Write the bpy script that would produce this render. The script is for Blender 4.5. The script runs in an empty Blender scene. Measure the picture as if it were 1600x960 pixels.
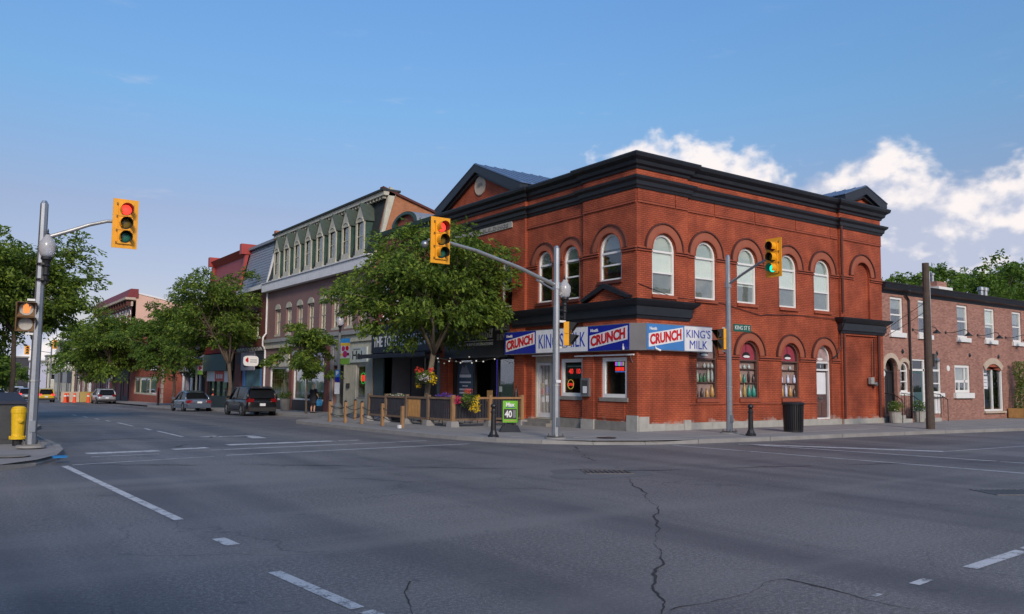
import bpy, math, random
import numpy as np
from mathutils import Vector, Matrix
from mathutils.geometry import tessellate_polygon
SC = bpy.context.scene
COL = SC.collection
R = math.radians
# ------------------------------------------------------------------ camera
PSI, TH, RO = R(35.2), R(4.6), R(0.58)
fw = Vector((math.sin(PSI)*math.cos(TH), math.cos(PSI)*math.cos(TH), math.sin(TH)))
r0 = Vector((math.cos(PSI), -math.sin(PSI), 0)); u0 = r0.cross(fw)
rt = math.cos(RO)*r0 + math.sin(RO)*u0; up = math.cos(RO)*u0 - math.sin(RO)*r0
cd = bpy.data.cameras.new('camera'); cam = bpy.data.objects.new('camera', cd); COL.objects.link(cam)
cam.matrix_world = Matrix(((rt.x, up.x, -fw.x, -20.0266), (rt.y, up.y, -fw.y, -20.7851), (rt.z, up.z, -fw.z, 1.78), (0, 0, 0, 1)))
cd.sensor_width = 36; cd.lens = 36*1274/1600; cd.shift_y = 15/1600; cd.clip_start = .1; cd.clip_end = 6000
SC.camera = cam
# ------------------------------------------------------------------ sky, sun, exposure
SUN_AZ, SUN_EL = R(202), R(28)          # azimuth measured clockwise from +Y
w = bpy.data.worlds.new('World'); SC.world = w; w.use_nodes = True
nt = w.node_tree; N = nt.nodes; LK = nt.links.new
N.clear()
def nd(t, **k):
    n = N.new(t)
    for a, b in k.items(): setattr(n, a, b)
    return n
def wm(op, a, b=None, c=None, clamp=False):
    n = nd('ShaderNodeMath', operation=op); n.use_clamp = clamp
    for i, v in enumerate((a, b, c)):
        if v is None: continue
        if isinstance(v, (int, float)): n.inputs[i].default_value = v
        else: LK(v, n.inputs[i])
    return n.outputs[0]
sky = nd('ShaderNodeTexSky', sky_type='NISHITA'); sky.sun_disc = False
sky.sun_elevation = SUN_EL; sky.sun_rotation = SUN_AZ; sky.air_density = 1.0; sky.dust_density = 1.0; sky.ozone_density = 6.0
tc = nd('ShaderNodeTexCoord'); sep = nd('ShaderNodeSeparateXYZ'); LK(tc.outputs['Generated'], sep.inputs[0])
el = wm('ARCSINE', sep.outputs[2]); az = wm('ARCTAN2', sep.outputs[0], sep.outputs[1])     # radians, az clockwise from +Y
def noise(vec, scale, detail, rough=.55, dist=0.):
    n = nd('ShaderNodeTexNoise'); n.inputs['Scale'].default_value = scale; n.inputs['Detail'].default_value = detail
    n.inputs['Roughness'].default_value = rough; n.inputs['Distortion'].default_value = dist; LK(vec, n.inputs['Vector']); return n.outputs['Fac']
def comb(x, y, z=0.):
    n = nd('ShaderNodeCombineXYZ')
    for i, v in enumerate((x, y, z)):
        if isinstance(v, (int, float)): n.inputs[i].default_value = v
        else: LK(v, n.inputs[i])
    return n.outputs[0]
def mrange(v, a, b, c=0., d=1., smooth=True):
    n = nd('ShaderNodeMapRange'); n.interpolation_type = 'SMOOTHSTEP' if smooth else 'LINEAR'
    for i, q in enumerate((v, a, b, c, d)):
        if isinstance(q, (int, float)): n.inputs[i].default_value = q
        else: LK(q, n.inputs[i])
    return n.outputs[0]
# cumulus bank low over the eastern horizon: top edge height wanders with azimuth
p3 = comb(wm('MULTIPLY', az, 1.0), wm('MULTIPLY', el, 1.35), 4.3)
lump = noise(comb(az, 0., 7.7), 7., 3., .5)
top = wm('MULTIPLY_ADD', wm('SUBTRACT', lump, .5), .04, mrange(az, .50, .74, .205, .262))
top = wm('SUBTRACT', top, mrange(az, .98, 1.16, 0., .045))
hgt = wm('SUBTRACT', top, el)                      # >0 below the wandering top
puff = noise(p3, 15., 8., .52, .1)
fine = noise(p3, 60., 5., .6)
dens = wm('ADD', wm('MULTIPLY_ADD', hgt, 10., .12), wm('MULTIPLY', wm('SUBTRACT', puff, .5), 1.7))
dens = wm('ADD', dens, wm('MULTIPLY', wm('SUBTRACT', fine, .5), .25))
cov = wm('MULTIPLY', mrange(az, .52, .72), mrange(az, 2.3, 3.0, 1., 0.))
cov = wm('MULTIPLY', cov, mrange(el, .06, .20, .25, 1.))
dens = wm('SUBTRACT', dens, wm('MULTIPLY', wm('SUBTRACT', 1., cov), 1.4))
cl = mrange(dens, -.06, .36)
p3b = comb(wm('ADD', az, .012), wm('MULTIPLY', wm('SUBTRACT', el, .016), 1.35), 4.3)
puff2 = noise(p3b, 15., 8., .52, .1)
shade = wm('ADD', wm('MULTIPLY', wm('SUBTRACT', puff, puff2), 3.4), mrange(hgt, -.03, .085, .95, .10))
lit = mrange(shade, .1, .85)
# thin wisps
pw = comb(wm('MULTIPLY', az, 1.), wm('MULTIPLY', el, 4.5), 2.1)
wis = wm('MULTIPLY', mrange(noise(pw, 9., 6., .6), .60, .82), mrange(noise(pw, 2.1, 2.), .44, .60))
wis = wm('MULTIPLY', wis, wm('MULTIPLY', mrange(el, .12, .2), mrange(el, .34, .46, 1., 0.)))
def rgbmix(f, a, b):
    n = nd('ShaderNodeMix', data_type='RGBA')
    if isinstance(f, (int, float)): n.inputs['Factor'].default_value = f
    else: LK(f, n.inputs['Factor'])
    for k, v in ((6, a), (7, b)):
        if isinstance(v, tuple): n.inputs[k].default_value = (*v, 1)
        else: LK(v, n.inputs[k])
    return n.outputs[2]
K = 1/.15
# hazy summer air: paler towards the horizon all the way round
rp = nd('ShaderNodeValToRGB'); LK(wm('MULTIPLY', el, 2.), rp.inputs[0]); E_ = rp.color_ramp.elements
E_.new(.4); E_.new(.6)
for q, (p_, c_) in zip(E_, [(.22, (.84, .56, .50)), (.39, (.91, .62, .53)), (.64, (.85, .875, .78)), (.90, (.90, 1.0, .97))]): q.position = p_; q.color = (*c_, 1)
hz = nd('ShaderNodeMix', data_type='RGBA', blend_type='MULTIPLY'); hz.inputs['Factor'].default_value = 1; LK(sky.outputs[0], hz.inputs[6]); LK(rp.outputs[0], hz.inputs[7])
ccol = rgbmix(lit, (.40*K, .44*K, .56*K), (.80*K, .74*K, .72*K))
c1 = rgbmix(wm('MULTIPLY', wis, .42), hz.outputs[2], (.55*K, .53*K, .60*K))
c2 = rgbmix(wm('MULTIPLY', cl, .93), c1, ccol)
bg = nd('ShaderNodeBackground'); bg.inputs[1].default_value = .15; LK(c2, bg.inputs[0])
wo = nd('ShaderNodeOutputWorld'); LK(bg.outputs[0], wo.inputs[0])
sd = bpy.data.lights.new('sun', 'SUN'); so = bpy.data.objects.new('sun', sd); COL.objects.link(so)
sd.energy = 2.0; sd.angle = R(12); sd.color = (1, .84, .68)
sdir = Vector((math.sin(SUN_AZ)*math.cos(SUN_EL), math.cos(SUN_AZ)*math.cos(SUN_EL), math.sin(SUN_EL)))
so.rotation_euler = sdir.to_track_quat('Z', 'Y').to_euler(); so.location = (-30, -40, 40)
vs = SC.view_settings; vs.view_transform = 'Standard'; vs.look = 'None'; vs.gamma = 1; vs.exposure = 0.38; vs.use_curve_mapping = False
SC.cycles.max_bounces = 6; SC.cycles.transparent_max_bounces = 12; SC.cycles.use_denoising = True

# ------------------------------------------------------------------ ground height
GY = [(-400, 0), (-2, 0), (7.5, -.1), (20, -.19), (36, -.42), (50, -.72), (85, -1.08), (120, -1.5), (180, -2.0), (400, -3.0), (3000, -3.0)]
def gz(y):
    for (a, za), (b, zb) in zip(GY, GY[1:]):
        if y <= b: return za + (zb-za)*(y-a)/(b-a)
    return GY[-1][1]
KH = .13
def sw(y): return gz(y) + KH
# ------------------------------------------------------------------ materials
MATS = {}
def newmat(name):
    m = bpy.data.materials.new(name); m.use_nodes = True
    return m, m.node_tree, m.node_tree.nodes['Principled BSDF']
def tn(t, ty, **k):
    n = t.nodes.new(ty)
    for a, b in k.items(): setattr(n, a, b)
    return n
def mth(t, op, a, b=0., clamp=False):
    n = tn(t, 'ShaderNodeMath', operation=op); n.use_clamp = clamp
    for i, v in enumerate((a, b)):
        if isinstance(v, (int, float)): n.inputs[i].default_value = v
        else: t.links.new(v, n.inputs[i])
    return n.outputs[0]
def tnoise(t, vec, scale, detail=4., rough=.55):
    n = tn(t, 'ShaderNodeTexNoise'); n.inputs['Scale'].default_value = scale; n.inputs['Detail'].default_value = detail; n.inputs['Roughness'].default_value = rough
    if vec is not None: t.links.new(vec, n.inputs['Vector'])
    return n.outputs['Fac']
def tramp(t, v, stops):
    n = tn(t, 'ShaderNodeValToRGB'); e = n.color_ramp.elements
    while len(e) < len(stops): e.new(.5)
    for q, (p, c) in zip(e, stops): q.position = p; q.color = (*c, 1) if len(c) == 3 else c
    t.links.new(v, n.inputs[0]); return n.outputs[0]
def tmix(t, f, a, b, mode='MIX'):
    n = tn(t, 'ShaderNodeMix', data_type='RGBA', blend_type=mode)
    if isinstance(f, (int, float)): n.inputs['Factor'].default_value = f
    else: t.links.new(f, n.inputs['Factor'])
    for k, v in ((6, a), (7, b)):
        if isinstance(v, tuple): n.inputs[k].default_value = (*v, 1)
        else: t.links.new(v, n.inputs[k])
    return n.outputs[2]
def tbump(t, h, strength, dist, normal=None):
    n = tn(t, 'ShaderNodeBump'); n.inputs['Strength'].default_value = strength; n.inputs['Distance'].default_value = dist
    t.links.new(h, n.inputs['Height'])
    if normal: t.links.new(normal, n.inputs['Normal'])
    return n.outputs[0]
def wpos(t):
    return tn(t, 'ShaderNodeNewGeometry').outputs['Position']
def sc(c, k): return tuple(min(1, x*k) for x in c)
def mat(name, col, rough=.6, metal=0., var=.18, vs=2.5, bump=0., bs=40., spec=.5, streak=0., coat=0.):
    if name in MATS: return MATS[name]
    m, t, b = newmat(name); p = tn(t, 'ShaderNodeTexCoord').outputs['Object']
    f = tnoise(t, p, vs, 6.)
    f2 = tnoise(t, p, vs*9, 3.)
    c = tramp(t, mth(t, 'ADD', mth(t, 'MULTIPLY', f, .75), mth(t, 'MULTIPLY', f2, .25)), [(.25, sc(col, 1-var)), (.75, sc(col, 1+var))])
    if streak:
        mp = tn(t, 'ShaderNodeMapping'); mp.inputs['Scale'].default_value = (3, 3, .25); t.links.new(p, mp.inputs[0])
        c = tmix(t, mth(t, 'MULTIPLY', tramp(t, tnoise(t, mp.outputs[0], 2., 5.), [(.45, (0,)*3), (.75, (1,)*3)]), streak), c, sc(col, .45))
    t.links.new(c, b.inputs['Base Color']); b.inputs['Metallic'].default_value = metal; b.inputs['Specular IOR Level'].default_value = spec
    rr = mth(t, 'ADD', mth(t, 'MULTIPLY', f2, .2), rough-.1, True); t.links.new(rr, b.inputs['Roughness'])
    if coat: b.inputs['Coat Weight'].default_value = coat; b.inputs['Coat Roughness'].default_value = .05
    if bump: t.links.new(tbump(t, tnoise(t, p, bs, 4.), bump, .01), b.inputs['Normal'])
    MATS[name] = m; return m
def brick(name, c1, c2, mortar, bw=.215, bh=.0735, ms=.011, bump=.5, dirt=.35, big=.25, base=0., base_col=(.45, .40, .36), bias=0.):
    m, t, b = newmat(name); P = wpos(t); s = tn(t, 'ShaderNodeSeparateXYZ'); t.links.new(P, s.inputs[0])
    cx = tn(t, 'ShaderNodeCombineXYZ'); t.links.new(mth(t, 'ADD', s.outputs[0], s.outputs[1]), cx.inputs[0]); t.links.new(s.outputs[2], cx.inputs[1])
    br = tn(t, 'ShaderNodeTexBrick'); t.links.new(cx.outputs[0], br.inputs[0])
    br.inputs['Color1'].default_value = (*c1, 1); br.inputs['Color2'].default_value = (*c2, 1); br.inputs['Mortar'].default_value = (*mortar, 1)
    br.inputs['Scale'].default_value = 1; br.inputs['Mortar Size'].default_value = ms; br.inputs['Mortar Smooth'].default_value = .3
    br.inputs['Brick Width'].default_value = bw; br.inputs['Row Height'].default_value = bh; br.inputs['Bias'].default_value = bias
    c = br.outputs['Color']
    f = tnoise(t, P, .9, 7., .62)
    c = tmix(t, big, c, tramp(t, f, [(.32, sc(c1, .50)), (.5, c1), (.7, sc(c2, 1.35))]))
    mp = tn(t, 'ShaderNodeMapping'); mp.inputs['Scale'].default_value = (1.6, 1.6, .22); t.links.new(P, mp.inputs[0])
    c = tmix(t, mth(t, 'MULTIPLY', tramp(t, tnoise(t, mp.outputs[0], 1.4, 6.), [(.5, (0,)*3), (.8, (1,)*3)]), dirt), c, sc(c1, .4))
    # worn rows where the face has spalled
    mq = tn(t, 'ShaderNodeMapping'); mq.inputs['Scale'].default_value = (1.2, 1.2, 4.5); t.links.new(P, mq.inputs[0])
    c = tmix(t, mth(t, 'MULTIPLY', tramp(t, tnoise(t, mq.outputs[0], 1.1, 8., .7), [(.62, (0,)*3), (.72, (1,)*3)]), dirt*.8), c, sc(c2, .45))
    if base:
        h = mth(t, 'SUBTRACT', mth(t, 'ADD', base, mth(t, 'MULTIPLY', mth(t, 'SUBTRACT', tnoise(t, P, 2.2, 6.), .5), .9)), s.outputs[2])
        c = tmix(t, tramp(t, h, [(.0, (0,)*3), (.12, (.55,)*3)]), c, base_col)
    t.links.new(c, b.inputs['Base Color']); b.inputs['Roughness'].default_value = .78; b.inputs['Specular IOR Level'].default_value = .3
    hh = mth(t, 'ADD', mth(t, 'MULTIPLY', br.outputs['Fac'], -1.), mth(t, 'MULTIPLY', tnoise(t, P, 60., 3.), .35))
    t.links.new(tbump(t, hh, bump, .012), b.inputs['Normal'])
    MATS[name] = m; return m
def glass(name, tint=(.93, .96, .95), refl=.9, clear=1.):
    m, t, b = newmat(name); t.nodes.remove(b); o = t.nodes['Material Output']
    tr = tn(t, 'ShaderNodeBsdfTransparent'); tr.inputs[0].default_value = (*sc(tint, clear), 1)
    gl = tn(t, 'ShaderNodeBsdfGlossy'); gl.inputs['Roughness'].default_value = .03; gl.inputs[0].default_value = (refl, refl, refl, 1)
    lw = tn(t, 'ShaderNodeLayerWeight'); lw.inputs[0].default_value = .5
    fr = mth(t, 'ADD', mth(t, 'MULTIPLY', mth(t, 'POWER', lw.outputs['Facing'], 3.), .85), .10, True)
    wv = tbump(t, tnoise(t, tn(t, 'ShaderNodeTexCoord').outputs['Object'], 1.6, 2.), .03, .05); t.links.new(wv, gl.inputs['Normal'])
    mx = tn(t, 'ShaderNodeMixShader'); t.links.new(fr, mx.inputs[0]); t.links.new(tr.outputs[0], mx.inputs[1]); t.links.new(gl.outputs[0], mx.inputs[2])
    t.links.new(mx.outputs[0], o.inputs[0]); MATS[name] = m; return m
def emit(name, col, s, base=(.02, .02, .02)):
    m, t, b = newmat(name); b.inputs['Base Color'].default_value = (*base, 1); b.inputs['Emission Color'].default_value = (*col, 1); b.inputs['Emission Strength'].default_value = s
    b.inputs['Roughness'].default_value = .3; MATS[name] = m; return m
M = MATS
brick('brick_red', (.34, .072, .033), (.45, .108, .048), (.13, .030, .018), ms=.015, bump=.8, dirt=.65, big=.52, base=.42)
brick('brick_row', (.25, .105, .080), (.43, .21, .160), (.29, .21, .175), ms=.010, bump=.6, dirt=.25, big=.12, bias=.1)
brick('brick_orange', (.36, .135, .06), (.44, .18, .085), (.34, .20, .13), ms=.009, bump=.4, dirt=.35, big=.25)
brick('brick_far', (.28, .075, .05), (.36, .10, .065), (.24, .09, .07), ms=.010, bump=.3, dirt=.3)
mat('moulding_red', (.29, .066, .031), .75, var=.22, vs=1.8, bump=.3, streak=.25)
mat('arch_render', (.30, .088, .048), .75, var=.15, vs=2, streak=.15)
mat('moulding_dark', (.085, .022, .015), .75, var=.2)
mat('trim_black', (.016, .018, .024), .42, var=.3, vs=3, streak=.15)
mat('roof_metal', (.13, .19, .30), .38, metal=.35, var=.12)
mat('stone', (.36, .35, .32), .85, var=.22, vs=3, bump=.6, bs=22, streak=.25)
mat('stone_dark', (.20, .19, .175), .85, var=.3, vs=3, bump=.6, bs=22)
mat('stone_sand', (.46, .37, .29), .85, var=.15, vs=3, bump=.4, bs=30)
mat('concrete', (.235, .226, .222), .85, var=.16, vs=.9, bump=.25, bs=50, streak=0)
mat('concrete_slab', (.245, .235, .228), .85, var=.2, vs=.7, bump=.25, bs=60)
mat('concrete_kerb', (.25, .243, .236), .85, var=.25, vs=1.2, bump=.3, bs=50)
mat('white_frame', (.72, .72, .70), .45, var=.06)
mat('white_paint', (.66, .66, .67), .55, var=.1, streak=.12)
mat('cream_paint', (.47, .45, .36), .6, var=.2, streak=.4)
mat('grey_paint', (.30, .30, .29), .6, var=.12, streak=.2)
mat('blind', (.80, .82, .76), .8, var=.05)
mat('blind_sage', (.40, .46, .42), .8, var=.08)
mat('blind_dim', (.22, .23, .225), .8, var=.25, vs=3)
mat('blind_grey', (.34, .35, .34), .8, var=.12)
mat('curtain', (.44, .42, .38), .9, var=.2, vs=8)
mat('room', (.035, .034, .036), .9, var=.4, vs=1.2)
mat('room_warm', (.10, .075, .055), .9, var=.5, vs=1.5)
glass('glass'); glass('glass_dark', (.25, .27, .28), .9, .8)
mat('signal_yellow', (.78, .35, .012), .5, var=.14, vs=4, streak=.18)
mat('signal_dark', (.012, .012, .012), .5)
mat('signal_brown', (.16, .085, .03), .6, var=.2)
emit('lamp_red', (1, .04, .025), 1.8, (.3, .01, .01)); emit('lamp_red_core', (1, .42, .2), 3.2)
mat('lens_amber', (.17, .12, .02), .3, var=.1); mat('lens_green', (.02, .14, .10), .3, var=.1)
emit('lamp_green', (.02, .85, .55), 1.0, (.02, .2, .15)); emit('lamp_hand', (1, .30, .06), .85)
mat('lens_white', (.42, .40, .36), .3, var=.25, vs=14)
mat('galvanised', (.34, .37, .40), .38, metal=.75, var=.16, vs=4, streak=.15)
mat('galvanised_arm', (.42, .42, .40), .42, metal=.7, var=.15, vs=4)
mat('iron_black', (.012, .012, .014), .42, var=.3, spec=.5)
mat('steel_bolt', (.2, .19, .18), .5, metal=.8)
mat('wood_post', (.31, .175, .08), .75, var=.25, vs=5, bump=.3, streak=.3)
mat('wood_fence', (.17, .115, .075), .8, var=.3, vs=4, bump=.3, streak=.3)
mat('wood_pole', (.080, .058, .046), .9, var=.35, vs=6, bump=.7, bs=18, streak=.5)
mat('wood_gold', (.46, .24, .08), .7, var=.25, vs=5)
mat('dark_board', (.03, .03, .04), .6, var=.25)
mat('navy_board', (.022, .028, .045), .55, var=.2)
mat('black_shop', (.016, .016, .018), .5, var=.3)
mat('letters_white', (.68, .68, .68), .6, var=.05)
mat('letters_grey', (.16, .17, .165), .6, var=.1)
mat('sign_blue', (.012, .022, .28), .35, var=.12, streak=.15); mat('sign_blue_light', (.055, .20, .50), .35, var=.12, streak=.15)
mat('sign_white', (.70, .71, .73), .35, var=.08, streak=.16); mat('sign_red', (.50, .012, .016), .4, var=.08)
mat('sign_navy_text', (.02, .05, .34), .4, var=.05)
mat('sign_green', (.004, .10, .07), .4, var=.1)
mat('hydrant_yellow', (.70, .43, .008), .45, var=.2, vs=7, streak=.2)
mat('bark', (.10, .075, .058), .95, var=.35, vs=9, bump=.9, bs=25)
mat('bark_pale', (.17, .14, .10), .95, var=.3, vs=9, bump=.8, bs=25)
mat('soil', (.05, .036, .026), .95, var=.4, vs=9)
mat('purple_wall', (.215, .125, .115), .8, var=.12, vs=.7, bump=.1, streak=.15)
mat('slate', (.020, .025, .022), .7, var=.4, vs=5, bump=.4)
mat('slate_grey', (.20, .225, .27), .5, var=.18, vs=3, streak=.15)
mat('roof_green', (.055, .075, .062), .6, var=.2)
mat('trim_green', (.030, .070, .058), .5, var=.25)
mat('red_mansard', (.25, .035, .035), .55, var=.12, streak=.1)
mat('red_trim', (.34, .045, .038), .5, var=.12)
mat('pink_wall', (.60, .38, .30), .85, var=.07, vs=.5)
mat('maroon', (.17, .018, .022), .6, var=.15)
mat('lavender', (.42, .42, .52), .6, var=.08); mat('brown_red', (.155, .05, .04), .7, var=.2)
mat('dark_green', (.018, .05, .042), .5, var=.2); mat('teal_dark', (.03, .06, .06), .6, var=.2)
mat('rubber', (.012, .012, .012), .8); mat('chrome', (.6, .6, .6), .2, metal=1.)
def leafmat(name, a, b, c, trans=.30):
    m, t, bs = newmat(name); o = t.nodes['Material Output']; g = tn(t, 'ShaderNodeNewGeometry'); P = g.outputs['Position']
    f = mth(t, 'ADD', mth(t, 'MULTIPLY', g.outputs['Random Per Island'], .42), mth(t, 'ADD', mth(t, 'MULTIPLY', tnoise(t, P, 1.6, 2.), .75), -.085))
    col = tramp(t, f, [(.2, a), (.5, b), (.82, c)])
    t.links.new(col, bs.inputs['Base Color']); bs.inputs['Roughness'].default_value = .55; bs.inputs['Specular IOR Level'].default_value = .25
    tr = tn(t, 'ShaderNodeBsdfTranslucent'); t.links.new(tmix(t, .5, col, (.16, .22, .02)), tr.inputs[0])
    mx = tn(t, 'ShaderNodeMixShader'); mx.inputs[0].default_value = trans; t.links.new(bs.outputs[0], mx.inputs[1]); t.links.new(tr.outputs[0], mx.inputs[2]); t.links.new(mx.outputs[0], o.inputs[0])
    MATS[name] = m; return m
leafmat('leaf_locust', (.026, .055, .012), (.105, .18, .028), (.275, .36, .05), .38)
leafmat('leaf_dark', (.026, .058, .014), (.090, .165, .028), (.21, .30, .045), .38)
leafmat('leaf_maple', (.035, .080, .012), (.085, .165, .022), (.160, .255, .034), .34)
# asphalt
m, t, b = newmat('asphalt'); P = wpos(t)
gr = mth(t, 'ADD', mth(t, 'MULTIPLY', tnoise(t, P, 70., 3., .8), .5), mth(t, 'MULTIPLY', tnoise(t, P, 24., 4., .8), .5))
sp = tramp(t, gr, [(.40, (.045, .043, .044)), (.50, (.135, .128, .128)), (.60, (.42, .40, .39))])
big = tramp(t, tnoise(t, P, .22, 7., .62), [(.34, (.085, .082, .088)), (.66, (.21, .198, .195))])
c = tmix(t, .42, sp, big)
mp = tn(t, 'ShaderNodeMapping'); mp.inputs['Scale'].default_value = (.55, .045, 1); t.links.new(P, mp.inputs[0])
c = tmix(t, mth(t, 'MULTIPLY', tramp(t, tnoise(t, mp.outputs[0], 1., 4.), [(.44, (0,)*3), (.60, (1,)*3)]), .65), c, (.072, .071, .080))
mp = tn(t, 'ShaderNodeMapping'); mp.inputs['Scale'].default_value = (.05, .7, 1); mp.inputs['Rotation'].default_value = (0, 0, .35); t.links.new(P, mp.inputs[0])
c = tmix(t, mth(t, 'MULTIPLY', tramp(t, tnoise(t, mp.outputs[0], 1., 4.), [(.50, (0,)*3), (.66, (1,)*3)]), .45), c, (.21, .20, .195))
st = tramp(t, tnoise(t, P, .8, 5., .65), [(.64, (0,)*3), (.72, (1,)*3)])
c = tmix(t, mth(t, 'MULTIPLY', st, .45), c, (.055, .055, .060))
dr = tramp(t, tnoise(t, P, 2.3, 3., .5), [(.70, (0,)*3), (.74, (1,)*3)])
c = tmix(t, mth(t, 'MULTIPLY', dr, .5), c, (.05, .05, .055))
vo = tn(t, 'ShaderNodeTexVoronoi', feature='DISTANCE_TO_EDGE'); vo.inputs['Scale'].default_value = .33; wv = tn(t, 'ShaderNodeVectorMath', operation='ADD'); nz = tn(t, 'ShaderNodeTexNoise'); nz.inputs['Scale'].default_value = 1.3; nz.inputs['Detail'].default_value = 6; t.links.new(P, nz.inputs['Vector']); t.links.new(P, wv.inputs[0]); t.links.new(nz.outputs['Color'], wv.inputs[1]); t.links.new(wv.outputs[0], vo.inputs['Vector'])
hair = mth(t, 'MULTIPLY', tramp(t, vo.outputs['Distance'], [(.0, (1,)*3), (.006, (0,)*3)]), tramp(t, tnoise(t, P, .3, 2.), [(.50, (0,)*3), (.60, (1,)*3)]))
c = tmix(t, mth(t, 'MULTIPLY', hair, .6), c, (.035, .035, .038))
t.links.new(c, b.inputs['Base Color']); t.links.new(mth(t, 'ADD', mth(t, 'MULTIPLY', tnoise(t, P, .35, 4.), .30), .45), b.inputs['Roughness'])
t.links.new(tbump(t, gr, .8, .012), b.inputs['Normal']); b.inputs['Specular IOR Level'].default_value = .32; M['asphalt'] = m
# worn road paint (asphalt shows through)
m, t, b = newmat('road_paint'); P = wpos(t)
wear = tramp(t, mth(t, 'ADD', mth(t, 'MULTIPLY', tnoise(t, P, 5., 5., .7), .6), mth(t, 'MULTIPLY', tnoise(t, P, 45., 3., .7), .4)), [(.40, (.11, .112, .12)), (.50, (.50, .51, .53))])
t.links.new(wear, b.inputs['Base Color']); b.inputs['Roughness'].default_value = .6; M['road_paint'] = m
m, t, b = newmat('road_paint_faint'); P = wpos(t)
wear = tramp(t, mth(t, 'ADD', mth(t, 'MULTIPLY', tnoise(t, P, 3., 5., .7), .6), mth(t, 'MULTIPLY', tnoise(t, P, 45., 3., .7), .4)), [(.38, (.12, .122, .13)), (.50, (.42, .43, .45))])
t.links.new(wear, b.inputs['Base Color']); b.inputs['Roughness'].default_value = .6; M['road_paint_faint'] = m
mat('crack', (.030, .029, .030), .9); mat('asphalt_patch', (.125, .122, .125), .75, var=.3, vs=1.5, bump=.5, bs=90)
mat('grass', (.045, .085, .02), .9, var=.4, vs=.6, bump=.5)
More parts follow.
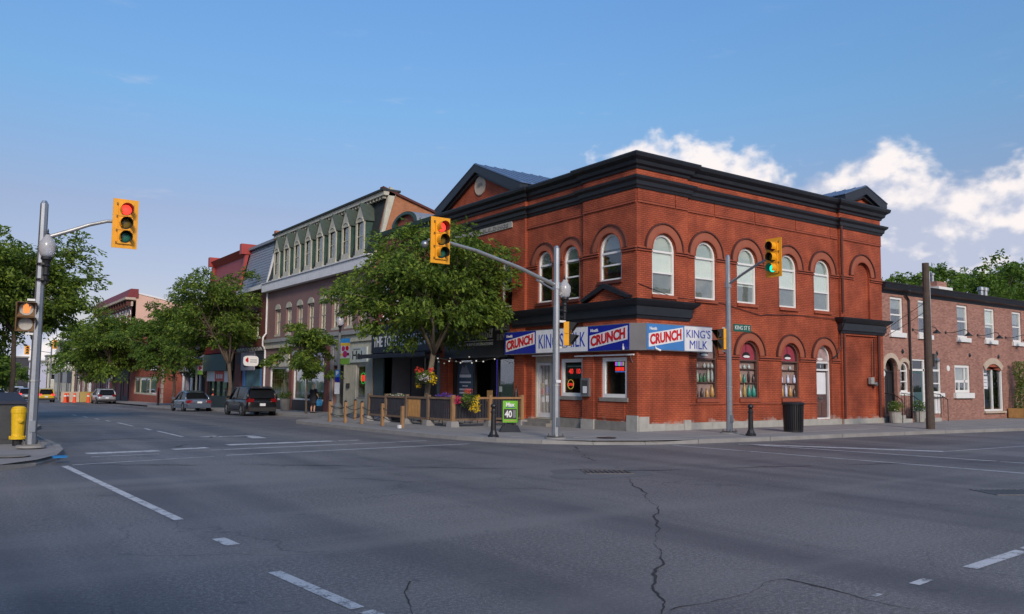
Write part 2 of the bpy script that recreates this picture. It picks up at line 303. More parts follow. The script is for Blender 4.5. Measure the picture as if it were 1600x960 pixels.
# ------------------------------------------------------------------ mesh helpers
class Fr:                       # facade frame: a along the wall, d outward, z up
    def __init__(s, o, a, d): s.o = Vector(o); s.a = Vector(a); s.d = Vector(d); s.flip = (s.a.cross(s.d)).z < 0; s.rs = 1 if Vector(d).cross(Vector((0, 0, 1))).dot(s.a) < 0 else -1
    def __call__(s, a, d, z): return s.o + s.a*a + s.d*d + Vector((0, 0, z))
FL = Fr((0, 0, 0), (0, 1, 0), (-1, 0, 0))       # street side walls, a = Y
FR = Fr((0, 0, 0), (1, 0, 0), (0, -1, 0))       # cross-street walls, a = X
FW = Fr((0, 0, 0), (1, 0, 0), (0, 1, 0))        # plain world
class MB:
    def __init__(s, fr=FW): s.v = []; s.f = []; s.fr = fr
    def pt(s, a, d, z): s.v.append(tuple(s.fr(a, d, z))); return len(s.v)-1
    def face(s, *i): s.f.append(tuple(reversed(i)) if s.fr.flip else tuple(i))
    def quad(s, p): s.face(*[s.pt(*q) for q in p]); return s
    def box(s, a0, a1, d0, d1, z0, z1):
        i = [s.pt(a, d, z) for z in (z0, z1) for d in (d0, d1) for a in (a0, a1)]
        for q in ((0, 2, 3, 1), (4, 5, 7, 6), (0, 1, 5, 4), (1, 3, 7, 5), (3, 2, 6, 7), (2, 0, 4, 6)): s.face(*[i[k] for k in q])
        return s
    def hexa(s, p):                # 8 points: bottom 4 (ccw), top 4
        i = [s.pt(*q) for q in p]
        for q in ((3, 2, 1, 0), (4, 5, 6, 7), (0, 1, 5, 4), (1, 2, 6, 5), (2, 3, 7, 6), (3, 0, 4, 7)): s.face(*[i[k] for k in q])
        return s
    def ext(s, poly, d0, d1, holes=(), back=True):     # poly in (a,z), d1 = front
        loops = [poly]+list(holes)
        def area(L): return sum(p[0]*q[1]-q[0]*p[1] for p, q in zip(L, L[1:]+L[:1]))
        loops = [L if (area(L) > 0) == (k == 0) else L[::-1] for k, L in enumerate(loops)]
        tri = tessellate_polygon([[Vector((p[0], p[1], 0)) for p in L] for L in loops])
        flat = [p for L in loops for p in L]
        fi = [s.pt(p[0], d1, p[1]) for p in flat]; bi = [s.pt(p[0], d0, p[1]) for p in flat]
        for q in tri:
            A, B, C = [flat[k] for k in q]
            cr = (B[0]-A[0])*(C[1]-A[1])-(C[0]-A[0])*(B[1]-A[1])
            if abs(cr) < 1e-12: continue
            q = q if cr < 0 else q[::-1]
            s.face(*[fi[k] for k in q])
            if back: s.face(*[bi[k] for k in q[::-1]])
        o = 0
        for L in loops:
            n = len(L)
            for k in range(n): s.face(fi[o+k], fi[o+(k+1) % n], bi[o+(k+1) % n], bi[o+k])
            o += n
        return s
    def tube(s, pts, rad, n=10, cap=True):
        P = [Vector(p) for p in pts]; rad = rad if hasattr(rad, '__len__') else [rad]*len(P); rings = []
        ref = None
        for k, p in enumerate(P):
            t = (P[min(k+1, len(P)-1)]-P[max(k-1, 0)])
            t = t.normalized() if t.length > 1e-9 else Vector((0, 0, 1))
            if ref is None: ref = Vector((1, 0, 0)) if abs(t.x) < .9 else Vector((0, 1, 0))
            x = (ref-t*ref.dot(t)).normalized(); ref = x; y = t.cross(x)
            rings.append([s.pt(*(p+(x*math.cos(2*math.pi*j/n)+y*math.sin(2*math.pi*j/n))*rad[k])) for j in range(n)])
        for A, B in zip(rings, rings[1:]):
            for j in range(n): s.face(A[j], A[(j+1) % n], B[(j+1) % n], B[j])
        if cap: s.face(*rings[0][::-1]); s.face(*rings[-1])
        return s
    def lathe(s, c, prof, n=16, axis=(0, 0, 1)):       # prof: (r, h) list along axis
        ax = Vector(axis).normalized(); x = (Vector((1, 0, 0)) if abs(ax.x) < .9 else Vector((0, 1, 0))); x = (x-ax*x.dot(ax)).normalized(); y = ax.cross(x); c = Vector(c)
        rings = [[s.pt(*(c+ax*h+(x*math.cos(2*math.pi*j/n)+y*math.sin(2*math.pi*j/n))*max(r, 1e-4))) for j in range(n)] for r, h in prof]
        for A, B in zip(rings, rings[1:]):
            for j in range(n): s.face(A[j], A[(j+1) % n], B[(j+1) % n], B[j])
        s.face(*rings[0][::-1]); s.face(*rings[-1]); return s
    def loft(s, secs, cap=True):
        rings = [[s.pt(*p) for p in sec] for sec in secs]; n = len(rings[0])
        for A, B in zip(rings, rings[1:]):
            for j in range(n): s.face(A[j], A[(j+1) % n], B[(j+1) % n], B[j])
        if cap: s.face(*rings[0][::-1]); s.face(*rings[-1])
        return s
    def sweep(s, prof, path):      # prof [(d,z)] closed ; path plan pts, outward = right of travel
        P = [Vector((p[0], p[1])) for p in path]; rings = []
        for k, p in enumerate(P):
            ns = []
            for A, B in ((k-1, k), (k, k+1)):
                if A >= 0 and B < len(P):
                    t = (P[B]-P[A]).normalized(); ns.append(Vector((t.y, -t.x)))
            nn = ns[0] if len(ns) == 1 else (ns[0]+ns[1])/(1+ns[0].dot(ns[1]))
            rings.append([s.pt(p.x+nn.x*d, p.y+nn.y*d, z) for d, z in prof])
        n = len(prof)
        for A, B in zip(rings, rings[1:]):
            for j in range(n): s.face(A[j], A[(j+1) % n], B[(j+1) % n], B[j])
        s.face(*rings[0][::-1]); s.face(*rings[-1]); return s
    def build(s, name, m, parent=None, smooth=False, fix=False):
        me = bpy.data.meshes.new(name)
        o0 = parent_origin(parent)
        me.from_pydata([(x-o0[0], y-o0[1], z-o0[2]) for x, y, z in s.v], [], s.f)
        me.validate(); 
        if fix:
            import bmesh
            bm = bmesh.new(); bm.from_mesh(me); bmesh.ops.recalc_face_normals(bm, faces=bm.faces); bm.to_mesh(me); bm.free()
        if smooth: me.polygons.foreach_set('use_smooth', [True]*len(me.polygons))
        me.materials.append(M[m] if isinstance(m, str) else m)
        o = bpy.data.objects.new(name, me); COL.objects.link(o)
        if parent: o.parent = parent
        return o
ORG = {}
def parent_origin(p):
    q = p
    while q is not None:
        if q.name in ORG: return ORG[q.name]
        q = q.parent
    return (0, 0, 0)
def thing(name, label, cat, loc=(0, 0, 0), group=None, kind=None):
    o = bpy.data.objects.new(name, None); COL.objects.link(o); o.location = loc; o.empty_display_size = .2; ORG[o.name] = tuple(loc)
    if label: o['label'] = label
    if cat: o['category'] = cat
    if group: o['group'] = group
    if kind: o['kind'] = kind
    return o
def tag(o, label, cat, group=None, kind=None):
    o['label'] = label; o['category'] = cat
    if group: o['group'] = group
    if kind: o['kind'] = kind
    return o
def struct(o): o['kind'] = 'structure'; return o
def share(o, parent, off=(0, 0, 0)):            # copy of a piece that shares its mesh
    c = o.copy(); COL.objects.link(c); c.parent = parent; c.location = Vector(o.location)+Vector(off); return c
def dup(root, loc, rz=0, label=None, s=1.):
    def rec(o, par):
        c = o.copy(); COL.objects.link(c)
        if par: c.parent = par
        for ch in list(o.children): rec(ch, c)
        return c
    r = rec(root, None); r.location = loc; r.rotation_euler = (0, 0, rz); r.scale = (s, s, s)
    if label: r['label'] = label
    return r
def arch(a0, a1, z0, zs, zt=None, n=10):
    c = (a0+a1)/2; h = (a1-a0)/2; zt = zs+h if zt is None else zt
    return [(a0, z0), (a1, z0)]+[(c+h*math.cos(math.pi*k/n), zs+(zt-zs)*math.sin(math.pi*k/n)) for k in range(n+1)]
def rect(a0, a1, z0, z1): return [(a0, z0), (a1, z0), (a1, z1), (a0, z1)]
def inset(poly_fn, e, *a): pass
def ring(mb, c, zs, ri, ro, d0, d1, n=14, rz=None, ang0=0, ang1=math.pi):
    k1 = 1 if rz is None else rz/ro
    o = [(c+ro*math.cos(ang0+(ang1-ang0)*k/n), zs+ro*k1*math.sin(ang0+(ang1-ang0)*k/n)) for k in range(n+1)]
    i = [(c+ri*math.cos(ang0+(ang1-ang0)*k/n), zs+ri*k1*math.sin(ang0+(ang1-ang0)*k/n)) for k in range(n+1)]
    for k in range(n):
        q = [o[k], o[k+1], i[k+1], i[k]]
        mb.hexa([(q[0][0], d0, q[0][1]), (q[3][0], d0, q[3][1]), (q[2][0], d0, q[2][1]), (q[1][0], d0, q[1][1]),
                 (q[0][0], d1, q[0][1]), (q[3][0], d1, q[3][1]), (q[2][0], d1, q[2][1]), (q[1][0], d1, q[1][1])])
    return mb
TXT = {}
def text(s, fr, a, d, z, h, wdt=None, m='letters_white', parent=None, name='lettering', bold=.0, ext=.008, slope=0., align='L', spacing=1., plane=None):
    """letters on a wall; a = left edge as seen (centre if align C); h = cap height; slope lifts the baseline to the right"""
    key = (s, bold, ext, spacing)
    if key not in TXT:
        c = bpy.data.curves.new('t', 'FONT'); c.body = s; c.size = 1; c.offset = bold; c.extrude = .02; c.resolution_u = 3; c.space_character = spacing
        ob = bpy.data.objects.new('t', c); COL.objects.link(ob)
        dg = bpy.context.evaluated_depsgraph_get(); me = bpy.data.meshes.new_from_object(ob.evaluated_get(dg))
        co = np.zeros(len(me.vertices)*3); me.vertices.foreach_get('co', co); co = co.reshape(-1, 3)
        fs = [tuple(p.vertices) for p in me.polygons]
        bpy.data.objects.remove(ob); bpy.data.curves.remove(c); bpy.data.meshes.remove(me); TXT[key] = (co, fs)
    co, fs = TXT[key]; lo = co.min(0); hi = co.max(0)
    sy = h/(hi[1]-lo[1]); sx = sy if wdt is None else wdt/(hi[0]-lo[0]); W = (hi[0]-lo[0])*sx
    x = (co[:, 0]-lo[0])*sx-(W/2 if align == 'C' else 0); y = (co[:, 1]-lo[1])*sy+slope*(x+(W/2 if align == 'C' else 0)); q = (co[:, 2]-lo[2])/(hi[2]-lo[2])*ext
    mb = MB(fr); sgn = fr.rs
    for X, Y, Q in zip(x, y, q): mb.pt(a+sgn*X, d+Q, z+Y)
    mb.f = list(fs)
    return mb.build(name, m, parent)
# ------------------------------------------------------------------ ground, road, pavements
YS = [-60, -24, -2, 2.8, 7.5, 14, 20, 28, 36, 43, 50, 62, 74, 85, 102, 120, 150, 180, 250, 320]
def sheet(name, m, xs, ys, dz=0., parent=None):
    mb = MB(); idx = {}
    for i, x in enumerate(xs):
        for j, y in enumerate(ys): idx[i, j] = mb.pt(x, y, gz(y)+dz)
    for i in range(len(xs)-1):
        for j in range(len(ys)-1): mb.face(idx[i, j], idx[i+1, j], idx[i+1, j+1], idx[i, j+1])
    return mb.build(name, m, parent)
g = struct(sheet('ground', 'grass', [-2500, -60, 60, 2500], [-2500, -60]+YS[1:]+[400, 2800], -.06))
road = struct(sheet('road', 'asphalt', [-90, -20, 0, 40, 110], YS, 0.))
def clip(poly, y, above):          # clip plan polygon by y
    out = []
    for p, q in zip(poly, poly[1:]+poly[:1]):
        ip = (p[1] >= y) == above or p[1] == y; iq = (q[1] >= y) == above or q[1] == y
        if ip: out.append(p)
        if ip != iq:
            t_ = (y-p[1])/(q[1]-p[1]); out.append((p[0]+(q[0]-p[0])*t_, y))
    return out
def paved(name, m, poly, h, parent=None):
    mb = MB()
    for ya, yb in zip(YS, YS[1:]):
        c = clip(clip(poly, ya, True), yb, False)
        c = [p for k, p in enumerate(c) if math.dist(p, c[k-1]) > 1e-6]
        if len(c) < 3: continue
        for q in tessellate_polygon([[Vector((x, y, 0)) for x, y in c]]):
            A, B, C = [c[k] for k in q]; cr = (B[0]-A[0])*(C[1]-A[1])-(C[0]-A[0])*(B[1]-A[1])
            if abs(cr) < 1e-9: continue
            mb.face(*[mb.pt(c[k][0], c[k][1], gz(c[k][1])+h) for k in (q if cr > 0 else q[::-1])])
    return mb.build(name, m, parent)
def dense(path, step):
    out = []
    for p, q in zip(path, path[1:]):
        n = max(1, int(math.dist(p, q)/step)); out += [(p[0]+(q[0]-p[0])*k/n, p[1]+(q[1]-p[1])*k/n) for k in range(n)]
    return out+[path[-1]]
def kerb(path, parent, inward=1, w_=.16, low=()):
    """kerb stones along a path, one object per length; 'low' marks the dropped crossing"""
    pts = dense(path, 1.9)
    nr = []
    for k in range(len(pts)):
        a = pts[max(k-1, 0)]; b = pts[min(k+1, len(pts)-1)]; L_ = math.dist(a, b); nr.append((-(b[1]-a[1])/L_*inward, (b[0]-a[0])/L_*inward))
    for k in range(len(pts)-1):
        if pts[k][1] > 62: continue
        p, q = pts[k], pts[k+1]; e = .008
        p = (p[0]+(q[0]-p[0])*e, p[1]+(q[1]-p[1])*e); n0, n1 = nr[k], nr[k+1]
        hp = KH+.004 if not any(math.dist(p, c) < r_ for *c, r_ in low) else KH*.42
        hq = KH+.004 if not any(math.dist(q, c) < r_ for *c, r_ in low) else KH*.42
        P = [(p[0], p[1]), (q[0], q[1]), (q[0]+n1[0]*w_, q[1]+n1[1]*w_), (p[0]+n0[0]*w_, p[1]+n0[1]*w_)]
        H = [hp-.012, hq-.012, KH+.004, KH+.004]
        MB().hexa([(x, y, gz(y)-.03) for x, y in P]+[(x, y, gz(y)+h_) for (x, y), h_ in zip(P, H)]).build('kerb_stone', 'concrete_kerb', parent, fix=True)
KERB = [(-3.75, 318), (-3.75, 18.9), (-4.4, 17.6), (-6.4, 15.6), (-6.75, 14.6), (-6.75, 3), (-6.6, 1.2), (-6.2, -.4), (-5.5, -1.75), (-4.4, -2.75), (-3.0, -3.45), (-1.2, -3.85), (1.8, -4.15), (5.5, -4.3), (9, -4.55), (16.4, -5.3), (45, -7.2), (105, -7.2)]
side = struct(paved('sidewalk', 'concrete', KERB+[(105, 20), (20, 20), (20, 318)], KH-.008))
kerb(KERB[:17], side, 1, low=[(-3.6, -3.15, 1.5)])
random.seed(4)
def inside(x, y, poly):
    c = False
    for (a, b), (a2, b2) in zip(poly, poly[1:]+poly[:1]):
        if (b > y) != (b2 > y) and x < (a2-a)*(y-b)/(b2-b)+a: c = not c
    return c
SP = KERB+[(105, 20), (20, 20), (20, 318)]
def slab(x0, x1, y0, y1, poly, parent):
    if not all(inside(x+sx*.17, y+sy*.17, poly) for x, sx in ((x0, -1), (x1, 1)) for y, sy in ((y0, -1), (y1, 1))): return
    e = .009; h0, h1 = [KH+random.uniform(-.002, .003) for _ in range(2)]
    P = [(x0+e, y0+e), (x1-e, y0+e), (x1-e, y1-e), (x0+e, y1-e)]
    MB().hexa([(x, y, gz(y)+KH-.02) for x, y in P]+[(x, y, gz(y)+(h0 if k < 2 else h1)) for k, (x, y) in enumerate(P)]).build('paving_slab', 'concrete_slab', parent)
for i in range(5):
    for j in range(-3, 22): slab(-6.75+i*1.35, -5.4+i*1.35, j*1.4-.05, j*1.4+1.35, SP, side)
for i in range(-3, 24):
    for j in range(3): slab(i*1.45-.05, i*1.45+1.4, -4.35+j*1.45, -2.9+j*1.45, SP, side) if i >= 0 else None
# near-left corner pavement
KL = [(-16.6, 318), (-16.6, 15), (-17.1, 12.5), (-17.3, 9), (-17.3, 3.2), (-17.42, 1.4), (-17.75, -.4), (-18.25, -1.6), (-19.0, -2.5), (-20.2, -3.1), (-22, -3.35), (-60, -3.6)]
sidel = struct(paved('sidewalk', 'concrete', KL+[(-60, 318)], KH-.008))
kerb(KL, sidel, -1, low=[(-17.9, -.6, 1.1)])
for i in range(4):
    for j in range(-3, 22): slab(-17.5-(i+1)*1.4, -17.5-i*1.4, j*1.4, j*1.4+1.4, KL+[(-60, 318)], sidel)
struct(paved('lawn', 'grass', [(-22.8, 318), (-22.8, 30), (-59, 30), (-59, 318)], KH+.01))
MB().box(-17.92, -17.66, -1.32, -1.02, KH-.02, KH+.01).build('blue_marking', mat('blue_paint', (.0, .16, .42), .6), sidel)
def disc(c, r, z, m, name, par=None, n=20): return MB().lathe((c[0], c[1], z), [(r, 0), (r, .008)], n).build(name, m, par)
tag(disc((-18.6, -.6), .34, KH+.002, 'stone_dark', 'utility_cover'), 'round dark utility cover in the pavement beside the yellow hydrant', 'cover')
tag(disc((-3.3, -2.1), .3, KH+.002, 'iron_black', 'utility_cover'), 'round black utility cover set in the pavement at the building corner', 'cover')
# paint: each stripe a thin sheet 4 mm over the road
def stripe(p, q, w_, m='road_paint', name='road_marking', par=None):
    L_ = math.dist(p, q); n = (-(q[1]-p[1])/L_*w_/2, (q[0]-p[0])/L_*w_/2); mb = MB(); k = max(1, int(L_/2)); prev = None
    for i in range(k+1):
        x = p[0]+(q[0]-p[0])*i/k; y = p[1]+(q[1]-p[1])*i/k
        jw = 1+random.uniform(-.07, .07)
        cur = [mb.pt(x-n[0]*jw, y-n[1]*jw, gz(y)+.005), mb.pt(x+n[0]*jw, y+n[1]*jw, gz(y)+.005)]
        if prev: mb.face(prev[0], cur[0], cur[1], prev[1])
        prev = cur
    return mb.build(name, m, road, fix=True)
for p, q, w_ in [((-17.78, -2.0), (-17.4, -9.8), .13), ((-17.33, -11.3), (-17.30, -11.75), .15), ((-17.35, -13.2), (-17.22, -14.75), .12), ((-17.2, -14.86), (-17.0, -16.4), .13),
                 ((-13.25, 2.54), (-10.05, 2.63), .40), ((-9.9, 2.64), (-9.2, 2.66), .2), ((-16.95, 1.25), (-15.3, 1.3), .38), ((-14.9, 1.6), (-14.0, 1.75), .35),
                 ((-10.24, -16.6), (-11.6, -16.7), .13), ((-12.42, -16.72), (-12.72, -16.75), .10), ((-13.3, -16.77), (-13.42, -16.78), .05), ((-10.1, -16.58), (-8, -16.45), .13),
                 ((-.25, -4.6), (2.72, -9.18), .36)]: stripe(p, q, w_)
for p, q, w_ in [((-14.15, .81), (-7.6, 1.3), .15), ((-14.3, -1.03), (-7.3, -.62), .15), ((-17.0, .12), (-15.5, .24), .10), ((-17.62, -1.83), (-14.62, -1.19), .10),
                 ((-2.4, -3.95), (-1.35, -13.9), .15), ((-.2, -4.55), (1.2, -12.9), .15), ((2.72, -9.18), (40, -10.6), .10), ((-12.0, 13.5), (-10.4, 13.3), .1)]: stripe(p, q, w_, 'road_paint_faint')
for y0, y1 in [(7.2, 11.2), (11.9, 13.3), (15.3, 19.0), (20.6, 22.0), (23.6, 25.2), (27.3, 29.2), (31.5, 33.4)]: stripe((-13.34, y0), (-13.28, y1), .13)
# turn arrow
mb = MB(); z_ = .005
for q in ([(-12.9, 6.95), (-12.3, 6.3), (-12.3, 7.2)], [(-12.3, 6.62), (-11.2, 6.45), (-11.2, 6.75), (-12.3, 6.88)], [(-11.55, 6.0), (-11.25, 6.0), (-11.2, 6.5), (-11.5, 6.5)], [(-11.75, 5.0), (-11.3, 5.0), (-11.2, 6.1), (-11.6, 6.1)]):
    mb.f.append(tuple(mb.pt(x, y, gz(y)+z_) for x, y in q)); z_ += .001
mb.build('turn_arrow', 'road_paint', road, fix=True)
# cracks (thin ragged strips) and sealed seams
def crack(pts, w_=.03, seed=0, m='crack', jit=.10):
    random.seed(seed); P = dense(pts, .085); ph = [random.uniform(0, 6.3) for _ in range(4)]; mb = MB(); prev = None
    for k, (x, y) in enumerate(P):
        a = P[max(k-1, 0)]; b = P[min(k+1, len(P)-1)]; L_ = math.dist(a, b) or 1; n = (-(b[1]-a[1])/L_, (b[0]-a[0])/L_)
        o = jit*(.35*math.sin(k*.31+ph[0])+.22*math.sin(k*.83+ph[1])+random.uniform(-.16, .16)) if 0 < k < len(P)-1 else 0; hw = w_*max(.06, .30+.25*math.sin(k*.17+ph[2])+random.uniform(-.14, .16))
        cur = [mb.pt(x+n[0]*(o-hw), y+n[1]*(o-hw), gz(y)+.006), mb.pt(x+n[0]*(o+hw), y+n[1]*(o+hw), gz(y)+.006)]
        if prev: mb.face(prev[0], cur[0], cur[1], prev[1])
        prev = cur
    return mb.build('crack', m, road, fix=True)
crack([(-14.2, -6.5), (-13.2, -7.4), (-12.6, -9.0), (-11.2, -10.2)], .016, 23, jit=.2)
crack([(-9.25, -9.3), (-10.44, -10.98), (-11.55, -12.4), (-12.78, -13.59), (-13.81, -14.66), (-14.79, -15.58), (-15.32, -16.17)], .026, 1, jit=.085)
crack([(-5.3, -2.93), (-6.6, -4.9), (-7.6, -6.4)], .03, 2, jit=.2)
crack([(-13.53, -16.0), (-13.54, -16.65), (-13.56, -17.6), (-13.6, -18.6)], .028, 3, jit=.06)
crack([(-15.2, -16.14), (-14.33, -16.14), (-13.77, -15.97), (-13.53, -16.0)], .016, 4, jit=.05)
crack([(-17.1, -15.5), (-16.9, -15.0), (-16.70, -14.60), (-16.46, -14.2)], .014, 5, jit=.05)
crack([(-18.2, -1.22), (-16.5, -2.5), (-13.87, -3.96), (-10.21, -6.92), (-7, -9.2)], .05, 6, jit=.08)
crack([(-17.0, 6.4), (-15.2, 6.9), (-12.87, 6.32), (-10.6, 8.2)], .09, 7, jit=.3)
crack([(-8.6, -8.4), (-3, -10), (4, -12.5)], .05, 8, jit=.1)
crack([(-17.2, 4.5), (-17.15, 8.5), (-17.05, 12)], .05, 9, jit=.05)
crack([(-15.0, 4.2), (-14.2, 3.3), (-14.6, 2.4)], .05, 10, jit=.1)
mat('oil_stain', (.045, .045, .05), .45, var=.4, vs=4)
def make_grate(c, ux, label):
    ux = Vector((ux[0], ux[1], 0)).normalized(); uy = Vector((-ux.y, ux.x, 0)); fr = Fr((c[0], c[1], .0), ux, uy)
    o = thing('drain_grate', label, 'grate', (c[0], c[1], 0))
    MB(fr).box(-.45, .45, -.32, .32, -.02, .004).build('pit', 'crack', o)
    f = MB(fr); f.box(-.48, .48, -.35, -.30, 0, .012); f.box(-.48, .48, .30, .35, 0, .012); f.box(-.48, -.43, -.299, .299, 0, .012); f.box(.43, .48, -.299, .299, 0, .012); f.build('rim', 'steel_bolt', o)
    for k in range(8): MB(fr).box(-.39+k*.1, -.34+k*.1, -.299, .299, 0, .011).build('bar', 'steel_bolt', o)
make_grate((-8.9, -8.36), (.8, -.45), 'iron drain grate in the asphalt below the corner shop')
make_grate((-5.0, -14.2), (.8, -.45), 'iron drain grate in the asphalt at the right edge')
mb = MB(); mb.f.append(tuple(mb.pt(-9.15+1.25*math.cos(k*.5)*(1+.18*math.sin(k*2.1)), -8.5+.85*math.sin(k*.5)*(1+.2*math.cos(k*1.7)), .0035) for k in range(12))); mb.build('asphalt_patch', 'asphalt_patch', road, fix=True)

# ------------------------------------------------------------------ windows and doors
def ring_poly(mb, outer, inner, d0, d1):      # frame between two loops with the same number of points
    n = len(outer); idx = [[mb.pt(p[0], d, p[1]) for p in L] for L in (outer, inner) for d in (d0, d1)]
    o0, o1, i0, i1 = idx
    for k in range(n):
        j = (k+1) % n
        mb.f += [(o1[k], o1[j], i1[j], i1[k]), (i1[k], i1[j], i0[j], i0[k]), (o0[k], o0[j], o1[j], o1[k])]
    return mb
def shrink(c, loop, e, z0, z1):
    """inset an opening loop by e"""
    a0 = min(p[0] for p in loop); a1 = max(p[0] for p in loop); zz0 = min(p[1] for p in loop); zz1 = max(p[1] for p in loop)
    ca = (a0+a1)/2; cz = (zz0+zz1)/2; kx = ((a1-a0)-2*e)/(a1-a0); kz = ((zz1-zz0)-2*e)/(zz1-zz0)
    return [(ca+(p[0]-ca)*kx, cz+(p[1]-cz)*kz) for p in loop]
def window(par, fr, loop, d, fw=.07, rails=(), posts=(), frame='white_frame', blind=None, blind_to=.5, bm='blind', pane='glass', sill=None, sillm='moulding_red', room='room', name='window', pane_m=None):
    a0 = min(p[0] for p in loop); a1 = max(p[0] for p in loop); z0 = min(p[1] for p in loop); z1 = max(p[1] for p in loop)
    inn = shrink(None, loop, fw, 0, 0)
    mb = MB(fr); ring_poly(mb, loop, inn, d-.10, d)
    for z, h in rails: mb.box(a0+fw*.9, a1-fw*.9, d-.07, d-.012, z-h/2, z+h/2)
    for a, h, zz0, zz1 in posts: mb.box(a-h/2, a+h/2, d-.07, d-.012, zz0, zz1)
    w_ = mb.build(name, frame, par, fix=True)
    MB(fr).ext(shrink(None, loop, fw*.85, 0, 0), d-.058, d-.05).build('pane', pane_m or pane, w_)
    if blind:
        zb = z1-fw-(z1-z0-2*fw)*blind_to
        lp = [(p[0], max(p[1], zb)) for p in shrink(None, loop, fw*.9, 0, 0)]
        lp = [p for k, p in enumerate(lp) if math.dist(p, lp[k-1]) > 1e-5]
        MB(fr).ext(lp, d-.115, d-.10).build('blind', bm, w_)
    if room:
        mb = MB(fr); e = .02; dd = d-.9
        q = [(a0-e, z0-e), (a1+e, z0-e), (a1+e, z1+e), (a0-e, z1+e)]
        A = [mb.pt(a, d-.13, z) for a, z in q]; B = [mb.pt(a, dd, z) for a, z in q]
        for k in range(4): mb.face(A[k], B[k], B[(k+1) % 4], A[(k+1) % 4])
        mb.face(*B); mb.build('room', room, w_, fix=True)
    if sill: MB(fr).box(a0-sill[0], a1+sill[0], sill[3] if len(sill) > 3 else d-.05, d+sill[1], z0-sill[2], z0-.002).build('sill', sillm, w_)
    return w_
# ------------------------------------------------------------------ the corner shop building
CB = thing('corner_building', 'two-storey red brick corner building with black cornices and white arched windows', 'building', (5, 5, KH))
DR = -.12           # recessed bays
ZT = 9.9
# right (cross-street) face
UW = [1.34, 3.70, 6.11, 8.74, 11.11]
def upw(c, hw=.585, z0=4.97, zs=6.61): return arch(c-hw, c+hw, z0, zs)
GW = [3.74, 6.19, 8.81]
gwl = [arch(c-.57, c+.57, 1.24, 2.93) for c in GW]; drl = arch(10.59, 11.68, .34, 2.94)
MB(FR).ext(rect(.003, 2.62, .1, ZT), -.42, 0, [upw(UW[0])], back=False).build('wall', 'brick_red', CB)
MB(FR).ext(rect(2.62, 12.3, .1, ZT), -.42, DR, [upw(c) for c in UW[1:]]+gwl+[drl], back=False).build('wall', 'brick_red', CB)
bl = arch(13.32, 14.56, 4.78, 6.7)
MB(FR).ext(rect(12.3, 15.55, .1, ZT), -.42, 0, [bl, rect(12.62, 15.05, .45, 4.0)], back=False).build('wall', 'brick_red', CB)
MB(FR).ext(bl, -.2, -.10).build('blind_arch_panel', 'brick_red', CB)
MB(FR).ext(rect(12.6, 15.08, .42, 4.02), -.2, -.10).build('recessed_panel', 'brick_red', CB)
for k, c in enumerate(UW):
    d = -.06 if k == 0 else DR-.06
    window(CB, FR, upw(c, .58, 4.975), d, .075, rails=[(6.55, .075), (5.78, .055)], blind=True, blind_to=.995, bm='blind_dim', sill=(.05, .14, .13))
    MB(FR).box(c-.50, c+.50, d-.098, d-.085, [5.80, 5.80, 5.66, 5.76, 5.82][k], 6.53).build('roller_blind', 'blind', CB); MB(FR).ext(arch(c-.505, c+.505, 6.57, 6.61, 7.10), d-.098, d-.085).build('arch_blind', 'blind_sage', CB)
# window blinds behind the arched lights are paler; display windows hold painted shelves of bottles
BOT = {}
def bottle_mesh(kind):
    prof = {0: [(.0, 0), (.045, 0), (.052, .02), (.052, .17), (.02, .235), (.018, .30), (.0, .30)],
            1: [(.0, 0), (.05, 0), (.075, .10), (.06, .26), (.022, .34), (.022, .40), (.0, .40)],
            2: [(.0, 0), (.06, 0), (.07, .05), (.07, .12), (.03, .17), (.025, .21), (.0, .21)],
            3: [(.0, 0), (.03, 0), (.05, .12), (.045, .3), (.015, .40), (.015, .46), (.0, .46)]}[kind]
    return prof
pal = {'w': (.48, .52, .50), 'g': (.03, .14, .07), 'y': (.38, .28, .09), 'o': (.40, .23, .08), 't': (.03, .22, .18), 'p': (.35, .42, .42), 'b': (.50, .55, .72), 'd': (.05, .03, .03), 'l': (.42, .52, .40)}
for k_, c_ in pal.items(): mat('bottle_'+k_, c_, .35, var=.2, vs=9)
mat('mural_brown', (.27, .19, .17), .8, var=.3, vs=4); mat('mural_crimson', (.27, .035, .06), .75, var=.25, vs=5); mat('mural_grey', (.34, .25, .25), .75, var=.4, vs=5); mat('frame_brown', (.11, .055, .045), .7, var=.3, vs=6)
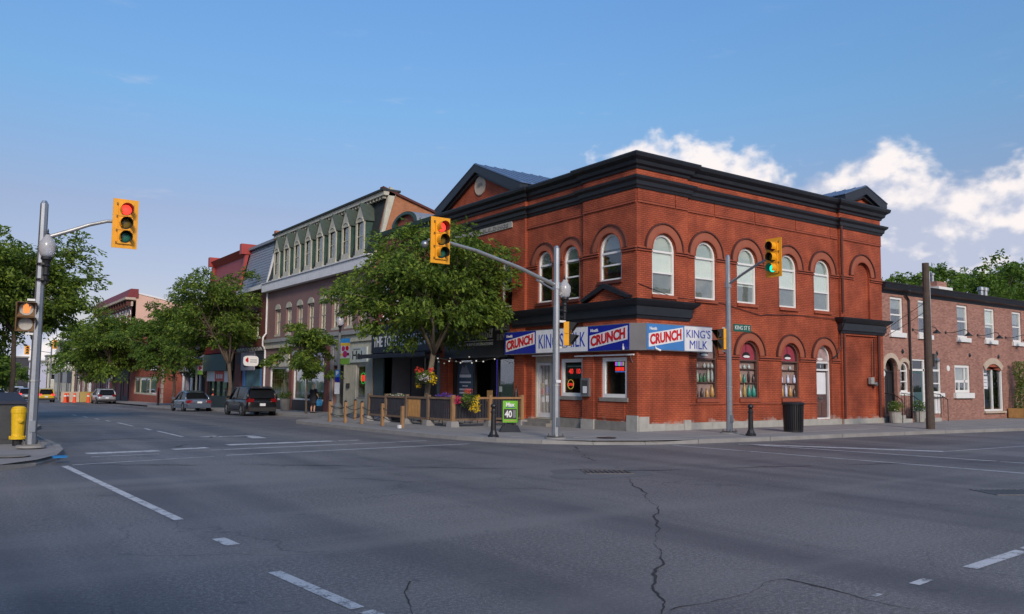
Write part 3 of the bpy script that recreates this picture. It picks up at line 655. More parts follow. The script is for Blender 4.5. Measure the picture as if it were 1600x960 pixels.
def display(c, topm, rows):
    lp = arch(c-.565, c+.565, 1.245, 2.93); d = DR-.06
    w_ = MB(FR); ring_poly(w_, lp, shrink(None, lp, .05, 0, 0), d-.1, d+.02); w_.box(c-.52, c+.52, d-.1, d+.015, 2.70, 2.76)
    w_ = w_.build('display_window', 'frame_brown', CB, fix=True)
    MB(FR).ext(rect(c-.53, c+.53, 1.27, 2.72), d-.16, d-.14).build('panel', 'mural_brown', w_)
    MB(FR).ext(arch(c-.53, c+.53, 2.74, 2.94), d-.12, d-.10).build('arched_panel', topm, w_)
    for z in (2.40, 1.86): MB(FR).box(c-.53, c+.53, d-.139, d-.03, z-.025, z).build('shelf', 'frame_brown', w_)
    lm = MB(FR); lm.box(c-.008, c+.008, d-.099, d-.085, 3.0, 3.44)
    lm.ext([(c+.22*math.cos(math.pi*k/8), 2.90+.17*math.sin(math.pi*k/8)) for k in range(9)], d-.099, d-.07); lm.build('pendant_lamp', 'signal_dark', w_)
    MB(FR).ext([(c+.20*math.cos(2*math.pi*k/14), 2.885+.05*math.sin(2*math.pi*k/14)) for k in range(14)], d-.085, d-.06).build('lamp_glow_disc', 'letters_white', w_)
    for z, row in zip((2.40, 1.86, 1.275), rows):
        n = len(row)
        for i, q in enumerate(row):
            if q == ' ': continue
            kind, colr = int(q[0]), q[1]
            pr = bottle_mesh(kind); s_ = .85 if z > 2.3 else (1.12 if z > 1.5 else 1.22)
            MB(FR).lathe((c-.42+.84*i/(max(n-1, 1)), d-.075, z+.001), [(r_*s_, h*s_) for r_, h in pr], 10).build('bottle', 'bottle_'+colr, w_, smooth=True)
    MB(FR).box(c-.64, c+.64, DR-.1, DR+.09, 1.10, 1.238).build('sill', 'moulding_red', w_)
display(GW[0], 'mural_grey', [['2p', ' ', '2w', '2w', '2w'], ['1l', '0g', '0g', '3l', '3p'], ['0d', '0d', '0o', '1o']])
display(GW[1], 'mural_crimson', [['2p', '2p', '2p', ' '], ['1o', '0t', '3d', '0d'], ['0w', '3y', '1t', '1t']])
display(GW[2], 'mural_crimson', [['2p', ' ', '2p', ' '], ['0b', ' ', '0b', ' ', '0b'], ['1o', '3b', '1o', '0d']])
# side door
dd = MB(FR); ring_poly(dd, drl, shrink(None, drl, .06, 0, 0), DR-.26, DR-.12); dd.box(10.64, 11.63, DR-.25, DR-.13, 2.72, 2.80); dd.box(10.64, 11.63, DR-.25, DR-.11, 2.40, 2.48)
dd = dd.build('side_door', 'white_paint', CB, fix=True); dd['label'] = 'weathered side door under an arched light'
MB(FR).box(10.68, 11.60, DR-.24, DR-.20, .36, 2.40).build('leaf', mat('door_worn', (.10, .055, .055), .8, var=.5, vs=5, streak=.4), dd)
MB(FR).box(10.76, 11.5, DR-.199, DR-.185, 1.40, 2.33).build('poster', 'sign_white', dd)
MB(FR).box(10.80, 11.1, DR-.199, DR-.18, .48, 1.05).build('panel', 'frame_brown', dd); MB(FR).box(11.18, 11.48, DR-.199, DR-.18, .48, 1.05).build('panel', 'frame_brown', dd)
MB(FR).box(10.98, 11.28, DR-.199, DR-.17, 1.2, 1.28).build('letter_box', 'steel_bolt', dd)
MB(FR).box(10.7, 11.58, DR-.2, DR-.19, 2.49, 2.71).build('pane', 'glass_dark', dd)
text('1', FR, 11.14, DR-.19, 2.54, .12, m='letters_white', parent=dd)
MB(FR).ext(arch(10.66, 11.61, 2.80, 2.94), DR-.22, DR-.20).build('arched_panel', 'mural_grey', dd)
MB(FR).ext([(11.13+.2*math.cos(2*math.pi*k/14), 2.9+.06*math.sin(2*math.pi*k/14)) for k in range(14)], DR-.199, DR-.18).build('lamp_glow_disc', 'letters_white', dd)
# raised arches, hood moulds and string courses
def surround(fr, c, zs, ri, ro, d, mat_='arch_render'):
    ring(MB(fr), c, zs, ri, ro, d-.02, d+.05).build('arch', mat_, CB)
    ring(MB(fr), c, zs, ro, ro+.05, d-.02, d+.10).build('hood_mould', 'moulding_dark', CB)
    ring(MB(fr), c, zs, ri-.0, ri+.05, d-.02, d+.075).build('inner_mould', 'moulding_red', CB)
for k, c in enumerate(UW): surround(FR, c, 6.62, .60, .93, 0 if k == 0 else DR)
surround(FR, 13.94, 6.70, .63, .96, 0)
for c in GW: surround(FR, c, 2.93, .585, .90, DR)
surround(FR, 11.135, 2.94, .56, .87, DR)
def string(fr, a0, a1, z, d):
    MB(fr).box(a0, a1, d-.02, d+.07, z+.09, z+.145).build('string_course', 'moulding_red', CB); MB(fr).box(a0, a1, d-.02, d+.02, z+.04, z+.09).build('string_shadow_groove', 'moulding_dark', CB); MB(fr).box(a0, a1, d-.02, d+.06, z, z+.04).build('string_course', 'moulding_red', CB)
for a0, a1, d in [(0, .74, 0), (1.94, 2.62, 0), (2.62, 3.1, DR), (4.3, 5.51, DR), (6.71, 8.14, DR), (9.34, 10.51, DR), (11.71, 12.3, DR), (12.3, 13.3, 0), (14.58, 15.55, 0)]: string(FR, a0, a1, 6.49, d)
for a0, a1 in [(2.62, 3.15), (4.33, 5.6), (6.78, 8.22), (9.4, 10.57), (11.7, 12.3)]: string(FR, a0, a1, 2.76, DR)
MB(FR).box(2.62, 10.57, DR-.02, DR+.05, 1.02, 1.08).build('plinth_band', 'moulding_red', CB)
# corbel frieze under the lower cornice: shallow panels split by slots
for fr, spans in ((FR, [(0.02, 1.9, 0), (1.95, 2.6, 0), (2.64, 4.18, DR), (4.23, 6.59, DR), (6.64, 9.25, DR), (9.30, 11.70, DR), (11.75, 12.28, DR), (12.32, 15.53, 0)]), (FL, [(0.02, 2.9, 0), (2.95, 6.68, DR)])):
    for a0, a1, d in spans: MB(fr).box(a0, a1, d-.02, d+.035, 8.30, 8.70).build('frieze_panel', 'brick_red', CB)
    for a0, a1, d in spans: MB(fr).box(a0, a1, d-.02, d+.05, 8.22, 8.285).build('corbel_course', 'moulding_red', CB)
# left (main street) face
LW = [(1.39, .60, 5.52, 6.66, 0), (3.765, .48, 5.02, 6.65, DR), (5.47, .48, 5.02, 6.65, DR)]
PW = [8.03, 9.55, 10.95, 12.45]
wB = rect(.51, 1.86, 1.26, 2.72); wA = rect(3.06, 4.42, 1.26, 2.72); dl = rect(4.78, 6.32, .3, 2.86)
MB(FL).ext(rect(.003, 2.93, .1, ZT), -.42, 0, [arch(1.39-.6, 1.39+.6, 5.52, 6.66), wB], back=False).build('wall', 'brick_red', CB)
MB(FL).ext(rect(2.93, 6.7, .1, ZT), -.42, DR, [arch(c-h, c+h, z0, zs) for c, h, z0, zs, d in LW[1:]]+[wA, dl], back=False).build('wall', 'brick_red', CB)
MB(FL).ext(rect(6.7, 13.75, 0.0, ZT), -.42, 0, [arch(c-.4, c+.4, 5.0, 6.63) for c in PW]+[rect(7.42, 12.85, .06, 2.9)], back=False).build('wall', 'brick_red', CB)
for c, h, z0, zs, d in LW:
    window(CB, FL, arch(c-h+.005, c+h-.005, z0+.005, zs), d-.06, .075, rails=[(6.56, .075), (5.92 if z0 < 5.3 else 6.1, .055)], blind=True, blind_to=.3, bm='blind_grey', sill=(.06, .14, .12), sillm='moulding_dark')
for c in PW: window(CB, FL, arch(c-.395, c+.395, 5.005, 6.63), -.06, .07, rails=[(6.55, .06), (5.8, .05)], blind=True, blind_to=.45, bm='blind', sill=(.05, .12, .12), sillm='moulding_dark')
surround(FL, 1.39, 6.66, .615, .90, 0)
for c in (3.765, 5.47): surround(FL, c, 6.65, .50, .80, DR)
for c in PW: surround(FL, c, 6.63, .42, .62, 0)
for a0, a1, d in [(0, .78, 0), (2.0, 2.93, 0), (2.93, 3.27, DR), (4.26, 4.98, DR), (5.96, 6.7, DR), (6.7, 7.62, 0), (8.44, 9.14, 0), (9.96, 10.54, 0), (11.36, 12.04, 0), (12.86, 13.75, 0)]: string(FL, a0, a1, 6.49, d)
# shop front windows
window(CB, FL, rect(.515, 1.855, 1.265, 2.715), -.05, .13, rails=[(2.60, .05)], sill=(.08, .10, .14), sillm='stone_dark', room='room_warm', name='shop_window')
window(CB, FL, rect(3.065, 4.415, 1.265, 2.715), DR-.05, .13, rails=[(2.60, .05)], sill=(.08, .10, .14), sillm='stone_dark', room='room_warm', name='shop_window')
MB(FL).box(3.0, 4.5, DR-.02, DR+.03, .45, 1.06).build('stall_riser', 'brick_red', CB); MB(FL).box(.6, 2.05, -.02, .03, .5, 1.06).build('stall_riser', 'brick_red', CB)
# glazed shop door with bars
sdr = MB(FL); ring_poly(sdr, dl, rect(4.84, 6.24, .36, 2.62), DR-.34, DR-.2); sdr.box(5.22, 5.30, DR-.33, DR-.21, .36, 2.6)
sdr = sdr.build('shop_door', 'cream_paint', CB, fix=True)
lf = MB(FL); ring_poly(lf, rect(5.30, 6.24, .37, 2.6), rect(5.40, 6.14, .55, 2.48), DR-.31, DR-.25); lf = lf.build('leaf', 'white_paint', sdr, fix=True)
MB(FL).box(5.38, 6.16, DR-.285, DR-.28, .5, 2.5).build('pane', 'glass', sdr); MB(FL).box(4.85, 5.22, DR-.285, DR-.28, .37, 2.6).build('pane', 'glass', sdr)
for k in range(7): MB(FL).box(5.47+k*.095, 5.485+k*.095, DR-.262, DR-.25, .55, 2.48).build('bar', 'white_frame', sdr)
random.seed(3)
for k, (a, z, wq, hq, mm) in enumerate([(5.5, 1.35, .22, .28, 'sign_navy_text'), (5.52, 1.0, .2, .25, 'sign_white'), (5.78, 1.3, .24, .24, 'sign_red'), (5.8, .98, .2, .22, 'letters_white'), (5.6, 1.7, .18, .2, 'sign_white'), (6.02, 1.75, .08, .6, 'letters_white'), (5.86, 1.6, .2, .16, 'bottle_y'), (4.95, 1.9, .2, .3, 'bottle_t'), (4.95, 1.4, .2, .3, 'sign_white'), (4.95, .9, .2, .3, 'bottle_p')]):
    MB(FL).box(a, a+wq, DR-.279, DR-.276, z, z+hq).build('sticker', mm, sdr)
MB(FL).box(4.8, 6.3, DR-.345, DR-.34, 2.62, 2.85).build('transom', 'stone_dark', sdr)
mb = MB(FL); mb.box(4.7, 6.4, DR-1.6, DR-1.55, .3, 2.9); mb.box(4.70, 4.75, DR-1.55, DR-.35, .3, 2.9); mb.box(6.35, 6.4, DR-1.55, DR-.35, .3, 2.9); mb.build('room', 'room_warm', sdr)
MB(FL).box(4.6, 6.5, -.1, .45, sw(5)-.02, .19).build('door_step', 'stone_dark', CB); MB(FL).box(4.7, 6.4, -.42, .16, .19, .30).build('door_step', 'stone_dark', CB)
# stone plinth
def plinth(fr, a0, a1, d, h, m='stone'): MB(fr).box(a0+.004, a1-.004, d-.03, d+.045, -.05, h).build('plinth_stone', m, CB)
for a0, a1, h in [(.0, .55, .62), (.55, 1.35, .36), (1.35, 2.3, .34)]: plinth(FR, a0+(.05 if a0 == 0 else 0), a1, 0, h)
plinth(FR, 2.3, 2.66, 0.02, .47)
a = 2.66
for w_ in (1.3, 1.25, 1.4, 1.3, 1.35, 1.3): plinth(FR, a, a+w_, DR, .36); a += w_
plinth(FR, a, 12.3, DR, .33)
for a0, a1 in [(12.3, 12.7), (12.7, 13.9), (13.9, 15.05), (15.05, 15.55)]: plinth(FR, a0, a1, 0.0, .33)
MB(FL).box(-.045, .5, -.03, .045, -.05, .66).build('plinth_stone', 'stone', CB)
for a0, a1, d, h in [(.5, 1.3, 0, .42), (1.3, 2.25, 0, .42), (2.95, 3.75, DR, .42), (3.75, 4.6, DR, .42)]: plinth(FL, a0, a1, d, h, 'stone_dark')
MB(FL).box(2.2, 2.92, -.02, .10, -.05, .44).build('pier_base', 'stone', CB)
MB(FL).box(2.25, 2.88, -.02, .06, .44, 2.9).build('pier', 'brick_red', CB)
# cash machine housing on the pier
mb = MB(FL).box(2.40, 2.86, .06, .16, 1.28, 1.96).build('wall_cabinet', 'galvanised', CB); MB(FL).box(2.46, 2.80, .16, .166, 1.36, 1.88).build('cabinet_glass', 'room', mb); MB(FL).box(2.49, 2.72, .167, .17, 1.40, 1.66).build('notice', 'sign_white', mb)
# cornices swept round the plan
PATH = [(0, 13.75), (0, 6.7), (.12, 6.7), (.12, 2.93), (0, 2.93), (0, 0), (2.64, 0), (2.64, .12), (12.3, .12), (12.3, 0), (15.55, 0), (15.55, 2.5)]
MB().sweep([(-.1, 8.72), (.06, 8.72), (.08, 8.80), (.13, 8.84), (.15, 8.97), (.25, 9.05), (.27, 9.14), (-.1, 9.16)], PATH).build('lower_cornice', 'trim_black', CB, fix=True)
MB().sweep([(-.1, 9.44), (.05, 9.44), (.07, 9.52), (.16, 9.58), (.19, 9.70), (.33, 9.80), (.36, 9.90), (.36, 9.95), (-.1, 9.97)], PATH).build('upper_cornice', 'trim_black', CB, fix=True)
MB().sweep([(-.35, 9.96), (.30, 9.96), (.22, 9.99), (-.35, 10.02)], PATH).build('coping', 'trim_black', CB, fix=True)
MP = [(-.1, 4.08), (.05, 4.08), (.07, 4.18), (.12, 4.2), (.12, 4.5), (.2, 4.56), (.32, 4.68), (.34, 4.75), (-.1, 4.79)]
MB().sweep(MP, [(0, 7.5), (0, 0), (2.6, 0), (2.6, .3)]).build('shop_cornice', 'trim_black', CB, fix=True)
MB().sweep(MP, [(12.3, .3), (12.3, 0), (15.55, 0), (15.55, .4)]).build('shop_cornice', 'trim_black', CB, fix=True)
# small triangular pediment over the shop
for a0, a1, z0, z1 in [(2.72, 1.5, 4.79, 5.42), (.28, 1.5, 4.79, 5.42)]:
    t_ = Vector((a1-a0, z1-z0)).normalized(); n_ = Vector((-t_.y, t_.x)); n_ = n_ if n_.y > 0 else -n_
    q = [(a0, z0), (a1, z1-.19), (a1, z1), (a0+n_.x*.16, z0+n_.y*.12)]
    MB(FL).ext(q, -.05, .26).build('pediment_rake', 'trim_black', CB)
MB(FL).ext([(.5, 4.79), (2.5, 4.79), (1.5, 5.27)], -.05, .10).build('pediment_tympanum', 'brick_red', CB)
def gable(fr, c, hw, zb, zt, depth, d=0.):
    for s_ in (-1, 1):
        q = [(c+s_*hw, zb), (c+s_*hw, zb+.20), (c, zt), (c, zt-.36), (c+s_*(hw-.55), zb+.0)]
        MB(fr).ext(q, d-.1, d+.34).build('pediment_rake', 'trim_black', CB)
        q2 = [(c+s_*(hw-.4), zb+.04), (c, zt-.30), (c, zt-.5), (c+s_*(hw-.85), zb+.04)]
        MB(fr).ext(q2, d-.1, d+.20).build('pediment_moulding', 'trim_black', CB)
        mb = MB(fr); e = .03
        mb.hexa([(c+s_*(hw+.05), d+.36, zb+.205), (c+s_*(hw+.05), d-depth, zb+.205), (c, d-depth, zt+.005), (c, d+.36, zt+.005),
                 (c+s_*(hw+.05), d+.36, zb+.205+e), (c+s_*(hw+.05), d-depth, zb+.205+e), (c, d-depth, zt+.005+e), (c, d+.36, zt+.005+e)])
        rf = mb.build('roof_slope', 'roof_metal', CB, fix=True)
        n = max(3, int(depth/.45))
        for k in range(n):
            y_ = d+.3-(depth+.2)*k/n
            MB(fr).hexa([(c+s_*(hw+.05), y_, zb+.235), (c+s_*(hw+.05), y_-.03, zb+.235), (c, y_-.03, zt+.035), (c, y_, zt+.035),
                         (c+s_*(hw+.05), y_, zb+.265), (c+s_*(hw+.05), y_-.03, zb+.265), (c, y_-.03, zt+.065), (c, y_, zt+.065)]).build('roof_seam', 'roof_metal', rf, fix=True)
    MB(fr).ext([(c-hw+.6, zb+.02), (c+hw-.6, zb+.02), (c, zt-.42)], d-.12, d+.04).build('tympanum', 'brick_red', CB)
gable(FL, 10.22, 3.56, 9.97, 11.72, 4.0)
gable(FR, 13.95, 1.66, 9.97, 10.78, 1.8)
pq = MB(FL).lathe((10.15, .03, 10.75), [(.0, 0), (.46, 0), (.46, .05), (.41, .07), (.40, .06), (0, .06)], 24, axis=(0, 1, 0)).build('date_plaque', 'stone_sand', CB); text('1884', FL, 10.15, .1, 10.68, .18, m='stone_dark', parent=pq, align='C', bold=.015)
pb = MB(FL).box(7.62, 12.9, -.02, .05, 8.44, 8.705).build('name_band', 'stone', CB); text('TON BUILDINGS', FL, 10.9, .05, 8.49, .16, wdt=3.05, m='stone_dark', parent=pb, bold=.02, ext=.02)
# roof deck and hidden sides
MB().box(.42, 15.5, .42, 13.7, 9.2, 9.3).build('roof_deck', 'stone_dark', CB)
MB().box(15.2, 15.55, .42, 13.75, .05, 9.9).build('side_wall', 'brick_red', CB); MB().box(.43, 15.19, 13.4, 13.75, .05, 9.9).build('rear_wall', 'brick_red', CB)
# service pipes, meter, wires
MB().tube([(12.36, -.06, 9.0), (12.36, -.06, 5.0)], .055, 8).build('downpipe', 'moulding_dark', CB); MB().tube([(12.4, -.05, 4.05), (12.4, -.05, .35)], .05, 8).build('downpipe', 'moulding_dark', CB)
MB().tube([(15.1, -.06, 4.05), (15.1, -.06, .4)], .07, 8).build('downpipe', 'moulding_dark', CB)
mt = MB(FR).box(14.32, 14.58, -.02, .12, 1.86, 2.16).build('meter_box', 'grey_paint', CB); MB().lathe((14.72, -.02, 1.86), [(.11, 0), (.11, .1), (.08, .14), (0, .15)], 14, axis=(0, -1, 0)).build('meter', 'steel_bolt', CB); MB().tube([(14.65, -.06, 2.2), (14.68, -.07, 3.9)], .03, 6).build('conduit', 'iron_black', CB)
MB().tube([(11.5, -.03, 2.95), (11.9, -.05, 3.1), (12.15, -.05, 3.5), (12.18, -.06, 4.1), (12.2, -.3, 4.7)], .025, 6).build('cable', 'iron_black', CB)
MB().tube([(.05, -.03, 5.3), (1.8, -.03, 4.92), (4.5, .07, 4.9), (6.9, .07, 4.55), (7.2, .07, 4.6), (9.5, .07, 4.7), (12.2, .04, 4.65)], .014, 5).build('cable', 'iron_black', CB)
# fold-out awning rails
for a0, a1, z in [(4.45, 5.95, 2.86), (.02, 3.25, 2.79)]:
    aw = MB(FL).box(a0, a1, .10, .15, z-.025, z+.025).build('awning_rail', 'white_frame', CB)
    for a in (a0+.2, a1-.4): MB().tube([(-.12, a, z), (0, a, z-.28)], .012, 5).build('bracket', 'galvanised', aw)
# ------------------------------------------------------------------ illuminated box signs
def crunch(par, fr, aL, z0, wd, ht, d, blue):
    s_ = fr.rs; X = lambda f: aL+s_*f*wd; Z = lambda f: z0+f*ht
    MB(fr).box(min(X(0), X(1)), max(X(0), X(1)), d-.01, d+.006, z0+.01, z0+ht-.01).build('face', blue, par)
    q = [(X(.045), Z(.10)), (X(.965), Z(.40)), (X(.965), Z(.93)), (X(.045), Z(.62))]
    MB(fr).ext(q, d+.002, d+.010).build('slanted_band', 'sign_white', par)
    text('CRUNCH', fr, X(.075), d+.010, Z(.17), ht*.42, wd*.84, 'sign_red', par, bold=.045, slope=.30*ht/(.92*wd))
    text('Nestlé', fr, X(.07), d+.006, Z(.76), ht*.12, wd*.19, 'letters_white', par, bold=.03)
sg = thing('box_sign', 'long blue and white lightbox shop sign above the street-side shop door', 'sign', (-.2, 3.9, 2.93), 'lightbox signs of the corner shop')
MB(FL).box(.06, 7.70, .02, .30, 2.93, 3.89).build('casing', 'galvanised', sg)
crunch(sg, FL, 7.69, 2.95, 2.20, .92, .305, 'sign_blue'); crunch(sg, FL, 2.27, 2.95, 2.20, .92, .305, 'sign_blue')
MB(FL).box(2.28, 5.48, .29, .309, 2.96, 3.86).build('face', 'sign_white', sg); text("KING'S MILK", FL, 5.28, .309, 3.13, .58, 2.86, 'sign_navy_text', sg)
sg = thing('box_sign', 'short lightbox sign with blue half and white half on the cross-street wall', 'sign', (1.9, -.2, 2.93), 'lightbox signs of the corner shop')
MB(FR).box(.16, 3.57, .02, .30, 2.95, 3.90).build('casing', 'galvanised', sg)
crunch(sg, FR, .18, 2.97, 1.88, .91, .305, 'sign_blue_light'); MB(FR).box(2.07, 3.55, .29, .309, 2.98, 3.87).build('face', 'sign_white', sg)
text("KING'S", FR, 2.81, .309, 3.46, .30, 1.28, 'sign_navy_text', sg, align='C'); text('MILK', FR, 2.81, .309, 3.06, .30, .95, 'sign_navy_text', sg, align='C')
mb = MB(); mb.hexa([(x, y, 2.94) for x, y in [(-.30, .058), (.158, -.30), (.158, .02), (-.02, .02)]]+[(x, y, 3.89) for x, y in [(-.30, .058), (.158, -.30), (.158, .02), (-.02, .02)]]); mb.build('corner_panel', mat('panel_grey', (.10, .10, .11), .5), sg, fix=True)
def camera_unit(p, ax, label):
    o = thing('security_camera', label, 'camera', p)
    MB().lathe(p, [(0, 0), (.035, 0), (.035, .2), (0, .2)], 10, axis=ax).build('housing', 'white_frame', o); MB().tube([p, (p[0], p[1], p[2]+.12)], .012, 6).build('bracket', 'white_frame', o)
camera_unit((-.33, .35, 3.05), (-.5, -.6, -.3), 'small white security camera under the end of the long shop sign'); camera_unit((.55, -.36, 3.02), (.7, -.5, -.4), 'small white security camera below the short cross-street sign')
# neon and posters behind the shop windows
emit('neon_red', (1, .04, .03), 1.1); emit('neon_mix_g', (.05, 1, .15), .7); emit('neon_mix_b', (.1, .25, 1), .8); emit('neon_mix_p', (1, .1, .8), .8); emit('neon_yellow', (1, .6, .1), .5)
nn = thing('neon_sign', 'multicolour glowing sign high in the corner shop window', 'neon sign', (.06, 1.0, 2.2))
MB(FL).box(.72, 1.28, -.16, -.14, 2.18, 2.60).build('backing', 'signal_dark', nn)
for k in range(6): MB(FL).box(1.20-k*.08, 1.26-k*.08, -.139, -.13, 2.41, 2.55).build('letter_block', ['neon_mix_p', 'neon_mix_b', 'neon_mix_g', 'neon_mix_p', 'neon_mix_b', 'neon_yellow'][k], nn)
for k in range(7): MB(FL).box(1.205-k*.068, 1.25-k*.068, -.139, -.13, 2.23, 2.36).build('letter_block', 'neon_red', nn)
MB(FL).box(.735, 1.265, -.139, -.132, 2.185, 2.205).build('border_tube', 'neon_mix_b', nn); MB(FL).box(.735, 1.265, -.139, -.132, 2.575, 2.595).build('border_tube', 'neon_mix_p', nn)
nn = thing('open_sign', 'round red open sign in the window beside the shop door', 'neon sign', (.2, 4.1, 1.6))
ring(MB(FL), 3.98, 1.72, .17, .19, DR-.17, DR-.15, 20, ang1=2*math.pi).build('ring_tube', 'neon_yellow', nn); text('OPEN', FL, 3.98, DR-.16, 1.66, .11, .30, 'neon_red', nn, align='C', bold=.01)
nn = thing('jackpot_display', 'red digit display board in the window beside the shop door', 'display', (.2, 3.7, 2.2))
MB(FL).box(3.3, 4.25, DR-.19, DR-.17, 1.95, 2.52).build('board', 'dark_green', nn); text('40', FL, 4.1, DR-.17, 2.13, .20, .26, 'neon_red', nn, bold=.01); text('10', FL, 3.62, DR-.17, 2.13, .20, .22, 'neon_red', nn, bold=.01); MB(FL).box(3.3, 4.2, DR-.169, DR-.165, 2.40, 2.44).build('text_line', 'bottle_p', nn)
# ------------------------------------------------------------------ beer-supply shop front under the pediment
def recess(par, fr, a0, a1, z0, z1, d0, d1, m='room', name='interior'):     # room behind an opening (front d1 open)
    mb = MB(fr); q = [(a0, z0), (a1, z0), (a1, z1), (a0, z1)]
    A = [mb.pt(a, d1, z) for a, z in q]; B = [mb.pt(a, d0, z) for a, z in q]
    for k in range(4): mb.face(A[k], B[k], B[(k+1) % 4], A[(k+1) % 4])
    mb.face(*B); return mb.build(name, m, par, fix=True)
sf = thing('storefront', 'black shop front with wide dark windows behind the wooden patio fence', 'storefront', (0, 10.1, sw(10)))
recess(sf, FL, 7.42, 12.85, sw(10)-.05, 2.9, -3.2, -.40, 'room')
f = MB(FL); f.box(7.42, 12.85, -.40, -.30, sw(10)-.05, .62); f.box(7.42, 12.85, -.40, -.30, 2.78, 2.9)
for a in (7.46, 9.08, 10.95, 12.80): f.box(a-.045, a+.045, -.399, -.28, .62, 2.78)
f.build('frame', 'black_shop', sf)
for a0, a1 in [(7.5, 9.03), (11.0, 12.75)]: MB(FL).box(a0, a1, -.36, -.35, .62, 2.78).build('pane', 'glass', sf)
MB(FL).box(9.13, 10.9, -1.2, -1.15, sw(10), 2.75).build('door', 'dark_board', sf)
MB(FL).box(9.1, 9.13, -.30, -.28, 1.0, 2.78).build('light_strip', emit('strip_violet', (.12, .08, 1), .8), sf)
ps = MB(FL).box(11.15, 12.55, -.348, -.343, 1.0, 2.7).build('window_poster', mat('poster_blue', (.03, .07, .12), .5, var=.5, vs=3), sf)
for z, h, w_ in [(1.98, .14, 1.0), (1.72, .07, 1.0), (1.56, .05, .5), (1.38, .08, 1.0), (1.22, .08, 1.0)]: MB(FL).box(11.85-w_/2, 11.85+w_/2, -.342, -.34, z, z+h).build('text_line', 'sign_white', ps)
mb = MB(FL); mb.ext([(11.45, 2.15), (12.3, 2.15), (12.1, 2.55), (11.95, 2.4), (11.8, 2.6), (11.6, 2.35)], -.342, -.339); mb.build('mountain_print', 'slate_grey', ps)
for a, z in [(7.55, 1.35), (8.8, 1.35)]: MB(FL).box(a, a+.22, -.349, -.344, z, z+.24).build('notice', 'bottle_p', sf)
MB(FL).box(9.9, 10.3, -.6, -.55, .9, 1.4).build('yellow_notice', 'bottle_o', sf)
sb = thing('fascia_sign', 'black fascia board with white hop-logo lettering beside the lightbox sign', 'sign', (-.1, 10.3, 3.0))
MB(FL).box(7.72, 12.95, .02, .16, 2.93, 4.62).build('board', 'black_shop', sb); MB(FL).box(7.6, 13.0, .02, .22, 2.86, 2.95).build('lower_moulding', 'trim_black', sb)
text('BREWERS PANTRY', FL, 11.15, .16, 3.72, .42, 2.35, 'letters_white', sb, bold=.02); MB(FL).box(8.78, 11.2, .16, .165, 3.60, 3.63).build('rule', 'letters_white', sb); MB(FL).box(8.78, 9.2, .16, .165, 4.24, 4.27).build('rule', 'letters_white', sb)
text('HOME BREWING SUPPLIES & INGREDIENTS', FL, 11.15, .16, 3.40, .13, 2.35, 'letters_white', sb, bold=.015)
ring(MB(FL), 11.5, 3.62, .17, .22, .155, .17, 18, ang1=2*math.pi).build('hop_emblem', 'letters_white', sb); MB(FL).ext([(11.5, 3.5), (11.42, 3.62), (11.5, 3.8), (11.58, 3.62)], .155, .17).build('hop_emblem', 'letters_white', sb)
MB(FL).ext([(11.35, 3.95), (11.5, 3.85), (11.65, 3.95), (11.55, 4.15), (11.5, 4.05), (11.42, 4.18)], .155, .17).build('hop_emblem', 'letters_white', sb)
text('TAP', FL, 12.75, .16, 4.0, .26, .55, 'letters_grey', sb, bold=.02); text('ROOM', FL, 12.8, .16, 3.62, .26, .85, 'letters_grey', sb, bold=.02); text('BOTTLE', FL, 8.62, .16, 4.0, .28, .88, 'letters_grey', sb, bold=.02); text('SHOP', FL, 8.52, .16, 3.58, .28, .66, 'letters_grey', sb, bold=.02)
# ------------------------------------------------------------------ arched-parapet building
B2 = thing('parapet_building', 'narrow red brick building with green cornice and small round-arched parapet', 'building', (3, 17.4, sw(17)))
w2 = [14.9, 16.6, 18.2, 19.8]
MB(FL).ext(rect(13.752, 21.0, sw(17)-.1, 9.62), -.4, -.06, [arch(c-.45, c+.45, 5.2, 7.0) for c in w2]+[rect(13.5+.35, 19.7, sw(17)-.05, 3.1)], back=False).build('wall', 'brick_far', B2)
for c in w2: window(B2, FL, arch(c-.445, c+.445, 5.205, 7.0), -.12, .08, rails=[(6.1, .06)], blind=True, blind_to=.4, sill=(.08, .12, .12), sillm='white_paint')
MB().sweep([(-.1, 9.58), (.06, 9.58), (.10, 9.72), (.28, 9.80), (.34, 9.98), (-.1, 10.02)], [(.06, 21.0), (.06, 13.76)]).build('cornice', 'trim_green', B2, fix=True)
MB(FL).box(14, 21.0, -.07, .02, 8.85, 9.3).build('frieze', 'brown_red', B2)
ring(MB(FL), 17.3, 10.02, 1.12, 1.40, -.1, .22, 16, rz=.66*1.0).build('arch_mould', 'trim_green', B2)
MB(FL).ext([(17.3+1.15*math.cos(math.pi*k/12), 10.02+.53*math.sin(math.pi*k/12)) for k in range(13)], -.2, .02).build('arch_panel', 'brick_far', B2)
mb = MB(FL); n = 14
for k in range(n):
    p = [(17.3+1.42*math.cos(math.pi*q/n), 10.03+.67*math.sin(math.pi*q/n)) for q in (k, k+1)]
    mb.quad([(p[0][0], .2, p[0][1]), (p[1][0], .2, p[1][1]), (p[1][0], -2.6, p[1][1]), (p[0][0], -2.6, p[0][1])])
mb.build('arch_roof', 'slate_grey', B2, smooth=True, fix=True)
MB().box(.4, 12, 13.76, 20.95, 9.4, 9.5).build('roof_deck', 'stone_dark', B2)
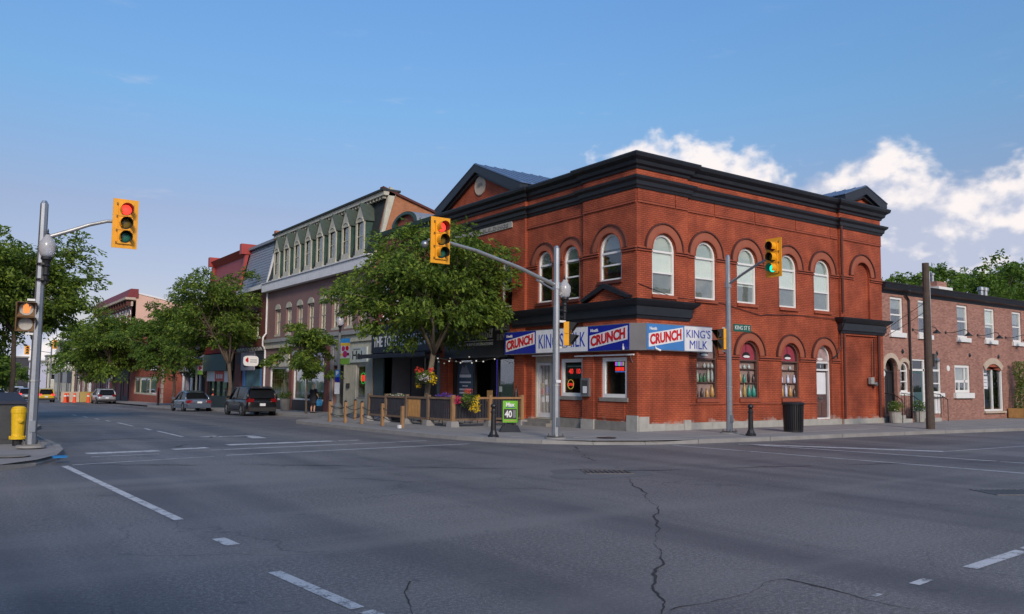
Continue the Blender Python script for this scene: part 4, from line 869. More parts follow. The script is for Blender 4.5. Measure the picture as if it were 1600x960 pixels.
# cafe front
MB(FL).box(13.0, 13.5, -.02, .08, sw(13)-.05, 4.6).build('brick_pier', 'brick_red', B2)
recess(B2, FL, 13.85, 19.7, sw(17)-.04, 3.1, -3.0, -.39, mat('cafe_wall', (.20, .20, .21), .8, var=.2, vs=.6))
MB(FL).box(13.9, 16.3, -2.95, -2.9, .1, 3.0).build('dark_door', 'room', B2); MB(FL).box(18.0, 18.06, -.8, -.74, .0, 3.0).build('mullion', 'dark_board', B2)
MB(FL).box(16.4, 17.2, -2.9, -2.85, 1.4, 2.1).build('wall_screen', 'room', B2); MB(FL).box(15, 19.4, -2.4, -1.8, sw(17), .95).build('counter', 'dark_board', B2)
tl = MB(FL).box(19.7, 20.85, -.5, .03, sw(20)-.1, 3.15).build('tiled_pillar', mat('mosaic', (.05, .085, .095), .4, var=.9, vs=26), B2)
MB(FL).box(13.5, 13.85, -.5, .03, sw(13)-.1, 3.1).build('tiled_pillar', 'mosaic', B2)
sb = thing('fascia_sign', 'dark navy cafe fascia with pale serif lettering half hidden by the tree', 'sign', (-.2, 17, 3.1))
MB(FL).box(13.52, 20.85, .03, .22, 3.3, 4.85).build('board', 'navy_board', sb)
text('THE TOASTED WALNUT', FL, 20.6, .22, 3.62, .58, 6.7, 'letters_white', sb, bold=.02); 
aw = thing('shop_awning', 'flat black awning over the cafe opening', 'awning', (-.5, 17, 3.1))
MB(FL).hexa([(13.3, .0, 3.14), (20.95, .0, 3.14), (20.95, 1.0, 3.06), (13.3, 1.0, 3.06), (13.3, .0, 3.28), (20.95, .0, 3.28), (20.95, 1.0, 3.18), (13.3, 1.0, 3.18)]).build('canopy', 'dark_board', aw, fix=True)
MB(FL).box(13.3, 20.95, .98, 1.02, 2.98, 3.2).build('valance', 'dark_board', aw)
# ------------------------------------------------------------------ mansard building with dormers
B3 = thing('mansard_building', 'long purple building with dark mansard roof and row of cream dormers', 'building', (3, 30, sw(30)))
wc = [22.6, 24.55, 26.53, 28.57, 30.62, 32.61, 34.72, 36.94]
sfr = [(21.95, 23.1, .8, 2.66), (25.0, 26.6, .0, 2.7), (28.0, 33.45, .45, 2.68), (34.2, 38.2, .35, 2.68)]
MB(FL).ext(rect(21.0, 39.3, sw(30)-.4, 8.4), -.4, 0, [arch(c-.55, c+.55, 4.98, 6.85, 7.22) for c in wc]+[rect(*q) for q in sfr], back=False).build('wall', 'purple_wall', B3)
for k, c in enumerate(wc):
    window(B3, FL, rect(c-.5, c+.5, 5.0, 6.85), -.12, .09, rails=[(5.95, .07)], posts=[(c, .05, 5.1, 6.8)], frame='cream_paint', blind=k % 3 == 0, blind_to=.45, bm='curtain', sill=(.1, .14, .12), sillm='cream_paint')
    MB(FL).ext(arch(c-.55, c+.55, 6.85, 6.86, 7.24), -.2, .03).build('window_head', 'cream_paint', B3)
MB(FL).box(21.0, 39.5, -.05, .42, 8.26, 8.86).build('eaves_fascia', 'white_paint', B3); MB(FL).box(21.0, 39.5, -.05, .50, 8.86, 8.93).build('gutter', 'white_paint', B3)
mz = [(.1, 8.93), (-.12, 9.6), (-.30, 10.4), (-.55, 11.5), (-.78, 12.4)]
mb = MB(FL)
for (d0, z0), (d1, z1) in zip(mz, mz[1:]): mb.quad([(21.0, d0, z0), (39.3, d0, z0), (39.3, d1, z1), (21.0, d1, z1)])
mb.build('mansard', 'slate', B3, fix=True)
MB(FL).box(20.9, 39.45, -1.1, -.35, 12.38, 12.62).build('roof_trim', 'cream_paint', B3); MB(FL).box(20.85, 39.5, -1.4, -.25, 12.62, 12.74).build('roof_edge', 'slate', B3)
for k in range(44): MB(FL).box(21.1+k*.415, 21.25+k*.415, -.6, -.42, 12.22, 12.38).build('bracket', 'cream_paint', B3)
dw = None
DC = [22.96+2.04*k for k in range(8)]
dor = MB(FL); a = 0
base = None
for k, c in enumerate(DC):
    if k == 0:
        fp = MB(FL); hole = rect(c-.42, c+.42, 9.42, 11.05)
        fp.ext([(c-.60, 9.02), (c+.60, 9.02), (c+.60, 11.1), (c+.66, 11.15), (c, 12.12), (c-.66, 11.15), (c-.60, 11.1)], .07, .14, [hole], back=True)
        base = fp.build('dormer', 'cream_paint', B3)
        MB(FL).box(c-.58, c-.52, -1.2, .068, 9.05, 11.1).build('cheek', 'trim_green', base); MB(FL).box(c+.52, c+.58, -1.2, .068, 9.05, 11.1).build('cheek', 'trim_green', base)
        for s_ in (-1, 1):
            MB(FL).hexa([(c+s_*.70, .18, 11.06), (c+s_*.70, -1.3, 11.06), (c, -1.3, 12.12), (c, .18, 12.12), (c+s_*.70, .18, 11.12), (c+s_*.70, -1.3, 11.12), (c, -1.3, 12.19), (c, .18, 12.19)]).build('gable_roof', 'roof_green', base, fix=True)
        ring(MB(FL), c, 11.02, .40, .50, .135, .18, 10, rz=.34).build('arch_trim', 'cream_paint', base)
        MB(FL).box(c-.68, c+.68, -.1, .20, 9.0, 9.12).build('sill', 'cream_paint', base)
        MB(FL).box(c-.42, c+.42, .03, .068, 10.2, 10.25).build('sash_rail', 'cream_paint', base)
        MB(FL).box(c-.44, c+.44, .02, .025, 9.40, 11.07).build('pane', 'glass', base); MB(FL).box(c-.5, c+.5, -.5, -.4, 9.3, 11.1).build('room', 'room', base); MB(FL).box(c-.40, c+.05, -.04, -.03, 10.3, 11.05).build('blind', 'blind_dim', base)
    else:
        cp = share(base, B3, (0, c-DC[0], 0))
        for ch in list(base.children): share(ch, cp)
# end wall seen above the lower roof next door
E0 = Fr((0, 21.0, 0), (1, 0, 0), (0, -1, 0))
MB(E0).ext([(-.1, 8.0), (12, 8.0), (12, 9.9), (6.5, 10.9), (1.0, 12.72), (.8, 12.72), (.3, 10.4)], -.3, -.004).build('end_wall', 'brick_orange', B3)
MB(E0).ext([(-.14, 8.9), (.16, 8.9), (.52, 10.4), (1.15, 12.7), (.75, 12.9), (.30, 10.4)], -.1, .10).build('end_fascia', 'cream_paint', B3)
mb = MB(E0); mb.hexa([(.3, -.3, 12.72), (.3, .14, 12.72), (6.5, .14, 10.95), (6.5, -.3, 10.95), (.3, -.3, 12.86), (.3, .14, 12.86), (6.5, .14, 11.07), (6.5, -.3, 11.07)]); mb.build('end_coping', 'moulding_dark', B3, fix=True)
random.seed(8); 
for k in range(26):
    a = random.uniform(2.6, 6.2); z = random.uniform(9.75, 10.9-(a-2.6)*.1); MB(E0).box(a, a+random.uniform(.12, .3), -.02, .012+random.uniform(0, .02), z, z+.09).build('exposed_brick', random.choice(['brick_row', 'stone_sand', 'cream_paint']), B3)
MB().box(1.2, 12, 21.0, 39.3, 10.6, 10.7).build('roof_deck', 'stone_dark', B3)
MB(E0).box(12.0, 12.2, -18, .0, 0, 10.9).build('rear_wall', 'brick_far', B3)
# ledge over the shops, shop fronts
MB(FL).box(21.0, 39.4, -.02, .30, 4.48, 4.72).build('ledge', 'grey_paint', B3); MB(FL).box(21.0, 39.4, -.02, .16, 4.05, 4.48).build('ledge_frieze', 'cream_paint', B3)
cl = MB(FL); cl.ext(rect(21.02, 24.9, sw(22)-.4, 4.05), .0, .06, [rect(21.9, 23.15, .75, 2.7)], back=False); cl.build('cream_cladding', 'cream_paint', B3)
window(B3, FL, rect(21.92, 23.13, .77, 2.68), .02, .08, frame='grey_paint', room='room', name='shop_window')
MB(FL).box(24.9, 26.4, .0, .05, 2.7, 4.05).build('grey_cladding', 'grey_paint', B3); MB(FL).box(26.6, 27.0, .0, .05, sw(26)-.3, 4.05).build('grey_cladding', 'grey_paint', B3)
MB(FL).box(25.0, 26.6, -.38, -.3, -.3, 2.7).build('doorway', 'room', B3)
MB(FL).box(27.05, 27.85, -.02, .09, sw(27)-.4, 4.05).build('brick_pier', 'brown_red', B3)
MB(FL).box(33.5, 34.1, -.02, .09, sw(33)-.4, 2.7).build('brick_pier', 'brown_red', B3)
for a0, a1, z0, ps_ in [(28.0, 33.45, .45, [29.6, 31.3]), (34.2, 38.2, .35, [])]:
    window(B3, FL, rect(a0+.01, a1-.01, z0+.01, 2.67), -.04, .10, posts=[(p, .08, z0+.1, 2.6) for p in ps_], room='room_warm', name='shop_window')
    MB(FL).box(a0, a1, -.01, .05, -.8, z0).build('stall_riser', 'black_shop', B3)
mb = MB(FL)
for k in range(7): mb.box(34.5+k*.52, 34.53+k*.52, -.14, -.12, .5, 2.55)
for k in range(4): mb.box(34.3, 38.1, -.139, -.125, .8+k*.5, .83+k*.5)
mb.build('display_rack', 'wood_gold', B3)
mat('cloth_blue', (.03, .16, .35), .8); mat('cloth_tan', (.4, .3, .2), .8)
for a, z, mm in [(29.0, .9, 'cloth_blue'), (30.2, 1.1, 'letters_white'), (31.9, .7, 'dark_board'), (32.7, .9, 'bottle_p'), (28.5, .7, 'cloth_tan'), (35.2, .6, 'sign_red'), (36.6, .8, 'cloth_tan')]:
    MB(FL).lathe((a, -.5, z-.3), [(.0, 0), (.12, 0), (.2, .5), (.22, .95), (.09, 1.1), (.1, 1.25), (0, 1.32)], 10).build('mannequin', mm, B3, smooth=True)
MB().tube([(-.08, 39.15, 8.3), (-.08, 39.15, 5.2), (-.3, 39.15, 4.9), (-.3, 39.15, 4.3), (-.1, 39.15, 4.0), (-.1, 39.15, -.3)], .07, 8).build('downpipe', 'white_paint', B3)
sg = thing('fascia_sign', 'pale shop fascia with red script lettering behind the small tree', 'sign', (-.1, 36, 2.7)); MB(FL).box(34.15, 38.3, .02, .12, 2.7, 3.55).build('board', 'cream_paint', sg); text('Cast', FL, 38.15, .12, 2.9, .5, 1.9, 'sign_red', sg, bold=.03)
sg = thing('fascia_sign', 'pale blue-white shop fascia above the clothing display windows', 'sign', (-.1, 30.7, 2.7)); MB(FL).box(28.0, 33.5, .02, .12, 2.7, 3.75).build('board', 'lavender', sg); MB(FL).box(28.1, 33.4, .12, .125, 2.8, 2.86).build('stripe', 'sign_navy_text', sg)
sg = thing('fascia_sign', 'small pale shop sign with dark lettering next to the street banner', 'sign', (-.1, 22.9, 2.8)); MB(FL).box(21.6, 24.2, .07, .16, 2.83, 3.72).build('board', mat('sign_pale', (.42, .47, .46), .6), sg); text('Hal', FL, 23.5, .16, 3.0, .5, 1.3, 'black_shop', sg, bold=.01); MB(FL).box(22.4, 23.4, .16, .165, 3.56, 3.62).build('text_line', 'letters_grey', sg)
nn = thing('open_sign', 'small red glowing sign in the window of the cream shop front', 'neon sign', (.2, 22.5, 1.9)); MB(FL).box(22.3, 22.8, -.13, -.115, 1.75, 2.1).build('panel', 'neon_red', nn); ring(MB(FL), 22.55, 1.92, .30, .33, -.13, -.115, 14, ang1=2*math.pi).build('green_ring', 'neon_mix_g', nn)
# ------------------------------------------------------------------ grey mansard and red mansard neighbours
B4 = thing('grey_mansard_building', 'narrow building with pale grey shingled mansard roof', 'building', (3, 42.5, sw(42)))
MB(FL).ext(rect(39.302, 46.0, sw(42)-.5, 8.7), -.4, 0, [rect(c-.55, c+.55, 5.0, 7.0) for c in (41.3, 44.1)]+[rect(40.0, 45.2, -.4, 3.0)], back=False).build('wall', 'brown_red', B4)
for c in (41.3, 44.1): window(B4, FL, rect(c-.54, c+.54, 5.01, 6.99), -.1, .09, rails=[(6, .06)], sill=(.1, .14, .12), sillm='white_paint')
MB(FL).box(39.35, 46.0, -.05, .35, 8.6, 8.9).build('eaves_fascia', 'white_paint', B4)
for k in range(15):
    z = 8.92+k*.225; d = .05-.75*(k/15)**1.15; d2 = .05-.75*((k+1)/15)**1.15
    MB(FL).hexa([(39.5, d, z), (45.9, d, z), (45.9, d-.1, z), (39.5, d-.1, z), (39.5, d2-.03, z+.225), (45.9, d2-.03, z+.225), (45.9, d2-.13, z+.225), (39.5, d2-.13, z+.225)]).build('shingle_course', 'slate_grey', B4, fix=True)
for a in (39.42, 45.95):
    MB(FL).hexa([(a-.1, .12, 8.9), (a+.1, .12, 8.9), (a+.1, -.1, 8.9), (a-.1, -.1, 8.9), (a-.1, -.60, 12.35), (a+.1, -.60, 12.35), (a+.1, -.9, 12.35), (a-.1, -.9, 12.35)]).build('edge_trim', 'white_paint', B4, fix=True)
MB(FL).box(39.4, 46, -1.2, -.45, 12.3, 12.5).build('roof_edge', 'slate_grey', B4); MB(FL).box(39.1, 39.55, -2.2, -.4, 12.3, 13.0).build('parapet_fin', 'brick_orange', B4)
MB(FL).box(39.35, 46, -.02, .2, 3.95, 4.25).build('ledge', 'letters_grey', B4)
for k in range(9): ring(MB(FL), 40.0+k*.68, 3.98, .20, .25, .0, .22, 6).build('scroll_trim', 'letters_white', B4)
MB(FL).box(39.4, 46, .0, .1, 3.0, 3.95).build('fascia', 'navy_board', B4)
recess(B4, FL, 40.0, 45.2, -.4, 3.0, -1.5, -.39, 'room')
MB(FL).box(40.8, 44.1, -.14, -.10, -.1, 2.6).build('window_mural', mat('mural_teal', (.06, .16, .20), .5, var=.7, vs=1.2), B4); MB(FL).box(44.3, 45.1, -.14, -.10, -.1, 2.6).build('window_panel', 'sign_blue_light', B4); MB(FL).box(40.05, 40.7, -.14, -.10, -.1, 2.6).build('window_panel', 'sign_blue_light', B4)
sg = thing('square_sign', 'square grey shop sign with dark head-shaped emblem', 'sign', (-.2, 43, 2.6)); MB(FL).box(41.4, 44.6, .10, .2, 2.5, 4.0).build('board', 'lavender', sg); ring(MB(FL), 43.3, 3.15, .35, .5, .19, .21, 14).build('emblem', 'black_shop', sg); MB(FL).ext([(42.8, 2.75), (43.8, 2.75), (43.75, 3.2), (43.3, 3.0), (42.85, 3.2)], .19, .21).build('emblem', 'black_shop', sg)
sg = thing('hanging_sign', 'white rounded hanging sign with red fruit emblem over the pavement', 'sign', (-1.3, 39.8, 3.2))
HS = Fr((-1.0, 39.6, 0), (.62, 0, 0), (0, -1, 0))
MB(HS).ext([(-.9+1.8*.5*(1+math.copysign(abs(math.cos(q))**.5, math.cos(q))), 3.15+.38*math.copysign(abs(math.sin(q))**.5, math.sin(q))) for q in [2*math.pi*k/24 for k in range(24)]], -.06, .06).build('board', 'letters_white', sg)
for a, z in [(-.55, 3.2), (-.42, 3.3), (-.40, 3.14)]: MB(HS).lathe((a, .06, z), [(0, 0), (.11, 0), (.11, .01), (0, .01)], 12, axis=(0, 1, 0)).build('emblem', 'sign_red', sg)
for z in (3.05, 3.2): MB(HS).box(-.1, .7, .06, .066, z, z+.05).build('text_line', 'letters_grey', sg)
MB().tube([(.0, 39.6, 3.75), (-2.3, 39.6, 3.75)], .03, 6).build('bracket', 'iron_black', sg); MB().tube([(-1.6, 39.6, 3.75), (-1.6, 39.6, 3.45)], .015, 5).build('hanger', 'iron_black', sg)
B5 = thing('red_mansard_building', 'building with plain dark red mansard roof between red parapet fins', 'building', (3, 51, sw(51)))
MB(FL).ext(rect(46.002, 55.6, sw(51)-.4, 8.8), -.4, 0, [rect(c-.6, c+.6, 5.0, 7.2) for c in (48, 50.8, 53.6)]+[rect(46.9, 54.8, sw(51)-.3, 3.9)], back=False).build('wall', 'brown_red', B5)
for c in (48, 50.8, 53.6): window(B5, FL, rect(c-.59, c+.59, 5.01, 7.19), -.1, .1, rails=[(6.1, .06)], sill=(.1, .14, .12), sillm='cream_paint')
mb = MB(FL); mz = [(.1, 8.8), (-.15, 10), (-.35, 11.2), (-.45, 11.9)]
for (d0, z0), (d1, z1) in zip(mz, mz[1:]): mb.quad([(46.1, d0, z0), (55.5, d0, z0), (55.5, d1, z1), (46.1, d1, z1)])
mb.build('mansard', 'red_mansard', B5, fix=True)
MB(FL).hexa([(46.1, -.45, 11.88), (55.5, -.45, 11.88), (55.5, -1.2, 11.88), (46.1, -1.2, 11.88), (46.1, .05, 12.4), (55.5, .05, 12.4), (55.5, -1.2, 12.4), (46.1, -1.2, 12.4)]).build('roof_overhang', 'red_trim', B5, fix=True)
for a in (46.05, 55.5):
    MB(FL).hexa([(a-.2, .2, 8.8), (a+.2, .2, 8.8), (a+.2, -1.5, 8.8), (a-.2, -1.5, 8.8), (a-.2, -.25, 12), (a+.2, -.25, 12), (a+.2, -1.5, 12), (a-.2, -1.5, 12)]).build('parapet_fin', 'red_trim', B5, fix=True)
    MB(FL).box(a-.28, a+.28, -1.6, .12, 12.0, 12.85).build('fin_cap', 'red_trim', B5)
MB(FL).box(46.05, 55.6, -.02, .3, 4.0, 4.6).build('ledge', 'maroon', B5)
MB(FL).box(47.6, 54.6, -.1, .5, 2.5, 3.9).build('awning_panel', mat('awning_green', (.10, .14, .13), .7, var=.15), B5)
recess(B5, FL, 46.9, 54.8, sw(51)-.3, 3.9, -1.2, -.39, 'room')
MB(FL).box(47.2, 54.6, -.3, -.1, sw(51)-.3, .35).build('stall_riser', 'dark_green', B5)
for a in (47.3, 49.2, 51.2, 53.0, 54.5): MB(FL).box(a-.08, a+.08, -.3, -.08, .35, 2.5).build('mullion', 'dark_green', B5)
for a0, a1 in [(49.3, 51.1), (51.3, 52.9), (53.1, 54.4)]: MB(FL).box(a0, a1, -.2, -.19, .35, 2.5).build('pane', 'glass', B5)
MB(FL).box(47.4, 49.1, -.25, -.2, sw(51), 2.4).build('door', 'dark_green', B5)
sg = thing('fascia_sign', 'row of white and red sign panels above the green shop front', 'sign', (-.5, 51, 2)); MB(FL).box(47.8, 49.2, .1, .16, 1.55, 2.48).build('panel', 'letters_white', sg); MB(FL).box(49.2, 52.0, .1, .17, 1.6, 2.48).build('panel', 'sign_red', sg); MB(FL).box(52.0, 54.5, .1, .16, 1.6, 2.48).build('panel', 'letters_white', sg)
for k in range(4): MB(FL).box(49.7+k*.5, 50.0+k*.5, .17, .176, 1.85, 2.2).build('letter_block', 'letters_white', sg)
MB().box(1.2, 12, 39.3, 55.6, 11.9, 12.0).build('roof_deck', 'stone_dark', B5)
# ------------------------------------------------------------------ further up the street
def shop_row(par, a0, a1, n, mats, z0, z1, d=0.05):
    w_ = (a1-a0)/n
    for k in range(n):
        s0 = a0+k*w_; m = mats[k % len(mats)]
        f = MB(FL); f.ext(rect(s0+.02, s0+w_-.02, z0-.3, z1), d-.25, d+.02, [rect(s0+w_*.1, s0+w_*.62, z0+.7, z0+2.5), rect(s0+w_*.7, s0+w_*.92, z0+.05, z0+2.5)], back=False); f = f.build('shop_front', m, par)
        MB(FL).box(s0+w_*.1, s0+w_*.62, d-.12, d-.11, z0+.7, z0+2.5).build('pane', 'glass_dark', f); MB(FL).box(s0+w_*.7, s0+w_*.92, d-.14, d-.12, z0+.05, z0+2.5).build('door', ['dark_board', 'bottle_y', 'dark_board', 'maroon'][k % 4], f)
        MB(FL).box(s0+.1, s0+w_-.1, d-.6, d-.5, z0, z1).build('interior', 'room', f)
B6 = thing('setback_building', 'pale grey set-back building with white porch columns behind the street tree', 'building', (5, 64, sw(64)))
FS = Fr((2.0, 0, 0), (0, 1, 0), (-1, 0, 0))
MB(FS).ext(rect(55.6, 72, sw(64)-.5, 7.0), -.4, 0, [rect(c-.6, c+.6, 3.9, 5.6) for c in (58, 61.5, 65, 68.5)]+[rect(57, 71, -.7, 2.6)], back=False).build('wall', 'lavender', B6)
for c in (58, 61.5, 65, 68.5): window(B6, FS, rect(c-.59, c+.59, 3.91, 5.59), -.1, .1, rails=[(4.8, .06)])
recess(B6, FS, 57, 71, -.75, 2.6, -1.5, -.39, 'room')
for a in (57.2, 60.5, 64, 67.4, 70.8): MB(FS).lathe((a, .25, sw(a)-.1), [(.2, 0), (.2, .2), (.15, .25), (.13, 3.0), (.2, 3.1), (.2, 3.3), (0, 3.3)], 10).build('column', 'letters_white', B6)
MB(FS).box(56, 72, .0, .6, 2.55, 3.1).build('porch_beam', 'grey_paint', B6)
B7 = thing('red_sided_building', 'low red brick shop with sand quoins and red vertical siding above', 'building', (4, 81, sw(81)))
z0 = sw(80)
MB(FL).ext(rect(72, 90.8, z0-.5, 4.5), -.4, 0, [rect(75.2, 87.8, -.1, 2.0)], back=False).build('wall', 'brick_far', B7)
MB().box(0.0, 9, 71.8, 72.0, z0-.5, 7.2).build('end_wall', 'brick_far', B7)
for a in (72.35,):
    for k in range(9): MB(FL).box(a-.35, a+(.75 if k % 2 else .45), -.02, .05, z0+k*.55, z0+k*.55+.5).build('quoin', 'stone_sand', B7)
for k in range(60): MB(FL).box(72.05+k*.312, 72.32+k*.312, -.1, .05+.02*(k % 2), 4.5, 7.2).build('siding_board', mat('siding_red', (.36, .10, .09), .7, var=.12), B7)
for k in range(20): MB().box(.05+k*.4, .42+k*.4, 71.72, 71.81, 4.5, 7.2).build('siding_board', 'siding_red', B7)
window(B7, FL, rect(75.21, 87.79, -.09, 1.99), -.08, .2, posts=[(79.2, .4, 0, 1.9), (84.5, .4, 0, 1.9)], frame='cream_paint', room='room_warm', name='shop_window')
sg = thing('fascia_sign', 'blue and white lettered sign on the red brick shop', 'sign', (-.1, 79, 3.2)); MB(FL).box(79.2, 81.2, .03, .1, 2.75, 3.4).build('panel', 'sign_blue', sg)
for k in range(5): MB(FL).box(74.8+k*.75, 75.3+k*.75, .02, .1, 2.7, 3.35).build('letter_block', 'letters_white', sg)
B8 = thing('tall_far_building', 'tall far building with pink side wall and maroon bracketed cornice', 'building', (5, 104, sw(104)))
MB(FL).ext(rect(91, 118, -2, 11.6), -.4, 0, [arch(92.6+k*2.25-.6, 92.6+k*2.25+.6, 8.2, 9.9) for k in range(11)]+[arch(92.6+k*2.25-.6, 92.6+k*2.25+.6, 4.2, 6.4) for k in range(11)], back=False).build('wall', 'maroon', B8)
for k in range(11):
    for zz, zs in ((8.2, 9.9), (4.2, 6.4)):
        c = 92.6+k*2.25; window(B8, FL, arch(c-.59, c+.59, zz+.01, zs), -.1, .12, frame='letters_white', rails=[(zs-.4, .1)])
        if zz > 8: ring(MB(FL), c, zs, .6, .78, -.02, .08, 8).build('window_head', 'letters_white', B8)
MB(FL).box(90.9, 118, -.02, .2, 10.9, 11.5).build('frieze', 'stone_sand', B8)
for k in range(15): MB(FL).box(91.2+k*1.85, 91.7+k*1.85, .0, .7, 10.95, 11.7).build('cornice_bracket', 'moulding_dark', B8)
MB(FL).box(90.8, 118, -.3, .9, 11.7, 12.0).build('cornice', 'stone_sand', B8); MB(FL).hexa([(90.8, .8, 12.0), (118, .8, 12.0), (118, -.6, 12.0), (90.8, -.6, 12.0), (90.8, .3, 13.1), (118, .3, 13.1), (118, -.6, 13.1), (90.8, -.6, 13.1)]).build('parapet', 'maroon', B8, fix=True)
EF = Fr((0, 91, 0), (1, 0, 0), (0, -1, 0)); MB(EF).ext([(0, -2), (16, -2), (16, 9.6), (.6, 12.5), (0, 12.2)], -.3, 0).build('side_wall', 'pink_wall', B8); MB(EF).hexa([(.3, -.3, 12.55), (.3, .1, 12.55), (16, .1, 9.62), (16, -.3, 9.62), (.3, -.3, 12.75), (.3, .1, 12.75), (16, .1, 9.8), (16, -.3, 9.8)]).build('coping', 'letters_white', B8, fix=True)
shop_row(B8, 91, 118, 5, ['dark_board', 'teal_dark', 'lavender', 'dark_board', 'dark_green'], sw(104), 3.4)
B9 = thing('brown_far_building', 'low red-brown far shop with white sign panel past the tall building', 'building', (4, 128, sw(128)))
MB(FL).ext(rect(118.05, 140, -2.2, 5.2), -.4, 0, [rect(121, 126, -1.2, 2.2), rect(128, 131, -1.4, 2.2), rect(133, 138, -1.2, 2.2)], back=False).build('wall', 'brown_red', B9)
for a0, a1 in [(121, 126), (128, 131), (133, 138)]: window(B9, FL, rect(a0+.02, a1-.02, -1.18 if a0 != 128 else -1.38, 2.18), -.1, .15, frame='grey_paint', name='shop_window')
MB(FL).ext([(118.05, 5.2), (140, 5.2), (140, 5.6), (129, 8.6), (118.05, 5.6)], -6, 0).build('gable', mat('shingle_brown', (.10, .085, .08), .8), B9)
sg = thing('fascia_sign', 'white sign panel with dark round emblem on the red-brown far shop', 'sign', (-.1, 124, 3)); MB(FL).box(120.5, 126, .02, .3, 3.0, 5.0).build('board', 'letters_white', sg); ring(MB(FL), 123.2, 4.0, .4, .65, .29, .34, 12, ang1=5.4).build('emblem', 'dark_green', sg)
B10 = thing('white_far_building', 'white two-storey building at the far end of the street', 'building', (4, 150, sw(150)))
MB(FL).ext(rect(140.05, 165, -2.5, 8.2), -.4, .4, [rect(141+k*4, 142.8+k*4, 3.2, 6) for k in range(6)], back=True).build('wall', 'cream_paint', B10)
for k in range(6): window(B10, FL, rect(141.02+k*4, 142.78+k*4, 3.22, 5.98), .3, .15, rails=[(4.6, .12)])
MB().box(.0, 8, 139.9, 140.05, -2.5, 8.2).build('end_wall', 'cream_paint', B10); MB(FL).box(139.9, 165, -.4, .8, 8.2, 8.7).build('cornice', 'grey_paint', B10); shop_row(B10, 140.1, 165, 4, ['dark_board', 'grey_paint'], sw(150), 2.9, .45)
# building closing the view where the street bends
FE = Fr((0, 235, 0), (1, 0, 0), (0, -1, 0))
for (x0, x1, h, m, lb) in [(-4.5, .5, 7.0, 'dark_board', 'dark grey flat-roofed building closing the far end of the street'), (-16, -4.7, 4.2, 'letters_white', 'small white building at the far end of the street'), (.7, 5.0, 6.0, 'lavender', 'grey building at the far bend of the street'), (5.2, 11, 7.6, 'cream_paint', 'cream far building beside the far signal')]:
    o = thing('far_building', lb, 'building', ((x0+x1)/2, 236, -2.3)); n = int((x1-x0)/2.6)
    hol = [rect(x0+.8+k*2.5, x0+2.2+k*2.5, zz, zz+1.6) for k in range(n) for zz in ([1.2, 4.2] if h > 6.6 else [1.2])]
    MB(FE).ext(rect(x0, x1, -3.2, h), -8, 0, hol, back=True).build('wall', m, o)
    for q in hol: window(o, FE, [(a, z) for a, z in q], -.1, .12)
    MB(FE).box(x0-.2, x1+.2, -8, .3, h, h+.4).build('parapet', 'stone_dark', o)

o = thing('folded_parasol', 'folded black parasol leaning by the shop door pier', 'parasol', (-.45, 6.62, sw(6.6)))
MB().lathe((-.45, 6.62, sw(6.6)), [(0, 0), (.16, 0), (.16, .05), (.03, .06), (.03, .3), (.09, .36), (.11, .9), (.07, 1.35), (.02, 1.5), (0, 1.52)], 10).build('canopy', 'iron_black', o); MB().tube([(-.45, 6.62, sw(6.6)), (-.45, 6.62, 1.65)], .02, 6).build('pole', 'iron_black', o)
tag(MB(FL).box(24.0, 24.35, .06, .16, 1.35, 1.62).build('mail_box', 'iron_black'), 'small black mail box on the cream shop front', 'mail box')
# ------------------------------------------------------------------ brick row house on the cross street
F2 = Fr((0, .15, 0), (1, 0, 0), (0, -1, 0))
RB = thing('row_building', 'two-storey mottled brick row with white window frames and black eaves', 'building', (25, 4, KH))
ru = [17.04, 19.52, 23.28, 26.23, 29.39, 32.5, 35.5]
holes = [rect(c-.56, c+.56, 4.30, 6.0) for c in ru]+[arch(15.86, 16.94, .45, 2.55), arch(17.2, 17.95, 1.5, 2.55), rect(18.28, 20.92, .45, 3.1), rect(22.3, 23.87, 1.47, 2.9), rect(25.3, 27.44, .5, 2.85), rect(30.2, 32.6, .5, 2.9)]
MB(F2).ext(rect(15.56, 38, .05, 6.15), -.35, 0, holes, back=False).build('wall', 'brick_row', RB)
for k, c in enumerate(ru):
    window(RB, F2, rect(c-.555, c+.555, 4.305, 5.995), -.06, .11, rails=[(5.15, .07)], blind=True, blind_to=[.3, .55, .35, .62, .4, .5, .5][k], bm='blind_grey' if k != 3 else 'blind', name='window')
    MB(F2).box(c-.68, c+.68, -.05, .10, 4.08, 4.298).build('sill', 'white_frame', RB)
# arched entrance with stone surround
ad = arch(15.865, 16.935, .455, 2.55)
w_ = MB(F2); ring_poly(w_, ad, shrink(None, ad, .07, 0, 0), -.3, -.16); w_.box(15.9, 16.9, -.29, -.17, 2.42, 2.5)
w_ = w_.build('arched_door', 'iron_black', RB, fix=True); MB(F2).box(15.93, 16.87, -.26, -.22, .46, 2.42).build('leaf', 'black_shop', w_)
for a0, a1, z0, z1 in [(16.02, 16.36, .6, 1.2), (16.44, 16.78, .6, 1.2), (16.02, 16.36, 1.35, 2.3), (16.44, 16.78, 1.35, 2.3)]: MB(F2).box(a0, a1, -.219, -.205, z0, z1).build('panel', 'black_shop', w_)
MB(F2).ext(arch(15.94, 16.86, 2.5, 2.56), -.25, -.24).build('fanlight', 'glass_dark', w_); MB(F2).lathe((16.78, -.2, 1.4), [(0, 0), (.03, 0), (.03, .05), (0, .05)], 8, axis=(0, 1, 0)).build('knob', 'chrome', w_)
recess(RB, F2, 15.86, 16.94, .45, 3.1, -.9, -.34, 'room')
ring(MB(F2), 16.40, 2.55, .55, .78, -.02, .05, 12).build('stone_arch', 'stone_sand', RB); ring(MB(F2), 17.575, 2.55, .385, .58, -.02, .04, 12).build('stone_arch', 'stone_sand', RB)
